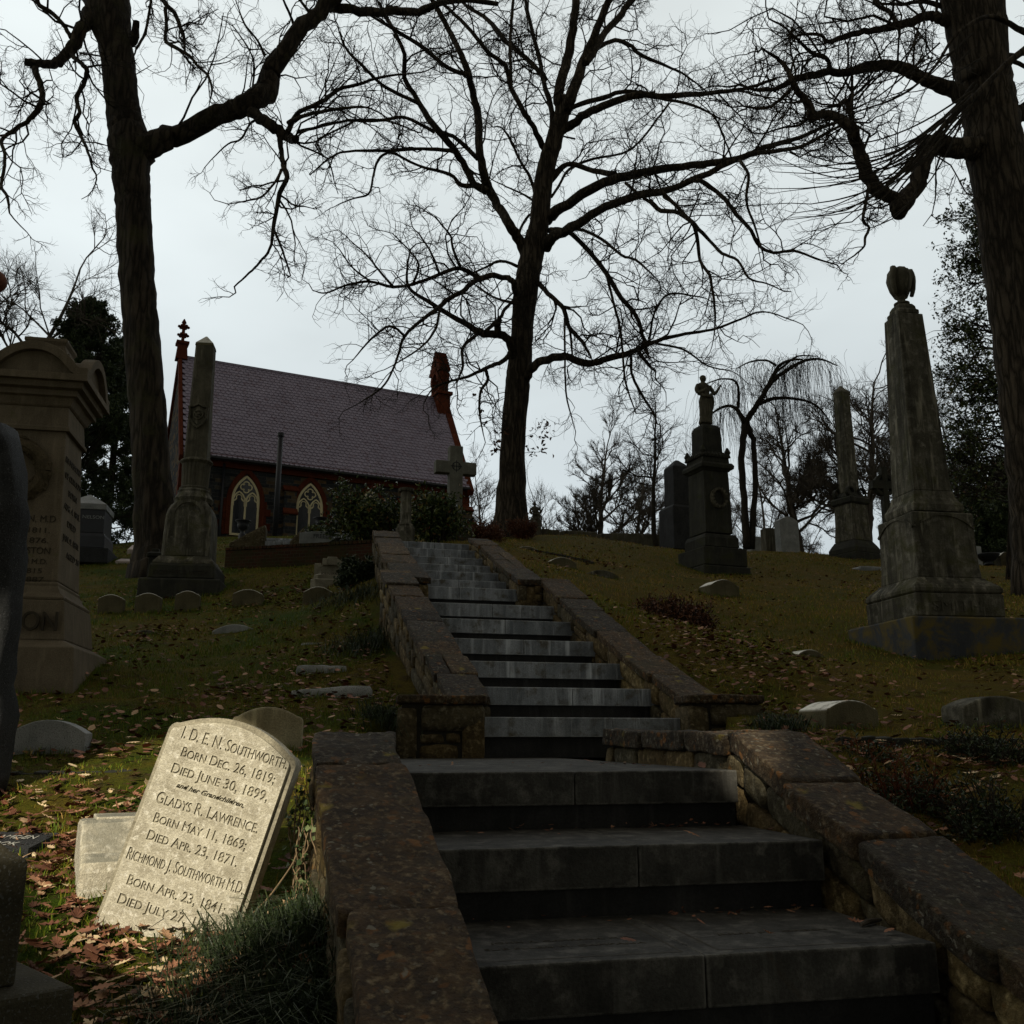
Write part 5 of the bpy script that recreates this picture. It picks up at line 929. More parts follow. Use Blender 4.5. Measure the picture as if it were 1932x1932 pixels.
# windows
def gothic(cx, z0, zs, hw, rise, n=16):  # pointed outline
    zt = zs + rise; Rr = (hw * hw + rise * rise) / (2 * hw); L_ = []
    for sgn in (1, -1):
        c_ = cx - sgn * (Rr - hw) * 1; th = math.acos((Rr - hw) / Rr); seg = [(c_ + sgn * Rr * math.cos(t), zs + Rr * math.sin(t)) for t in np.linspace(0, th, n)]
        L_.append(seg if sgn > 0 else seg[::-1])
    return [(cx + hw, z0)] + L_[0] + L_[1][1:] + [(cx - hw, z0)]
wins = []
for k, (pl_, pr__, yb, yt) in enumerate(((438, 487, 1004, 893), (558, 610, 1002, 906), (674, 722, 1001, 917), (776, 818, 1000, 926))):
    x0, _ = wall_x(pl_); x1, _ = wall_x(pr__); cx = (x0 + x1) / 2; hw = .50; z0 = .62; zs = z0 + 1.28; rise = .98
    wo = MB(); wo.addp(stroke(gothic(cx, z0, zs, hw + .10, rise + .17), .17, -.06, .03)); red = wo.build('window_surround', MT['redbrown'], ch, bevel=.006)
    for sx in (-1, 1):
        q = MB()
        for i in range(5):
            wq = .26 if i % 2 else .10; xa = cx + sx * (hw + .18); q.addp(box(min(xa, xa + sx * wq), max(xa, xa + sx * wq), -.03, .03, z0 - .02 + i * .27, z0 + .24 + i * .27), tone=rng.random())
        q.build('window_quoins', MT['redbrown'], red, bevel=.006)
    w = MB(); w.addp(stroke(gothic(cx, z0 + .05, zs, hw - .03, rise - .05), .085, -.035, .045)); w.addp(box(cx - .035, cx + .035, -.03, .04, z0 + .05, zs + .12)); w.addp(box(cx - hw, cx + hw, -.034, .05, z0 - .02, z0 + .06))
    for sx in (-1, 1):
        w.addp(stroke(gothic(cx + sx * .235, zs - .2, zs, .205, .34, 9), .055, -.03, .04))
        w.addp(stroke([(cx + sx * .235 + .10 * math.cos(t), zs + .13 + .10 * math.sin(t)) for t in np.linspace(-.6, 3.75, 12)], .035, -.028, .035))
        for s2 in (-1, 1): w.addp(stroke([(cx + sx * .235 + s2 * .20, zs - .02), (cx + sx * .235 + s2 * .13, zs + .02), (cx + sx * .235 + s2 * .085, zs + .08)], .05, -.028, .035))
    for a_ in range(4):
        t = a_ * math.pi / 2; w.addp(stroke([(cx + .105 * math.cos(t) + .105 * math.cos(b_), zs + .53 + .105 * math.sin(t) + .105 * math.sin(b_)) for b_ in np.linspace(t - 2.0, t + 2.0, 11)], .045, -.028, .035))
    w.addp(box(cx - hw + .04, cx + hw - .04, -.01, .03, z0 + .42, z0 + .45)) if k == 0 else None
    wf = w.build('window_tracery', MT['cream'], red, bevel=.004)
    p = MB(); gl = gothic(cx, z0, zs, hw - .02, rise - .03); p.addp(prism(gl[::-1], -.012, .02)); p.build('pane', MT['glass'], red)
for (x, w_) in ((wall_x(533)[0], .75), (wall_x(647)[0], .7), (wall_x(750)[0], .7), (LC - .35, .7)):   # buttresses between the windows
    m = MB(); m.addp(box(x, x + w_ * .62, -.38, .0, -1.5, 1.55)); m.addp(box(x + .002, x + w_ * .62 - .002, -.26, .0, 1.55, 2.45)); bu = m.build('buttress', MT['chapel'], ch)
    s = MB()
    for (z, y0, y1) in ((1.5, -.44, -.27), (2.42, -.32, -.03)):
        s.addp(([(x - .04, y0, z), (x + w_ * .62 + .04, y0, z), (x + w_ * .62 + .04, y1, z), (x - .04, y1, z), (x - .04, y0, z + .06), (x + w_ * .62 + .04, y0, z + .06), (x + w_ * .62 + .04, y1, z + .26), (x - .04, y1, z + .26)], box(0, 1, 0, 1, 0, 1)[1]))
    s.build('weathering', MT['redbrown'] if x > 4 else MT['redbrown'], bu, bevel=.006)
m = MB(); xp, _ = wall_x(417); V, Q, T = tube([(xp, -.1, -1), (xp, -.1, ZE - .5)], [.05, .05], 10); m.add(V, Q, T); m.build('downpipe', MT['iron'], ch, smooth=True)
# free standing flue pipe before the wall
c = PY(519, 1006, 31); k = mpx(c); fp = thing('flue_pipe', 'tall black pipe standing in front of the chapel wall between two windows', 'pipe', (c[0], c[1], c[2] - .6)); m = MB(); ht = PY(519, 817, 31)[2] - c[2] + .6; m.addp(lathe([(5.2 * k, 0), (5.2 * k, ht - 8 * k)], 14)); m.build('pipe', MT['iron'], fp, smooth=True); m = MB(); m.addp(lathe([(5.2 * k, ht - 8 * k), (6.6 * k, ht - 7 * k), (6.6 * k, ht)], 14)); m.build('cap', MT['iron'], fp)
# bellcote on the right gable
xb = LC - .32; zb_ = ZR - .85; m = MB(); m.addp(box(xb - .22, xb + .36, WC / 2 - .58, WC / 2 + .58, zb_ - .6, zb_ + .95)); m.addp(sq_loft([(zb_ + .95, .37, .68), (zb_ + 1.1, .37, .68)])); V = m.v[-1]; V[:, 0] += xb + .07; V[:, 1] += WC / 2
m.addp(box(xb - .14, xb + .28, WC / 2 - .52, WC / 2 - .26, zb_ + 1.1, zb_ + 2.1)); m.addp(box(xb - .14, xb + .28, WC / 2 + .26, WC / 2 + .52, zb_ + 1.1, zb_ + 2.1)); bc = m.build('bellcote', MT['redbrown'], ch, bevel=.02)
m = MB(); g0 = gothic(0, zb_ + 1.6, zb_ + 1.75, .36, .42, 8); V, F = stroke(g0, .22, -.27, .27); V = np.array(V); m.addp((np.stack([V[:, 1] + xb + .07, V[:, 0] + WC / 2, V[:, 2]], 1), F)); m.build('bell_arch', MT['redbrown'], bc)
m = MB(); nst = 6
for i in range(nst):
    f = 1 - i / nst; z = zb_ + 2.1 + i * .17; m.addp(box(xb - .20 , xb + .34, WC / 2 - .60 * f, WC / 2 + .66 * f, z, z + .165))
m.build('stepped_cap', MT['redbrown'], bc, bevel=.01)
# crocketed finial on the left gable
m = MB(); m.addp(sq_loft([(ZR - .1, .22), (ZR + .5, .17), (ZR + .55, .24), (ZR + .65, .24), (ZR + .7, .10)])); V = m.v[-1]; V[:, 0] += .03; V[:, 1] += WC / 2
m.addp(lathe([(.07, ZR + .68), (.06, ZR + .85), (.15, ZR + .95), (.07, ZR + 1.05), (.06, ZR + 1.2), (.13, ZR + 1.32), (.05, ZR + 1.42), (.10, ZR + 1.5), (.02, ZR + 1.66)], 10, .03, WC / 2))
for zz in (.98, 1.34):
    for t in range(6): c_ = (.03 + .17 * math.cos(t * 1.047), WC / 2 + .17 * math.sin(t * 1.047)); vv, ff = lathe([(.02, 0), (.07, .04), (.06, .09), (.01, .12)], 7, *c_); m.addp((np.array(vv) + (0, 0, ZR + zz - .08), ff))
m.build('finial', MT['redbrown'], ch)

# ------------------------------------------------------------ trees
class Tree:
    def __init__(s, name, label, x, y, Y, bark='bark', twig='twig', group=None):
        s.b = PY(x, y, Y); s.Y = Y; s.b[2] = min(s.b[2], gz(s.b[0], s.b[1])) - .1; s.root = thing(name, label, 'tree', tuple(s.b), 0, group); s.bark = bark; s.twig = MB(); s.tm = twig; s.starts = []; s.tips = []
    def pts(s, P, dy0=0., dy1=0., wob=.0):
        out, rad = [], []
        n = len(P); ph = rng.uniform(0, 6)
        for i, (x, y, w) in enumerate(P):
            t = i / max(1, n - 1); Y = s.Y + dy0 + (dy1 - dy0) * t + wob * math.sin(ph + i * 1.7) * (1 if i else 0); p = PY(x, y, Y); out.append(p); rad.append(w / 2 * mpx(p))
        return np.array(out), np.array(rad)
    def trunk(s, P, flare=1.35, sides=20):
        p, r = s.pts(P); p, r = smooth_path(p, r, 6, .02); k = np.arange(len(p)) / len(p)
        if flare: d = np.linalg.norm(p - p[0], axis=1); r = r * (1 + (flare - 1) * np.exp(-d / (r[0] * 1.1)))
        p = np.vstack([p[0] - [0, 0, .6], p]); r = np.concatenate([[r[0] * 1.1], r]); V, Q, T = tube(p, r, sides, .045, 5); m = MB(); m.add(V, Q, T); return m.build('trunk', MT[s.bark], s.root, s.b, smooth=True)
    def limb(s, P, dy=0., dy0=0., wob=.25, spawn=1.0, name='limb', sides=10, kmin=.0, lens=1.0, build=True):
        p, r = s.pts(P, dy0, dy, wob); p, r = smooth_path(p, r, 4, .12)
        V, Q, T = tube(p, r, sides if r[0] > .03 else 6, .07, int(rng.integers(1e6)))
        if build: m = MB(); m.add(V, Q, T); o = m.build(name, MT[s.bark], s.root, s.b, smooth=True)
        else: s.twig.add(V, Q, T)
        L = np.linalg.norm(np.diff(p, axis=0), axis=1); tot = L.sum(); n = int(tot * 2.5 * spawn) + 2; cum = np.concatenate([[0], np.cumsum(L)])
        for k in range(n):
            t = rng.uniform(.12, 1.0) * tot; i = min(np.searchsorted(cum, t) - 1, len(p) - 2); f = (t - cum[i]) / max(L[i], 1e-6); pos = p[i] + (p[i + 1] - p[i]) * f; rr = r[i] + (r[i + 1] - r[i]) * f; d = unit(p[i + 1] - p[i])
            per = unit(np.cross(d, rng.normal(size=3))); ph = rng.uniform(.55, 1.2); dd = d * math.cos(ph) + per * math.sin(ph); dd[2] += .12
            rc = min(rr * .5, rng.uniform(.006, .03)); s.starts.append((pos, dd, rng.uniform(1.1, 2.2) * lens * (rc / .018) ** .6, rc))
        
        if r[-1] < .045: s.starts.append((p[-1], unit(p[-1] - p[-2]), 1.2 * lens, min(r[-1], .02)))
        return p
    def finish(s, levels=4, kids=5, name='twigs', **k):
        if s.starts: grow(s.twig, [a[0] for a in s.starts], [a[1] for a in s.starts], [a[2] for a in s.starts], [a[3] for a in s.starts], levels, kids, tips=s.tips, **k)
        return s.twig.build(name, MT[s.tm], s.root, s.b)
# --- big forked tree (left)
t = Tree('oak_tree', 'big dark trunk left of the chapel, one long limb arching right across the sky', 300, 1062, 17.5, 'bark_left')
t.trunk([(300, 1066, 84), (296, 1022, 72), (286, 860, 67), (279, 760, 66), (268, 620, 65), (262, 553, 64), (256, 450, 63), (251, 380, 63), (248, 320, 68), (247, 280, 78), (241, 245, 68), (233, 200, 60), (226, 130, 60), (218, 80, 62), (205, 20, 80), (196, -60, 92)], 1.25)
t.limb([(255, 292, 62), (285, 272, 48), (330, 256, 39), (400, 222, 37), (450, 203, 37), (488, 182, 42), (505, 160, 38), (515, 132, 34), (545, 85, 31), (585, 38, 29), (622, 2, 28), (660, -40, 24)], .8, wob=.1, spawn=.35, sides=14)
t.limb([(612, 10, 20), (655, 17, 17), (700, 24, 16), (745, 20, 15), (790, 22, 14), (830, 6, 13), (880, 0, 11), (940, 8, 8)], 1.5, 1.2, spawn=.6)
t.limb([(465, 206, 20), (498, 226, 21), (525, 246, 22), (545, 262, 19), (558, 262, 15)], -.6, .3, spawn=1.5); t.limb([(542, 250, 12), (560, 215, 9), (585, 202, 8), (612, 188, 8), (640, 168, 7), (680, 158, 6), (720, 145, 5), (780, 138, 3)], -1.2, -.5, lens=.8)
t.limb([(545, 232, 10), (575, 218, 7), (620, 208, 6.5), (682, 201, 4.5)], -1.6, -.5, spawn=.8); t.limb([(560, 250, 7), (600, 240, 5), (640, 230, 5), (680, 226, 5), (730, 228, 4), (790, 250, 2.5)], -.4, -.5, spawn=.6, lens=.7)
t.limb([(528, 262, 11), (531, 290, 9), (535, 312, 11), (541, 335, 9), (528, 365, 9), (522, 395, 8), (515, 430, 7), (509, 470, 5), (490, 495, 4.5), (470, 515, 4), (442, 541, 3)], -1.8, -.6, .12, spawn=1.3, lens=.75); t.limb([(515, 430, 5), (530, 465, 4.5), (542, 500, 4), (548, 520, 2.5)], -1.6, -1.3, .1, lens=.6)
t.limb([(531, 320, 6), (518, 345, 4), (495, 370, 4), (470, 378, 3), (430, 385, 2)], -1.9, -1, .1, spawn=1.6, lens=.6); t.limb([(500, 228, 6), (475, 230, 4), (455, 262, 4), (430, 272, 3), (400, 300, 2)], -.2, .3, .1, lens=.6)
t.limb([(480, 190, 10), (488, 160, 9), (500, 120, 8), (520, 92, 4)], 1.0, .4, .1, lens=.7); t.limb([(500, 105, 6), (485, 75, 4), (462, 45, 3), (448, 10, 2), (440, -20, 2)], .2, .7, .2)
for q in ([(560, 62, 7), (548, 30, 5), (535, 0, 4), (520, -40, 3)], [(590, 30, 7), (570, 5, 5), (545, -30, 4)], [(470, 200, 4), (480, 130, 4), (468, 90, 3), (440, 50, 2)]): t.limb(q, .2, .6, .1)
t.limb([(190, 25, 26), (172, 18, 24), (155, 55, 24), (138, 85, 23), (120, 108, 19), (100, 120, 17), (75, 120, 14), (48, 117, 15)], -1.0, 0, .1, spawn=.6); t.limb([(62, 123, 13), (70, 142, 12), (78, 165, 11), (79, 188, 11), (73, 203, 12), (56, 226, 9), (30, 243, 8), (3, 264, 7), (9, 290, 6), (8, 320, 6), (2, 350, 6), (14, 372, 6), (18, 402, 3)], -2.6, -.9, .1, spawn=1.3, lens=.7)
t.limb([(132, 88, 10), (137, 104, 9), (150, 116, 8), (163, 130, 9), (160, 152, 8), (145, 184, 8), (151, 212, 7), (141, 228, 8), (152, 255, 7), (160, 272, 6), (168, 292, 5), (174, 317, 4)], -1.6, -.6, .1, spawn=1.3, lens=.65); t.limb([(134, 72, 8), (118, 45, 8), (95, 22, 8), (71, 6, 9), (72, -30, 9)], -.8, -.5, .1)
t.limb([(288, -30, 5), (282, 20, 5), (274, 62, 5), (257, 92, 5)], -.8, -.4, .1, spawn=1.2, lens=.6); t.limb([(295, -20, 10), (315, 12, 9), (330, 26, 8), (344, 62, 7), (349, 96, 4)], -1.2, -.5, .1, lens=.6); t.limb([(312, 15, 7), (314, 50, 6), (313, 78, 7), (335, 92, 7), (360, 108, 6), (376, 128, 5), (392, 142, 5), (400, 170, 4), (396, 190, 2)], -1.8, -1, .1, spawn=1.5, lens=.65)
t.limb([(248, 84, 14), (256, 70, 16), (258, 40, 12)], -.3, 0, 0, spawn=0, name='broken_stub'); t.limb([(150, 100, 4), (205, 108, 3)], 0, 0, 0, lens=.5)
t.finish(4, 4, name='twigs', ang=(30, 80), wig=.34, up=.02)
# --- central spreading tree
t = Tree('oak_tree', 'tall bare spreading tree in the middle of the picture, right of the chapel', 967, 1008, 23.5)
t.trunk([(965, 1012, 60), (965, 958, 54), (968, 849, 46), (976, 739, 45), (981, 690, 46), (985, 630, 41), (992, 557, 45), (1000, 502, 45), (1010, 455, 42), (1018, 420, 37), (1024, 357, 35), (1034, 305, 33), (1048, 260, 31), (1060, 217, 29), (1064, 185, 26)], 1.5)
L = t.limb
L([(1003, 500, 26), (980, 455, 20), (960, 425, 18), (944, 395, 17), (925, 365, 17), (912, 330, 16), (904, 281, 15), (901, 219, 14), (891, 172, 13), (882, 134, 12), (866, 94, 11), (845, 53, 10), (820, 9, 9), (800, -40, 8)], -1.2, wob=.3, spawn=.9)
L([(920, 362, 15), (895, 347, 14), (873, 306, 13), (848, 269, 13), (816, 234, 12), (788, 188, 10), (763, 147, 9), (763, 103, 8), (738, 47, 6), (715, 5, 5)], -3.2, -.6)
L([(797, 200, 7), (748, 175, 7), (716, 156, 6), (685, 125, 6), (654, 94, 5), (640, 60, 3)], -4.5, -2.4, lens=.8); L([(820, 250, 7), (763, 222, 6), (716, 228, 6), (672, 228, 5), (655, 236, 4), (600, 262, 3)], -4.2, -2, lens=.8)
L([(854, 284, 8), (795, 281, 6), (732, 284, 6), (654, 286, 4), (620, 300, 4), (585, 330, 2)], -3, -1.6, lens=.8); L([(900, 350, 10), (870, 349, 8), (848, 328, 7), (788, 312, 5), (738, 288, 5), (713, 303, 5), (704, 335, 4), (695, 366, 4), (668, 374, 3), (640, 385, 2)], -3, -.8, lens=.8)
L([(902, 300, 9), (862, 262, 8), (835, 250, 8), (817, 238, 6)], -1.6, -1, spawn=.4); L([(885, 142, 9), (845, 128, 8), (800, 92, 8), (760, 66, 7), (700, 30, 5), (670, 20, 4)], -4, -1.1, lens=.9)
L([(1030, 285, 12), (1027, 281, 12), (1007, 241, 10), (991, 216, 10), (966, 169, 9), (954, 125, 9), (920, 97, 8), (879, 47, 7), (838, 9, 6), (800, -30, 5)], -2.2, .3); L([(1036, 283, 11), (1041, 216, 10), (1026, 156, 9), (1017, 109, 8), (1004, 56, 7), (991, 0, 6), (985, -50, 5)], 1.5, -.2)
L([(1030, 150, 8), (992, 109, 9), (954, 78, 9), (920, 37, 8), (880, 10, 6), (840, -25, 5)], 2.0, .4); L([(965, 160, 6), (962, 90, 6), (965, 40, 6), (970, -20, 5)], 0, -.3)
L([(1062, 200, 21), (1054, 187, 20), (1067, 125, 19), (1076, 78, 17), (1085, 31, 15), (1088, -40, 14)], .8, spawn=.8); L([(1068, 205, 24), (1076, 187, 22), (1098, 125, 19), (1113, 87, 16), (1141, 19, 14), (1160, -30, 12)], -.8, spawn=.8); L([(1105, 120, 15), (1117, 103, 14), (1141, 62, 13), (1173, 25, 12), (1191, 0, 10), (1225, -30, 8)], 1.8, -.4)
L([(1125, 92, 8), (1160, 76, 8), (1187, 84, 7), (1210, 104, 7), (1258, 125, 5), (1290, 140, 4), (1330, 170, 2.5)], 2.5, .6); L([(1085, 262, 4), (1052, 255, 3)], 0, 0, spawn=.3)
L([(1060, 246, 18), (1080, 232, 16), (1116, 209, 15), (1160, 191, 14), (1204, 178, 13), (1258, 181, 11), (1341, 175, 9), (1400, 168, 7), (1460, 150, 5)], -3.0, 0, .3); L([(1070, 215, 9), (1085, 200, 9), (1138, 184, 9), (1185, 172, 8), (1240, 184, 7), (1310, 200, 5), (1360, 225, 3)], -1.0, 0)
L([(1032, 415, 20), (1041, 406, 19), (1085, 375, 19), (1141, 344, 18), (1198, 328, 16), (1266, 317, 14), (1340, 308, 13), (1391, 300, 12), (1441, 280, 10), (1506, 260, 8), (1566, 235, 6), (1620, 225, 4)], -4.0, 0, .3); L([(1028, 470, 22), (1044, 450, 20), (1091, 422, 17), (1141, 391, 16), (1204, 369, 15), (1258, 359, 13), (1316, 335, 12), (1406, 295, 10), (1460, 285, 8), (1516, 275, 7), (1591, 235, 5), (1640, 232, 3)], -5.0, 0, .3)
L([(1038, 340, 14), (1070, 310, 9), (1120, 322, 10), (1160, 328, 12)], -1.0, 0); L([(1040, 372, 5), (1058, 345, 5), (1075, 318, 5), (1120, 300, 5), (1190, 282, 4), (1240, 225, 4), (1262, 195, 4)], 1.5, 0)
L([(1035, 435, 9), (1047, 432, 9), (1078, 441, 9), (1115, 478, 9), (1145, 518, 9), (1172, 562, 9), (1200, 596, 8), (1215, 640, 7), (1222, 668, 6)], -2.0, 0); L([(1145, 520, 5), (1160, 580, 5), (1170, 620, 5), (1175, 665, 4), (1180, 720, 4), (1200, 780, 2)], -2.6, -1.2, .2); L([(1065, 440, 6), (1091, 432, 6), (1135, 451, 6), (1172, 481, 5), (1200, 491, 5), (1228, 515, 3)], -3.0, -.2, lens=.8)
L([(1010, 532, 11), (1018, 536, 10), (1040, 559, 9), (1064, 583, 9), (1074, 617, 8), (1098, 644, 7), (1115, 674, 4)], -1.6, -.2, spawn=1.4); L([(1065, 600, 4), (1066, 660, 4), (1068, 740, 3.5), (1082, 800, 2)], -1.8, -1.5, .1); L([(1075, 620, 5), (1079, 660, 4), (1080, 672, 3)], -1, -1)
L([(992, 712, 18), (1003, 697, 17), (1023, 681, 16), (1067, 673, 15), (1101, 684, 14), (1122, 684, 13), (1145, 677, 12), (1193, 664, 11), (1237, 644, 8), (1294, 630, 6), (1345, 622, 5), (1396, 603, 4), (1440, 588, 3), (1500, 606, 2)], -3.0, -.2, .2, spawn=1.2)
L([(1205, 665, 7), (1225, 690, 6), (1237, 700, 4)], -2, -1.6, .1, spawn=1.5); L([(1190, 670, 6), (1192, 705, 5), (1205, 735, 5), (1230, 775, 4), (1240, 800, 3)], -2.5, -1.6, .1); L([(1237, 648, 5), (1290, 660, 4), (1335, 690, 3), (1380, 700, 2)], -3, -2.4, .1); L([(1225, 640, 5), (1235, 590, 4), (1262, 555, 4), (1320, 560, 2.5)], -3, -2, .2, lens=.8)
L([(1245, 358, 8), (1284, 397, 7), (1305, 420, 7), (1315, 447, 7), (1321, 491, 6), (1338, 519, 6), (1345, 556, 5), (1350, 600, 4), (1346, 640, 2)], -4.5, -3, .2); L([(1226, 378, 9), (1247, 397, 9), (1281, 402, 8), (1310, 425, 8), (1340, 455, 6), (1362, 478, 6), (1392, 491, 5), (1413, 525, 4), (1447, 535, 3), (1480, 550, 2)], -5, -3.2, .2)
L([(1310, 340, 9), (1325, 343, 9), (1362, 370, 8), (1389, 403, 8), (1416, 434, 7), (1433, 464, 6), (1460, 476, 6), (1498, 473, 5), (1540, 488, 4), (1580, 500, 2.5)], -5, -3.6, .2); L([(1395, 302, 7), (1412, 330, 6), (1408, 380, 5), (1425, 430, 4), (1440, 480, 3)], -4.5, -4, .2); L([(1180, 345, 6), (1210, 370, 6), (1240, 392, 7)], -2, -2, spawn=.4)
L([(978, 560, 13), (972, 550, 12), (968, 532, 12), (954, 524, 11), (924, 521, 11), (895, 531, 10), (873, 550, 9), (845, 565, 9), (830, 579, 9), (798, 602, 7), (764, 634, 6), (752, 668, 5), (740, 700, 4), (720, 732, 4), (677, 761, 2)], -2.5, -.2, .2, spawn=1.2)
L([(905, 525, 9), (866, 506, 8), (822, 521, 7), (779, 536, 6), (742, 541, 6), (695, 531, 5), (651, 539, 4), (615, 553, 3), (590, 548, 2)], -4.2, -.9, .25, spawn=1.3); L([(870, 508, 6), (855, 470, 5), (850, 445, 4), (830, 420, 3)], -2.4, -1.6, .2, lens=.9); L([(779, 536, 5), (790, 500, 4), (770, 470, 3), (740, 440, 2)], -3.5, -3, .2, spawn=1.5)
L([(742, 541, 5), (715, 510, 4), (690, 480, 3), (662, 455, 2)], -4.2, -4, .2, spawn=1.6); L([(830, 520, 5), (815, 480, 4), (790, 440, 3)], -3, -2.6, .2, spawn=1.4); L([(700, 532, 4), (665, 505, 3), (640, 470, 2)], -4.2, -4, .2, spawn=1.6)
L([(972, 690, 20), (968, 664, 17), (958, 640, 16), (940, 630, 15), (914, 630, 14), (873, 608, 10), (830, 583, 9), (800, 564, 7), (771, 542, 6), (768, 506, 4), (775, 470, 3)], -1.2, 0, .1, spawn=1.2); L([(913, 628, 7), (943, 601, 7), (955, 580, 6), (975, 562, 5)], -.4, -.8, .1, spawn=1); L([(940, 632, 13), (938, 612, 14), (942, 605, 12)], -.8, -.5, 0, spawn=0, name='broken_stub')
L([(966, 660, 10), (950, 680, 9), (932, 688, 8), (913, 696, 7), (884, 710, 6), (840, 722, 4), (815, 735, 3), (800, 760, 2)], -2, -.2, .15, spawn=1.3); L([(915, 697, 7), (921, 717, 6), (907, 738, 5), (905, 780, 4), (912, 820, 2)], -1.8, -1.2, .1, spawn=1.5); L([(900, 630, 7), (874, 655, 6), (873, 690, 5), (862, 722, 3)], -2, -.8, .1)
L([(830, 583, 5), (822, 620, 5), (800, 650, 4), (770, 672, 3), (740, 690, 2)], -2.8, -1.6, .15, spawn=1.3); L([(764, 634, 5), (735, 615, 5), (700, 640, 4), (665, 680, 2)], -3.5, -1.8, .15, spawn=1.5); L([(978, 445, 6), (985, 425, 5), (1000, 405, 5), (1012, 412, 6)], .5, 0, .05, spawn=.5)
L([(1012, 370, 7), (1000, 335, 6), (980, 300, 5), (962, 262, 5), (945, 240, 3), (930, 240, 2)], 1, 0, .1); L([(1014, 385, 5), (990, 368, 4), (955, 352, 3), (930, 340, 2)], 1, 0, .1); L([(968, 572, 6), (930, 560, 4), (900, 540, 4)], 1, 0, .1); L([(985, 505, 7), (945, 492, 5), (915, 505, 4), (880, 520, 4)], .8, .2, .1)
tips = t.tips; t.finish(4, 5, name='twigs', ang=(30, 85), wig=.36, up=.03, rmin=.0030)
# withered leaves still hanging low on the trunk
def leafset(name, mat, pts, size, root, base, n=1, tone=(0, 1), spread=.05, ratio=.55):
    m = MB(); P = np.repeat(np.asarray(pts), n, 0) + rng.normal(size=(len(pts) * n, 3)) * spread; k = len(P); a = unit(rng.normal(size=(k, 3))); b = unit(np.cross(a, rng.normal(size=(k, 3)))); s_ = size * rng.uniform(.6, 1.3, k)[:, None]; c = unit(np.cross(a, b)) * s_ * .18
    V = np.stack([P - a * s_ * .5, P + b * s_ * ratio * .5 + c, P + a * s_ * .5, P - b * s_ * ratio * .5 + c], 1).reshape(-1, 3); Q = np.arange(k * 4).reshape(-1, 4); m.add(V, np.concatenate([Q]), tone=np.repeat(rng.uniform(*tone, k), 4)); return m.build(name, mat, root, base)
MT['dead_leaf'] = leaf_mat('withered_leaves', [(0, (.035, .012, .006)), (.5, (.09, .032, .014)), (1, (.16, .07, .03))])
pp = []
for (x, y, n_) in ((1020, 805, 16), (1034, 812, 14), (1005, 812, 8), (1025, 830, 8), (940, 830, 12), (932, 850, 10), (1010, 850, 12), (1028, 848, 8), (948, 812, 8), (910, 800, 6), (918, 770, 6), (905, 742, 5)):
    for _ in range(n_): pp.append(PY(x + rng.normal(0, 7), y + rng.normal(0, 7), 23.1 + rng.normal(0, .25)))
tw = MB(); grow(tw, [PY(985, 830, 23.4), PY(985, 855, 23.4), PY(952, 845, 23.4), PY(955, 815, 23.4)], [(1, -.2, .5), (1, -.1, .3), (-1, -.2, .3), (-1, -.1, .4)], [.8, .7, .5, .4], [.008] * 4, 3, 5); tw.build('low_shoots', MT['twig'], t.root, t.b)
leafset('withered_leaves', MT['dead_leaf'], pp, .13, t.root, t.b, 1)
# --- right tree
t = Tree('oak_tree', 'massive dark trunk at the right edge with a crooked limb drooping to a blunt stub', 1985, 1090, 15.0)
t.trunk([(1992, 1095, 128), (1975, 950, 122), (1955, 800, 116), (1935, 650, 112), (1914, 487, 108), (1892, 352, 104), (1873, 244, 97), (1862, 180, 95), (1854, 135, 95), (1843, 60, 104), (1828, -60, 112)], 1.2, 24); L = t.limb
L([(1850, 282, 44), (1826, 280, 40), (1790, 278, 38), (1762, 274, 38), (1748, 284, 34), (1740, 318, 31), (1728, 350, 31), (1710, 372, 33), (1699, 388, 34), (1696, 404, 28)], -.6, -.1, .05, spawn=.5, sides=14)
L([(1712, 378, 24), (1685, 374, 24), (1662, 362, 24), (1644, 347, 26), (1632, 322, 25), (1625, 300, 24), (1615, 270, 22), (1606, 248, 22), (1595, 232, 20), (1572, 218, 17), (1548, 216, 16), (1530, 220, 17), (1529, 202, 14), (1515, 185, 13), (1501, 168, 12), (1492, 148, 11), (1484, 130, 9), (1470, 112, 7), (1450, 100, 5)], -1.6, -.5, .06, spawn=1.1, sides=12)
L([(1840, 205, 36), (1815, 186, 29), (1788, 168, 28), (1760, 155, 24), (1734, 144, 22), (1705, 130, 22), (1674, 125, 21), (1631, 127, 18), (1600, 136, 15), (1565, 136, 14), (1530, 144, 14), (1498, 150, 12), (1470, 165, 9), (1430, 170, 6), (1395, 160, 4)], -1.0, 0, .08, spawn=1.3, sides=12)
L([(1565, 138, 10), (1563, 115, 8), (1550, 106, 9), (1535, 102, 7), (1518, 88, 6), (1500, 70, 5), (1478, 50, 4), (1450, 35, 3)], -1.5, -.7, .06, spawn=1.5); L([(1815, 58, 30), (1793, 46, 22), (1772, 34, 20), (1750, 30, 18), (1722, 40, 17), (1693, 49, 15), (1665, 54, 13), (1639, 59, 12), (1600, 66, 11), (1575, 76, 9), (1558, 79, 8), (1552, 68, 6), (1536, 64, 6), (1509, 66, 5), (1480, 75, 3)], -.6, .1, .06, spawn=1.2)
L([(1693, 46, 9), (1682, 28, 9), (1674, 20, 8), (1655, 10, 7), (1643, -20, 6)], 0, -.2, .05); L([(1780, 12, 10), (1740, 2, 8), (1700, 8, 6), (1660, 6, 4)], .2, .1, .05); L([(1898, 236, 34), (1915, 218, 32), (1945, 200, 30)], .1, 0, 0, spawn=0); L([(1878, 70, 14), (1905, 110, 9), (1940, 130, 7)], .3, 0, .05)
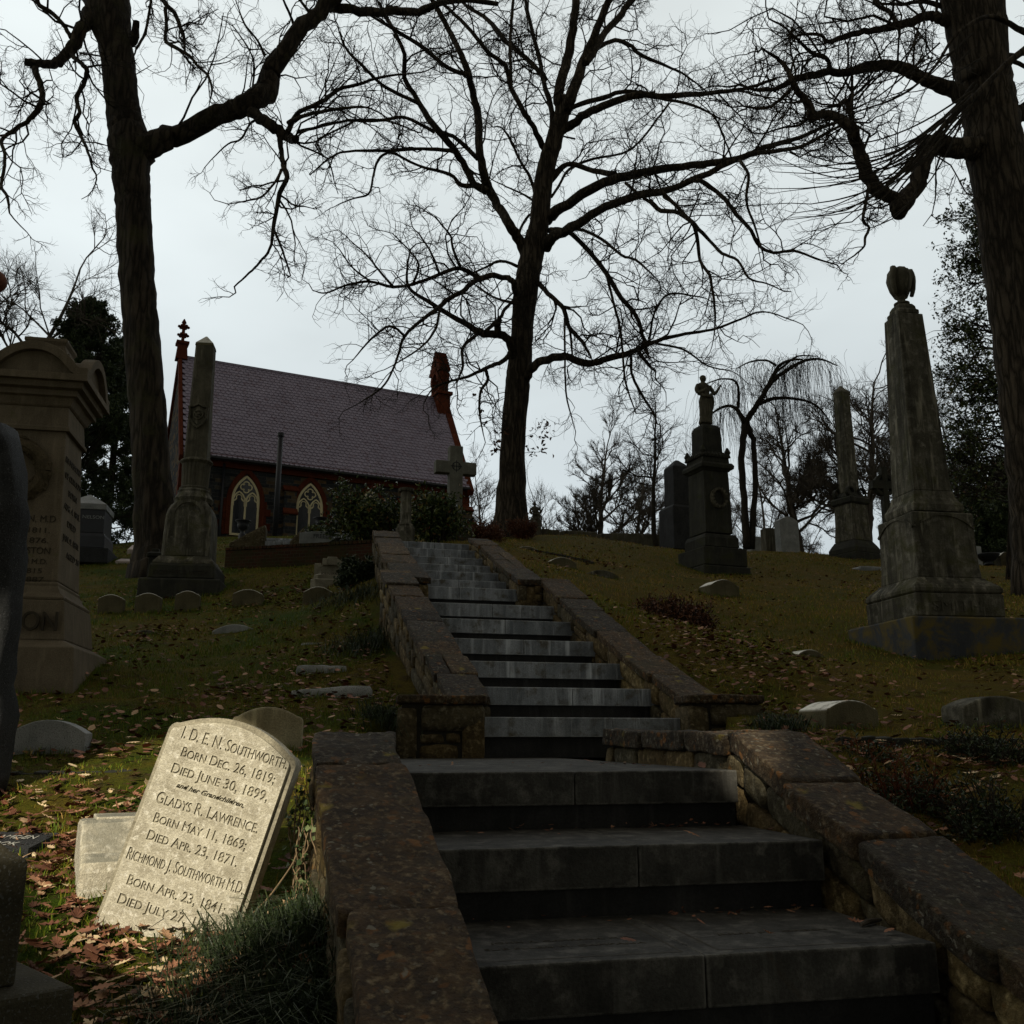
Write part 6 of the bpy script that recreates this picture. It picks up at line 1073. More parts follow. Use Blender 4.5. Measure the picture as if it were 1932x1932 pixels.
L([(1610, 240, 10), (1602, 205, 12), (1595, 190, 10), (1580, 200, 6)], -.6, -.9, .05, spawn=2.5, lens=.7); L([(1640, 350, 7), (1633, 385, 6), (1628, 415, 6), (1640, 430, 5), (1632, 448, 5), (1630, 465, 4), (1612, 482, 3)], -1, -1, .05, spawn=1.5, lens=.5); L([(1604, 245, 6), (1608, 175, 6), (1606, 120, 3)], -.8, -.9, .05)
L([(1500, 160, 8), (1470, 190, 6), (1440, 205, 5), (1400, 200, 3)], -1.2, -1, .1, spawn=2); L([(1530, 215, 6), (1510, 235, 5), (1480, 240, 4)], -1.2, -1, .1, spawn=2)
t.finish(4, 5, ang=(30, 85), wig=.36, up=.03)
# --- nearer long drooping shoots from outside the picture at the upper right
t = Tree('drooping_tree', 'nearer tree outside the right edge whose long thin shoots sweep down across the sky', 2120, 1420, 8.0); t.trunk([(2120, 1430, 120), (2125, 900, 110), (2110, 400, 100), (2080, 120, 90), (2040, 30, 70)], 1.2, 12)
t.limb([(2050, 60, 30), (1990, 60, 20), (1932, 95, 14), (1880, 140, 11), (1830, 190, 9), (1790, 225, 8), (1740, 290, 6), (1680, 340, 5), (1600, 372, 3), (1530, 385, 2)], -.6, 0, .05, spawn=0, sides=8); t.limb([(1990, 80, 18), (1932, 60, 12), (1880, 34, 9), (1845, 38, 8), (1800, 70, 6), (1760, 130, 5), (1700, 180, 4), (1620, 210, 3)], -.4, 0, .05, spawn=0)
for k in range(26):
    x0, y0 = 1880 - rng.uniform(0, 200), 0; f = rng.random(); x0 = 1870 - 150 * f; y0 = 145 + 150 * f + rng.normal(0, 10); xe = 1440 + rng.uniform(0, 220); ye = 250 + rng.uniform(0, 200) + (xe - 1440) * .1; mx, my = (x0 + xe) / 2 + rng.normal(0, 10), (y0 + ye) / 2 + rng.uniform(20, 70)
    t.limb([(x0, y0, 4.0), ((x0 + mx) / 2, (y0 + my) / 2 + 12, 3.4), (mx, my, 2.6), ((xe + mx) / 2, (ye + my) / 2 + 8, 2.0), (xe, ye, 1.2)], -.8 + rng.normal(0, .3), -.2 + rng.normal(0, .2), .03, spawn=.5, lens=.25, build=False)
for k in range(10):
    x0, y0 = 1850 - rng.uniform(0, 120), 60 + rng.uniform(0, 60); xe, ye = 1500 + rng.uniform(0, 200), 120 + rng.uniform(0, 130); t.limb([(x0, y0, 3.6), ((x0 + xe) / 2, (y0 + ye) / 2 + 25, 2.4), (xe, ye, 1.2)], -.5, 0, .03, spawn=.5, lens=.25, build=False)
t.starts = [s_ for s_ in t.starts if s_[3] > .0022]; t.finish(2, 2, ang=(15, 45), wig=.12, up=.05, rmin=.0015, name='shoots')

# --- generic bare trees
def bare_tree(label, x, yb, Y, h_px, spread=1.0, r0=.16, seed=0, name='bare_tree', nl=11, lean=(0, 0), levels=5, kids=7, start=.25, up=.10, group=None, mat='twig_far', wig=.2, aim=(25, 60), stems=1):
    global rng
    keep = rng; rng = np.random.default_rng(seed); t = Tree(name, label, x, yb, Y, mat, mat, group); H = (PY(x, yb - h_px, Y)[2] - t.b[2]) * 1.02; m = MB(); S = []
    for sidx in range(stems):
        P = [t.b + [0, 0, 0]]; d = np.array([lean[0] + rng.normal(0, .06) + (sidx - (stems - 1) / 2) * .25, lean[1], 1.0])
        for k in range(9): d = unit(d + rng.normal(size=3) * .06 + [0, 0, .05]); P.append(P[-1] + d * H * .8 / 9)
        P = np.array(P); rr = np.linspace(r0 * .8, r0 * .15, 10); pp, r2 = smooth_path(P, rr, 3, .1); V, Q, T = tube(pp, r2, 8, .05, seed); m.add(V, Q, T)
        for k in range(int(nl * 1.6)):
            f = start + (1 - start) * (k + rng.random()) / int(nl * 1.6); i = min(int(f * (len(pp) - 1)), len(pp) - 1); an = rng.uniform(0, 6.283); el = rng.uniform(.35, .9); dd = np.array([math.cos(an), math.sin(an), el]); rc = r2[i] * rng.uniform(.4, .7); S.append((pp[i], dd, H * spread * rng.uniform(.3, .46) * (1.15 - .7 * (f - start)), rc))
        S.append((pp[-1], d, H * .25, r2[-1]))
    m.build('trunk', MT[mat], t.root, t.b, smooth=True); tips = []; grow(t.twig, [a[0] for a in S], [a[1] for a in S], [a[2] for a in S], [a[3] for a in S], levels, kids, up=up, tips=tips, rmin=.0035, wig=wig, ang=aim); t.twig.build('crown', MT[mat], t.root, t.b); rng = keep; return t, (np.concatenate(tips) if tips else None)
BG = 'bare trees beyond the crest'
bare_tree('wide bushy bare tree just right of the central trunk, low on the skyline', 1125, 1012, 44, 225, .85, .22, 21, group=BG, nl=16, start=.12, aim=(15, 45)); bare_tree('slender young tree with a straight thin trunk left of the tall granite shaft', 1240, 1020, 27, 315, .65, .10, 22, nl=13, start=.42, up=.04, mat='twig', aim=(30, 70))
bare_tree('low tangled bare tree between the slender young tree and the tall granite shaft', 1195, 1012, 40, 160, .9, .15, 23, group=BG, nl=12, start=.1); bare_tree('hazy bare tree directly left of the central trunk, above the thicket', 905, 1010, 50, 160, .8, .15, 24, group=BG, nl=12, start=.15)
bare_tree('bushy bare tree behind the statue monument and weeping tree', 1345, 1018, 46, 200, .8, .16, 25, group=BG, nl=12, start=.15); bare_tree('gnarled bare tree between the weeping tree and the plain obelisk', 1520, 1040, 36, 330, .85, .2, 26, group=BG, nl=16, start=.18, lean=(.08, 0), wig=.3)
bare_tree('spreading bare tree right behind the plain obelisk', 1640, 1045, 34, 400, .9, .2, 27, group=BG, nl=16, start=.22, lean=(-.1, 0), wig=.3); bare_tree('dense bare tree right of the great urn-topped obelisk', 1800, 1050, 38, 360, .9, .2, 28, group=BG, nl=16, start=.15, wig=.28); bare_tree('multi-stemmed bare tree low at the right edge', 1885, 1060, 30, 330, .8, .14, 29, group=BG, nl=9, start=.12, stems=3)
bare_tree('pale bare tree at the left edge behind the wreath monument', -70, 1050, 26, 690, .62, .2, 30, group=BG, nl=9, start=.45, up=.02, levels=4); 
bare_tree('small bare shrub-like tree behind the right end of the chapel', 885, 1008, 46, 120, .9, .1, 32, group=BG, nl=12, start=.05); bare_tree('far bare thicket tree low behind the seated statue', 1045, 1010, 55, 140, 1.0, .13, 33, group=BG, nl=14, start=.05); bare_tree('bare tree behind the three skyline stones', 1455, 1035, 50, 250, .9, .15, 34, group=BG, nl=14, start=.1); bare_tree('far bare tree between statue monument and tall granite shaft', 1290, 1015, 60, 170, .9, .14, 35, group=BG, nl=12, start=.1)
# --- weeping tree
t = Tree('weeping_tree', 'weeping tree with twin stems and hanging curtains of twigs right of the statue monument', 1412, 1035, 29, 'twig', 'twig')
W = [[(1410, 1035, 16), (1405, 960, 13), (1400, 880, 12), (1402, 830, 12), (1405, 800, 13)], [(1418, 1035, 13), (1424, 940, 10), (1425, 880, 10), (1420, 830, 10), (1408, 795, 12)]]
for w_ in W: t.limb(w_, 0, 0, .05, spawn=0, name='trunk')
arms = [[(1405, 800, 12), (1420, 775, 11), (1440, 745, 10), (1458, 710, 8), (1470, 690, 6), (1490, 680, 5), (1515, 678, 3)], [(1440, 742, 9), (1462, 715, 8), (1490, 695, 7), (1520, 680, 6), (1550, 678, 4), (1580, 690, 2)], [(1405, 798, 10), (1392, 775, 8), (1375, 766, 6), (1350, 775, 4), (1325, 800, 2)], [(1392, 770, 6), (1393, 735, 5), (1385, 718, 4), (1360, 715, 3), (1330, 725, 2)], [(1425, 765, 8), (1460, 752, 7), (1500, 752, 5), (1540, 765, 4), (1570, 800, 2)], [(1465, 690, 5), (1445, 680, 4), (1415, 683, 3), (1390, 695, 2)], [(1458, 708, 4), (1480, 690, 4), (1505, 672, 3), (1540, 672, 2)]]
hang = []
for a_ in arms:
    p = t.limb(a_, rng.normal(0, .8), 0, .15, spawn=0); 
    for q in p[len(p) // 3:]:
        for _ in range(9): hang.append(q + rng.normal(size=3) * [.25, .35, .06])
n = len(hang); P0 = np.array(hang); K = 7; P = np.zeros((n, K + 1, 3)); P[:, 0] = P0; d = unit(rng.normal(size=(n, 3)) * [1, 1, .2] + [0, 0, .4]); Lh = rng.uniform(.8, 2.6, n)
for k in range(K): d = unit(d * .55 + np.array([0, 0, -.75]) + rng.normal(size=(n, 3)) * .12); P[:, k + 1] = P[:, k] + d * (Lh / K)[:, None]
tubes_batch(t.twig, P, np.tile(np.linspace(.0055, .0028, K + 1), (n, 1)), 3); t.twig.build('hanging_twigs', MT['twig'], t.root, t.b)

# --- evergreens
MT['needle'] = leaf_mat('dark_evergreen_foliage', [(0, (.014, .026, .010)), (.5, (.034, .055, .020)), (1, (.07, .095, .035))], .6)
MT['holly'] = leaf_mat('holly_foliage', [(0, (.018, .030, .009)), (.5, (.05, .07, .02)), (.92, (.09, .11, .03)), (1, (.12, .035, .015))], .45)
MT['mahonia'] = leaf_mat('shrub_foliage', [(0, (.016, .030, .008)), (.5, (.045, .075, .018)), (.85, (.10, .12, .028)), (.95, (.18, .15, .04)), (1, (.16, .045, .014))], .4)
MT['ivy'] = leaf_mat('ivy_and_sedge', [(0, (.010, .020, .008)), (.5, (.022, .038, .013)), (1, (.05, .065, .022))], .5)
def conifer(label, x, yb, Y, h_px, w_px, seed, n=420, name='evergreen_tree', mat='needle', droop=-.05, leafn=9, size=.16, shape=.8, trunkr=.16):
    global rng
    keep = rng; rng = np.random.default_rng(seed); t = Tree(name, label, x, yb, Y, 'bark', 'twig'); k = mpx(PY(x, yb - h_px / 2, Y)); H = PY(x, yb - h_px, Y)[2] - t.b[2]; Wd = w_px * k / 2; m = MB(); V, Q, T = tube([t.b, t.b + [0, 0, H * .5], t.b + [0, 0, H * .97]], [trunkr, trunkr * .6, .02], 8); m.add(V, Q, T); m.build('trunk', MT['bark'], t.root, t.b, smooth=True)
    f = rng.random(n) ** .9; an = rng.uniform(0, 6.283, n); lump = 1 + .35 * np.sin(an * 3 + f * 9) + .3 * np.sin(an * 5 - f * 23); L_ = Wd * (1 - f) ** shape * lump * rng.uniform(.7, 1.15, n) + .25; P0 = t.b + np.stack([0 * f, 0 * f, H * (.03 + .95 * f)], 1); D = np.stack([np.cos(an), np.sin(an), droop + .7 * f ** 2 + rng.normal(0, .12, n)], 1)
    tips = []; grow(t.twig, P0, D, L_, np.full(n, .022), 3, 4, wig=.12, up=.03, rmin=.003, tips=tips, tmin=.3, lf=(.25, .5)); t.twig.build('branches', MT['twig'], t.root, t.b)
    pts = np.concatenate(tips); leafset('foliage', MT[mat], pts[rng.random(len(pts)) < .9], size, t.root, t.b, leafn, spread=size * .55, ratio=.38); rng = keep; return t
conifer('dark pointed evergreen rising behind the wreath monument at the left', 128, 1050, 27, 480, 235, 41, n=150, leafn=5, size=.11, trunkr=.1, shape=.7, droop=.35)
conifer('second dark evergreen spire close against the leaning trunk', 196, 1040, 30, 400, 130, 42, n=110, leafn=5, size=.11, shape=.7, droop=.35)
conifer('dark rounded evergreen shrub on the lawn behind the black garden urn', 1868, 1066, 27.5, 110, 95, 43, n=220, leafn=5, size=.11, shape=.35, name='evergreen_shrub')
conifer('dark evergreen at the far right beside the multi-stemmed bare tree', 1925, 1065, 33, 190, 110, 44, n=150, leafn=2, size=.14, shape=.5)
# holly behind the right trunk: open sprays of small leaves
keep = rng; rng = np.random.default_rng(51); t = Tree('holly_tree', 'green holly with open leafy sprays behind the great obelisk and the right trunk', 1905, 1040, 19.5); m = MB(); top = PY(1900, 380, 19.5); V, Q, T = tube([t.b, (t.b + top) / 2 + [.2, 0, 0], top], [.16, .10, .02], 10); m.add(V, Q, T); m.build('trunk', MT['bark'], t.root, t.b, smooth=True)
n = 170; f = rng.uniform(.18, 1, n); P0 = t.b + (top - t.b) * f[:, None]; an = np.where(rng.random(n) < .72, rng.normal(math.pi, .7, n), rng.uniform(0, 6.28, n)); D = np.stack([np.cos(an), np.sin(an), rng.uniform(-.05, .45, n)], 1); Lh = rng.uniform(.9, 2.0, n) * (1.15 - .5 * f); tips = []
grow(t.twig, P0, D, Lh, np.full(n, .02), 4, 4, wig=.2, up=.02, rmin=.003, tips=tips, tmin=.35); t.twig.build('branches', MT['twig'], t.root, t.b); pts = np.concatenate(tips); leafset('foliage', MT['holly'], pts[rng.random(len(pts)) < .85], .088, t.root, t.b, 1, spread=.06, ratio=.5); rng = keep

# --- shrubs
def shrub(label, x, yb, Y, h_px, w_px, seed, mat='mahonia', size=.07, n=60, leafn=2, dens=.9, name='green_shrub', twigr=.010, levels=3, up=.05, kids=6, leaves=True, twigmat='twig', group=None, spread=None):
    global rng
    keep = rng; rng = np.random.default_rng(seed); b = PY(x, yb, Y); k = mpx(b); H, Wd = h_px * k, w_px * k / 2; root = thing(name, label, 'shrub', tuple(b), 0, group); tw = MB(); an = rng.uniform(0, 6.283, n); q = rng.random(n) ** .6
    D = np.stack([np.cos(an) * q * Wd / H * 1.05, np.sin(an) * q * Wd / H * 1.05, np.ones(n) * rng.uniform(.7, 1.0, n)], 1); P0 = b + np.stack([np.cos(an) * q * Wd * .25, np.sin(an) * q * Wd * .25, np.full(n, -.1)], 1); tips = []
    grow(tw, P0, D, H * rng.uniform(.55, 1.0, n), np.full(n, twigr), levels, kids, wig=.13, up=up, rmin=min(.0018, twigr * .22), tips=tips, lf=(.2, .45), tmin=.2); tw.build('stems', MT[twigmat], root, b)
    if leaves: pts = np.concatenate(tips); leafset('foliage', MT[mat], pts[rng.random(len(pts)) < dens], size, root, b, leafn, spread=size * (spread or .8), ratio=.45)
    rng = keep; return root
shrub('dense green shrub left of the broken column, before the third chapel window', 688, 1024, 16.2, 132, 110, 61, n=40, leafn=1, size=.085, dens=.8); shrub('upright green shrub between the broken column and the granite cross', 825, 1026, 16.2, 126, 110, 62, n=36, leafn=1, size=.085, dens=.8)
MT['redtwig'] = flat_mat('reddish_twig', (.10, .032, .016), .9, .3, 8, .1)
shrub('low rusty brown thicket at the foot of the granite cross', 905, 1012, 20, 45, 130, 63, mat='dead_leaf', size=.06, n=60, dens=.5, leafn=1, name='brown_thicket', twigmat='redtwig'); shrub('low rusty thicket close against the central trunk', 985, 1008, 22.5, 40, 60, 64, mat='dead_leaf', size=.06, n=40, dens=.4, leafn=1, name='brown_thicket', twigmat='redtwig')
shrub('leafless dark dwarf shrub on the right slope beside the stair wall', 1265, 1200, 11.3, 100, 190, 65, mat='dead_leaf', size=.05, n=110, dens=.5, leafn=1, name='dwarf_shrub', twigr=.010)
shrub('small green plants sprouting behind the long pale planter', 650, 1000, 18.2, 22, 60, 66, n=26, size=.06); shrub('leafy tuft on the left end of the long pale planter', 600, 1003, 18.2, 18, 55, 67, n=24, size=.06)
for i, (x, y, Y, h, w, lab) in enumerate(((1700, 1520, 4.3, 150, 230, 'tangled bramble nearest the right wall, red shoots standing up'), (1860, 1600, 4.0, 190, 220, 'tall dense bramble at the right edge behind the near wall'), (1620, 1440, 4.9, 90, 170, 'lower bramble in front of the white-topped marker'), (1850, 1440, 5.0, 120, 200, 'wiry bramble in front of the mossy brown marker'))):
    shrub(lab, x, y, Y, h, w, 70 + i, mat='ivy', size=.024, n=70, dens=.35, leafn=1, name='bramble', twigr=.0055, levels=3, up=.02, kids=6, twigmat='redtwig' if i in (0, 2) else 'twig')
shrub('dark ivy mound against the upper left stair wall beside the low tomb', 678, 1105, 12.3, 60, 60, 80, mat='ivy', size=.06, n=50, leafn=3, name='ivy_mound', levels=3)

# ------------------------------------------------------------ ground cover: grass, fallen leaves, sedge
MT['grass'] = leaf_mat('grass_blades', [(0, (.048, .092, .003)), (.4, (.11, .155, .006)), (.7, (.20, .145, .014)), (1, (.38, .23, .07))], .7)
MT['fallen'] = leaf_mat('fallen_leaves', [(0, (.065, .026, .014)), (.35, (.16, .062, .034)), (.65, (.28, .135, .08)), (.85, (.42, .29, .17)), (1, (.60, .48, .30))], .75)
def in_view(X, Y, m=.08): u = X / np.maximum(Y, .1); return (np.abs(u) < .56 + m)
def free(X, Y):                        # off the paved way and its walls
    c, h = corr(Y); return ~((np.abs(X - c) < h + .34) & (Y < 13.3) & (Y > -1)) | ((Y > 3.95) & (Y < 6.1) & (np.abs(X - c) > h + .12))
def scatter(n, y0, y1, pw):
    Y = y0 + (y1 - y0) * rng.random(n) ** pw; X = rng.uniform(-.86, .86, n) * Y + rng.uniform(-.5, .5, n); ok = free(X, Y); return X[ok], Y[ok]
def blades(name, n, y0, y1, pw, h, w, lab, mat='grass', clump=None, lean=.5, tone=None):
    X, Y = scatter(n, y0, y1, pw) if clump is None else clump
    pt = np.stack([X, Y, 0 * X], 1); k = hash_noise(pt, 1.1, 77) + .5 * hash_noise(pt, 4, 78)
    if clump is None: ok = k > -.55 + .5 * rng.random(len(k)); X, Y, k = X[ok], Y[ok], k[ok]
    Z = ground(X, Y) - .01; n = len(X); a = rng.uniform(0, 6.283, n); d = np.stack([np.cos(a), np.sin(a)], 1); hh = h * rng.uniform(.5, 1.3, n) * (1 + .3 * np.clip(k, -1, 1)); ww = w * rng.uniform(.7, 1.2, n) * (1 + .06 * Y); b = rng.uniform(0, 6.283, n); le = np.stack([np.cos(b), np.sin(b)], 1) * (hh * lean * rng.uniform(.3, 1.4, n))[:, None]
    P = np.stack([X, Y, Z], 1); e3 = np.concatenate([d * ww[:, None] / 2, np.zeros((n, 1))], 1); m1 = P + np.concatenate([le * .35, (hh * .6)[:, None]], 1); tp = P + np.concatenate([le, (hh * np.where(lean > .9, .55, .95))[:, None]], 1)
    V = np.stack([P - e3, P + e3, m1 + e3 * .7, m1 - e3 * .7, tp], 1).reshape(-1, 3); i = np.arange(n) * 5; m = MB(); tn = np.clip(.36 + .26 * -k + rng.normal(0, .2, n) + .24 * np.clip((X + .2 * Y - .5) / 1.5, 0, 1) + .12 * np.clip((Y - 9) / 4, 0, 1), 0, 1) if tone is None else np.clip(rng.normal(tone, .25, n), 0, 1); m.add(V, np.stack([i, i + 1, i + 2, i + 3], 1), np.stack([i + 3, i + 2, i + 4], 1), tone=np.repeat(tn, 5))
    return tag(m.build(name, MT[mat]), lab, kind='stuff')
blades('lawn_grass', 155000, 1.9, 9, 1.1, .034, .0035, 'short winter grass on the near lawn'); blades('far_lawn_grass', 140000, 9, 30, 1.2, .045, .006, 'short winter grass higher up the slope')
def leaf_shape():                      # lobed oak leaf outline
    o = []
    for i in range(9):
        t = i / 8; w = (.10 + .26 * math.sin(math.pi * min(1, t * 1.05) ** .9)) * (1 if i % 2 else .5); o.append((w, t - .5))
    return [(0, -.62)] + o + [(0, .55)] + [(-x, y) for x, y in o[::-1]]
LS = np.array(leaf_shape())
def leaves(name, X, Y, size, lab, detailed, tone=(.0, 1.0), zoff=None, seed=0):
    n = len(X); Z = (ground(X, Y) if zoff is None else zoff) + .008 + rng.uniform(0, .018, n); s_ = size * rng.uniform(.55, 1.35, n); a = rng.uniform(0, 6.283, n); el = rng.normal(0, .35, n); el2 = rng.normal(0, .4, n)
    ex = np.stack([np.cos(a), np.sin(a), np.sin(el) * .7], 1); ey = np.stack([-np.sin(a), np.cos(a), np.sin(el2) * .7], 1); ez = np.cross(ex, ey); P = np.stack([X, Y, Z + s_ * .12], 1); m = MB(); tn = rng.uniform(*tone, n) ** 1.3
    if detailed:
        k = len(LS); nar = np.where(rng.random(n) < .35, .35, 1.0); cu = rng.uniform(-.5, .9, n); V = P[:, None] + (LS[None, :, :1] * nar[:, None, None]) * s_[:, None, None] * ex[:, None] + LS[None, :, 1:] * s_[:, None, None] * ey[:, None] + ((LS[None, :, 1:] ** 2 * .9 + LS[None, :, :1] ** 2 * 2.2) * (s_ * cu)[:, None, None]) * ez[:, None]
        V = np.concatenate([V, P[:, None] - 0 * P[:, None]], 1); m_ = k + 1; b = np.arange(n)[:, None] * m_; j = np.arange(k)[None, :]; T = np.stack([b + j, b + (j + 1) % k, b + k + 0 * j], -1).reshape(-1, 3); m.add(V.reshape(-1, 3), None, T, tone=np.repeat(tn, m_))
    else:
        q = np.array([(-.22, -.4), (.18, -.45), (.42, .0), (.15, .5), (-.3, .35), (-.42, -.05)]); V = P[:, None] + q[None, :, :1] * s_[:, None, None] * ex[:, None] + q[None, :, 1:] * s_[:, None, None] * ey[:, None] + ((q[None, :, :1] ** 2 + q[None, :, 1:] ** 2) * s_[:, None, None] * rng.uniform(0, 1.5, n)[:, None, None]) * ez[:, None]; b = np.arange(n) * 6; m.add(V.reshape(-1, 3), np.concatenate([np.stack([b, b + 1, b + 2, b + 3], 1), np.stack([b, b + 3, b + 4, b + 5], 1)]), tone=np.repeat(tn, 6))
    return tag(m.build(name, MT['fallen']), lab, kind='stuff')
# denser drifts beside the walls and under the brambles
def drift(pts, n, s_):
    P = []
    for (x, y, Y, w) in pts:
        c = PY(x, y, Y); k = int(n * w); P.append(np.stack([rng.normal(c[0], s_ * w ** .5 * (1 + Y * .05), k), rng.normal(c[1], s_ * w ** .5 * (1 + Y * .05), k)], 1))
    P = np.concatenate(P); ok = free(P[:, 0], P[:, 1]) & (P[:, 1] > 1.8); return P[ok, 0], P[ok, 1]
X, Y = scatter(3000, 2.0, 6.5, 1.2); X2, Y2 = drift([(130, 1600, 3.7, 1.2), (250, 1560, 4.0, 1.0), (330, 1800, 2.9, 1.6), (400, 1830, 2.75, 1.3), (250, 1780, 3.0, 1.0), (100, 1520, 4.3, .9), (280, 1860, 2.6, .9), (150, 1680, 3.4, .8), (1700, 1560, 4.2, 1), (1850, 1500, 4.8, 1), (1550, 1440, 5.0, 1)], 170, .20)
leaves('fallen_leaves', np.concatenate([X, X2]), np.concatenate([Y, Y2]), .052, 'curled brown oak leaves strewn over the near grass', True)
X, Y = scatter(20000, 5, 26, 1.3); k = hash_noise(np.stack([X, Y, 0 * X], 1), .7, 90); ok = k > -.1 + .7 * rng.random(len(k)) - .2; X, Y = X[ok], Y[ok]
X2, Y2 = drift([(715, 1330, 6.4, 1.5), (720, 1270, 7.4, 1.5), (690, 1220, 8.6, 1.4), (690, 1170, 10, 1.2), (560, 1115, 13.4, 1.3), (520, 1110, 13.4, 1.2), (640, 1130, 12.3, 1), (1470, 1300, 7.6, 1.8), (1400, 1270, 8.2, 1.8), (1350, 1240, 8.8, 1.6), (1520, 1340, 6.6, 1.5), (1270, 1210, 10, 1), (1120, 1040, 17, 1), (440, 1335, 7, .6), (300, 1195, 10.5, .5)], 150, .32)
leaves('scattered_leaves', np.concatenate([X, X2]), np.concatenate([Y, Y2]), .046, 'fallen leaves scattered up the slope and drifted against the stair walls', False, (.0, .85))
# leaves on the treads
bx, by, bz = [], [], []
for k, z in ((3, -.53), (4, -.32), (5, -.115)):
    n_ = 46; a_ = rng.uniform(.05, 1.2, n_); b_ = .54 - np.abs(rng.normal(0, .05, n_)) - .02; q = S1[0] + uL[0] * (.54 * (k - 3) + b_) + vL[0] * a_; r_ = S1[1] + uL[1] * (.54 * (k - 3) + b_) + vL[1] * a_; ok = rng.random(n_) < (.4 + .6 * (a_ > .7)); bx += list(q[ok]); by += list(r_[ok]); bz += [z] * int(ok.sum())
leaves('leaf_litter', np.array(bx), np.array(by), .022, 'small leaf crumbs gathered along the backs of the nearest treads', True, (.2, .9), np.array(bz) - .004)
X = np.array([1.05, .98, .70, .55, .30, .88, .60, .15, -.1, .75, .35, .9]); Y = np.array([2.86, 2.92, 2.80, 2.98, 2.66, 3.42, 3.35, 3.20, 3.28, 3.9, 4.5, 5.2]); Zs = np.array([-.53, -.53, -.53, -.53, -.53, -.32, -.32, -.32, -.32, -.115, -.115, -.115]); leaves('step_leaves', X, Y, .04, 'a few dry leaves lying on the nearest stone treads', True, (.1, .8), Zs)
for (x0, y0, x1, y1, z, r_, lab) in ((1046, 1557, 1088, 1549, -.318, .006, 'pale broken stick lying at the back of the second tread'), (1625, 1748, 1662, 1740, -.528, .008, 'dark curled bark fragment at the right end of the lowest full tread'), (1140, 1556, 1162, 1560, -.318, .003, 'thin twig beside the pale stick on the second tread')):
    A_, B_ = [ray(x, y) * (z / ray(x, y)[2]) for x, y in ((x0, y0), (x1, y1))]; k_ = thing('stick', lab, 'stick', tuple(A_)); P = [A_ + (B_ - A_) * t + [0, 0, r_ * .5 + .006 * math.sin(t * 3)] + rng.normal(size=3) * .002 for t in np.linspace(0, 1, 6)]; V, Q, T = tube(P, [r_ * .6, r_, r_, r_ * .9, r_ * .8, r_ * .5], 7, .12, 4); m = MB(); m.add(V, Q, T); m.build('wood', MT['twig_far'] if 'dark' in lab else flat_mat('dry_wood', (.34, .27, .17), .9, .3, 40), k_, A_)
# longer grass left standing round the feet of the stones
bx, by = [], []
for o in list(COL.objects):
    if o.parent is None and o.get('category') in ('gravestone', 'footstone', 'monument', 'obelisk', 'headstone', 'tomb', 'pedestal', 'post') and 0 < o.location.y < 20:
        bb = [c.matrix_world if False else c for c in o.children]; xs, ys = [], []
        for c in o.children:
            if c.type != 'MESH': continue
            for v_ in c.bound_box:
                if v_[2] < .35: w_ = Matrix.Rotation(o.rotation_euler.z, 3, 'Z') @ Vector((v_[0] * o.scale.x, v_[1], 0)); xs.append((v_[0] * o.scale.x, v_[1]))
        if not xs: continue
        xa, xb_, ya, yb_ = min(p[0] for p in xs), max(p[0] for p in xs), min(p[1] for p in xs), max(p[1] for p in xs); per = 2 * (xb_ - xa + yb_ - ya); n_ = int(per * 170)
        t_ = rng.random(n_) * per; off = np.abs(rng.normal(0, .02, n_)) + .004; L1, L2 = xb_ - xa, yb_ - ya
        lx = np.where(t_ < L1, xa + t_, np.where(t_ < L1 + L2, xb_ + off, np.where(t_ < 2 * L1 + L2, xa + (t_ - L1 - L2), xa - off))); ly = np.where(t_ < L1, ya - off, np.where(t_ < L1 + L2, ya + t_ - L1, np.where(t_ < 2 * L1 + L2, yb_ + off, ya + (t_ - 2 * L1 - L2))))
        c_, s_ = math.cos(o.rotation_euler.z), math.sin(o.rotation_euler.z); bx.append(o.location.x + lx * c_ - ly * s_); by.append(o.location.y + lx * s_ + ly * c_)
blades('rough_grass', 0, 0, 0, 1, .055, .0035, 'longer grass standing round the feet of the gravestones', 'grass', (np.concatenate(bx), np.concatenate(by)), .5, .3)
# sedge tufts beside the low wall and at wall feet
def tuft_pts(c, n, s_): return rng.normal(c[0], s_, n), rng.normal(c[1], s_, n)
TG = 'dark sedge tufts'
for i, (x, y, Y, n_, s_, h_, lab) in enumerate(((520, 1800, 2.9, 1500, .13, .17, 'dark arching sedge clump at the foot of the leaning headstone'), (440, 1880, 2.55, 1300, .14, .15, 'dark sedge clump nearest the bottom edge, left of the low wall'), (560, 1890, 2.5, 900, .07, .16, 'dark sedge squeezed against the low wall at the bottom'),
                                      (735, 1335, 6.3, 500, .10, .16, 'sedge tuft beside the left end pier'), (700, 1215, 8.8, 700, .2, .18, 'sedge along the foot of the left stair wall'), (1470, 1365, 5.7, 450, .08, .15, 'green sedge tuft right of the wide mossy end pier'), (665, 1150, 11, 600, .22, .2, 'grassy tangle high up the left stair wall'))):
    c = PY(x, y, Y); X, Y_ = tuft_pts(c, n_, s_); o = blades('sedge_tuft', 0, 0, 0, 1, h_, .004, lab, 'ivy', (X, Y_), 1.1, .45); tag(o, cat='sedge', group=TG, kind='thing')
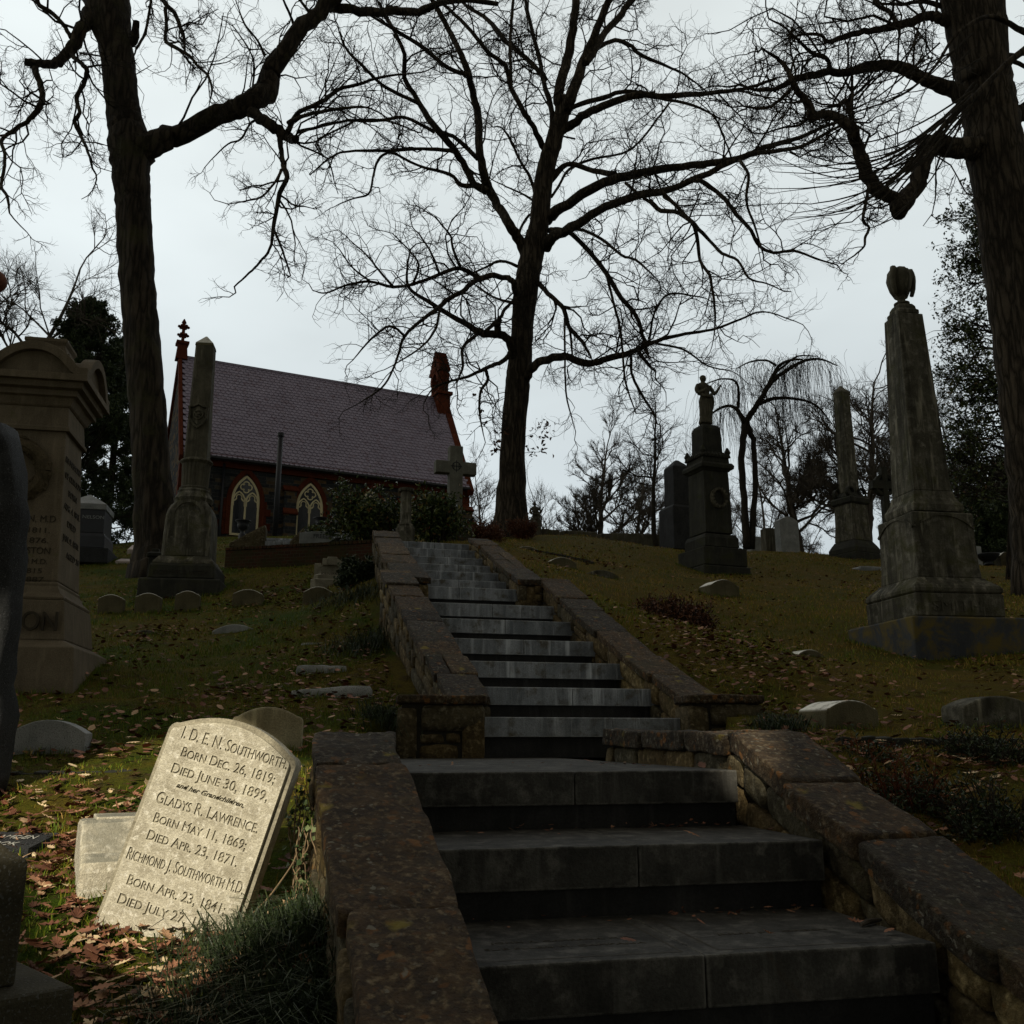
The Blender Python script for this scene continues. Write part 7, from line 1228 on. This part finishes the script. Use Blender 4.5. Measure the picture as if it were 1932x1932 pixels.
# ivy vine in the gap between headstone and wall, bare stems
vn = thing('ivy_vine', 'thin bare ivy stems with small pale leaves climbing the wall behind the leaning headstone', 'vine', tuple(PY(560, 1720, 3.25))); b = PY(560, 1720, 3.25); m = MB(); tp = []
for k in range(16):
    x, y = 560 + rng.normal(0, 8), 1700 + rng.normal(0, 30); q = [(x, y)]
    for _ in range(7): x += rng.normal(.5, 6); y -= rng.uniform(15, 38); q.append((x, max(y, 1440)))
    P = np.array([PY(a_, c_, 3.32 + rng.normal(0, .03)) for a_, c_ in q]); pp, rr = smooth_path(P, np.linspace(.0022, .0012, len(P)), 3, .5); V, Q, T = tube(pp, rr, 5); m.add(V, Q, T); tp.append(pp)
for (q) in ([(400, 1790), (440, 1760), (500, 1700), (545, 1640), (565, 1600)], [(430, 1830), (480, 1790), (530, 1740), (560, 1730)], [(480, 1770), (520, 1745), (575, 1730)]): P = np.array([PY(a_, c_, 2.95 + .1 * i_) for i_, (a_, c_) in enumerate(q)]); pp, rr = smooth_path(P, np.full(len(P), .0022), 4, .4); V, Q, T = tube(pp, rr, 5); m.add(V, Q, T)
MT['vine'] = flat_mat('dry_vine', (.20, .14, .08), .9, .3, 20); m.build('stems', MT['vine'], vn, b); MT['ivyleaf'] = leaf_mat('ivy_leaves', [(0, (.03, .06, .02)), (1, (.16, .20, .09))], .5); pts = np.concatenate(tp); leafset('leaves', MT['ivyleaf'], pts[rng.random(len(pts)) < .5], .022, vn, b, 1, spread=.008, ratio=.8)

# ------------------------------------------------------------ added sun blockers: unseen evergreens behind the viewpoint, cloud lumps behind them
Sd = np.array(SUN); Aa = unit(np.cross(np.array([0, 1, 0.]), Sd) * 0 + np.array([Sd[1], -Sd[0], 0.]) * -1); Bb = unit(np.cross(Sd, Aa)); Bb = Bb if Bb[2] > 0 else -Bb
if Aa[0] < 0: Aa = -Aa
def ab(P): P = np.asarray(P, float); return np.stack([P @ Aa, P @ Bb], -1)
lit = [PY(75, 1800, 2.6), PY(130, 1900, 2.35), PY(330, 1870, 2.6), PY(500, 1800, 2.9), PY(660, 1880, 2.45), PY(648, 1720, 2.75), PY(626, 1560, 3.15), PY(612, 1410, 3.6), PY(640, 1330, 4.2), PY(420, 1300, 5.0), PY(300, 1330, 5.4), PY(-60, 1462, 4.75), PY(-60, 1600, 4.0)]
lit = ab(np.array(lit)); 
def inside(p, poly):
    x, y = p[:, 0], p[:, 1]; r = np.zeros(len(p), bool); n = len(poly); j = n - 1
    for i in range(n):
        xi, yi = poly[i]; xj, yj = poly[j]; c = ((yi > y) != (yj > y)) & (x < (xj - xi) * (y - yi) / (yj - yi + 1e-12) + xi); r ^= c; j = i
    return r
spots = [(ab(PY(1395, 1392, 3.95)), .14), (ab(PY(1320, 1392, 4.2)), .09), (ab(PY(1425, 1440, 3.7)), .06), (ab(PY(960, 1400, 6.1)), .0)]
def clear(p, r):                       # may a clump of radius r shade this spot of the sun's face of the scene?
    a_ = np.linspace(0, 6.283, 9)[:-1]; k = inside(p, lit)
    for t in a_: k |= inside(p + r[:, None] * np.array([math.cos(t), math.sin(t)]), lit)
    for c, s_ in spots: k |= np.linalg.norm(p - c, axis=1) < s_ + r
    return k
keep = rng; rng = np.random.default_rng(99)
bt = [thing('evergreen_tree', 'unseen evergreen added behind the viewpoint, crown shaped to block sun, first of two', 'tree', (-6.6, -7.5, gz(-6.6, -7.5))), thing('evergreen_tree', 'unseen evergreen added behind the viewpoint, crown shaped to block sun, second of two', 'tree', (2.8, -8.5, gz(2.8, -8.5)))]
V0, F0 = CP[2]; V0 = unit(V0)
mbs = [MB(), MB()]
for lay in range(4):                   # clumps laid to block the sun, kept clear of the lit outline
    for rad_, num in ((.42, 1500), (.16, 2600), (.07, 2600)):
        p = np.stack([rng.uniform(-7.5, 7.5, num), rng.uniform(-1.2, 8.5, num)], 1)
        if rad_ < .3: c_ = lit[rng.integers(len(lit), size=num)]; p = np.where(rng.random(num)[:, None] < .9, c_ + (np.roll(lit, -1, 0)[rng.integers(len(lit), size=num)] - c_) * rng.random(num)[:, None] + rng.normal(size=(num, 2)) * .35, p)
        r = rad_ * rng.uniform(.7, 1.2, num); ok = ~clear(p, r * .92); p, r = p[ok], r[ok]
        if len(p) > 900: p, r = p[:900], r[:900]
        D = 9.5 + lay * .6 + rng.uniform(-.3, .3, len(p)); C3 = Sd * D[:, None] + Aa * p[:, :1] + Bb * p[:, 1:]
        for c3, rr in zip(C3, r):
            k = 0 if c3[0] < .2 else 1; mbs[k].add(c3 + V0 * rr * (1 + .18 * rng.normal(size=(len(V0), 1))), F0, tone=rng.random())
for k in (0, 1):
    o_ = np.array(bt[k].location); mbs[k].build('crown', MT['needle'], bt[k], o_); m = MB(); V, Q, T = tube([(0, 0, -.5), (0, 0, 5), (0, 0, 12)], [.3, .22, .1], 12); m.add(V, Q, T); m.build('trunk', MT['bark'], bt[k], smooth=True)
# unseen lumpy cloud mesh added as a sun blocker to shade the hill
cm = MB(); Vc, Fc = CP[6]; Vc = unit(Vc); n = 0
for _ in range(900):
    a_, b_ = rng.uniform(-75, 75), rng.uniform(-26, 75); 
    if -5.6 < a_ < 5.6 and -3.0 < b_ < 6.5: continue
    r = rng.uniform(7, 11); 
    if abs(a_) < 17 and -14 < b_ < 18: r = rng.uniform(1.6, 3.2)
    if -7 - r * .5 < a_ < 7 + r * .5 and -3 - r * .5 < b_ < 7 + r * .5: continue
    c = Sd * (150 + rng.uniform(-5, 15)) + Aa * a_ + Bb * b_; cm.add(c + Vc * r * (1 + .12 * rng.normal(size=(len(Vc), 1))) * [1, .8, .8], Fc)
for a_ in np.arange(-17, 17.1, 1.6):
    for b_ in np.arange(-14, 18.1, 1.6):
        if -6.6 < a_ < 6.6 and -2.2 < b_ < 7.0: continue
        c = Sd * (158 + rng.uniform(-3, 3)) + Aa * (a_ + rng.normal(0, .2)) + Bb * (b_ + rng.normal(0, .2)); cm.add(c + Vc * rng.uniform(1.5, 1.9), Fc)
MT['cloud'] = flat_mat('sun_block_cloud', (.35, .36, .38), 1, .1, .05, 0); tag(cm.build('sun_block_clouds', MT['cloud'], smooth=True), kind='structure'); rng = keep
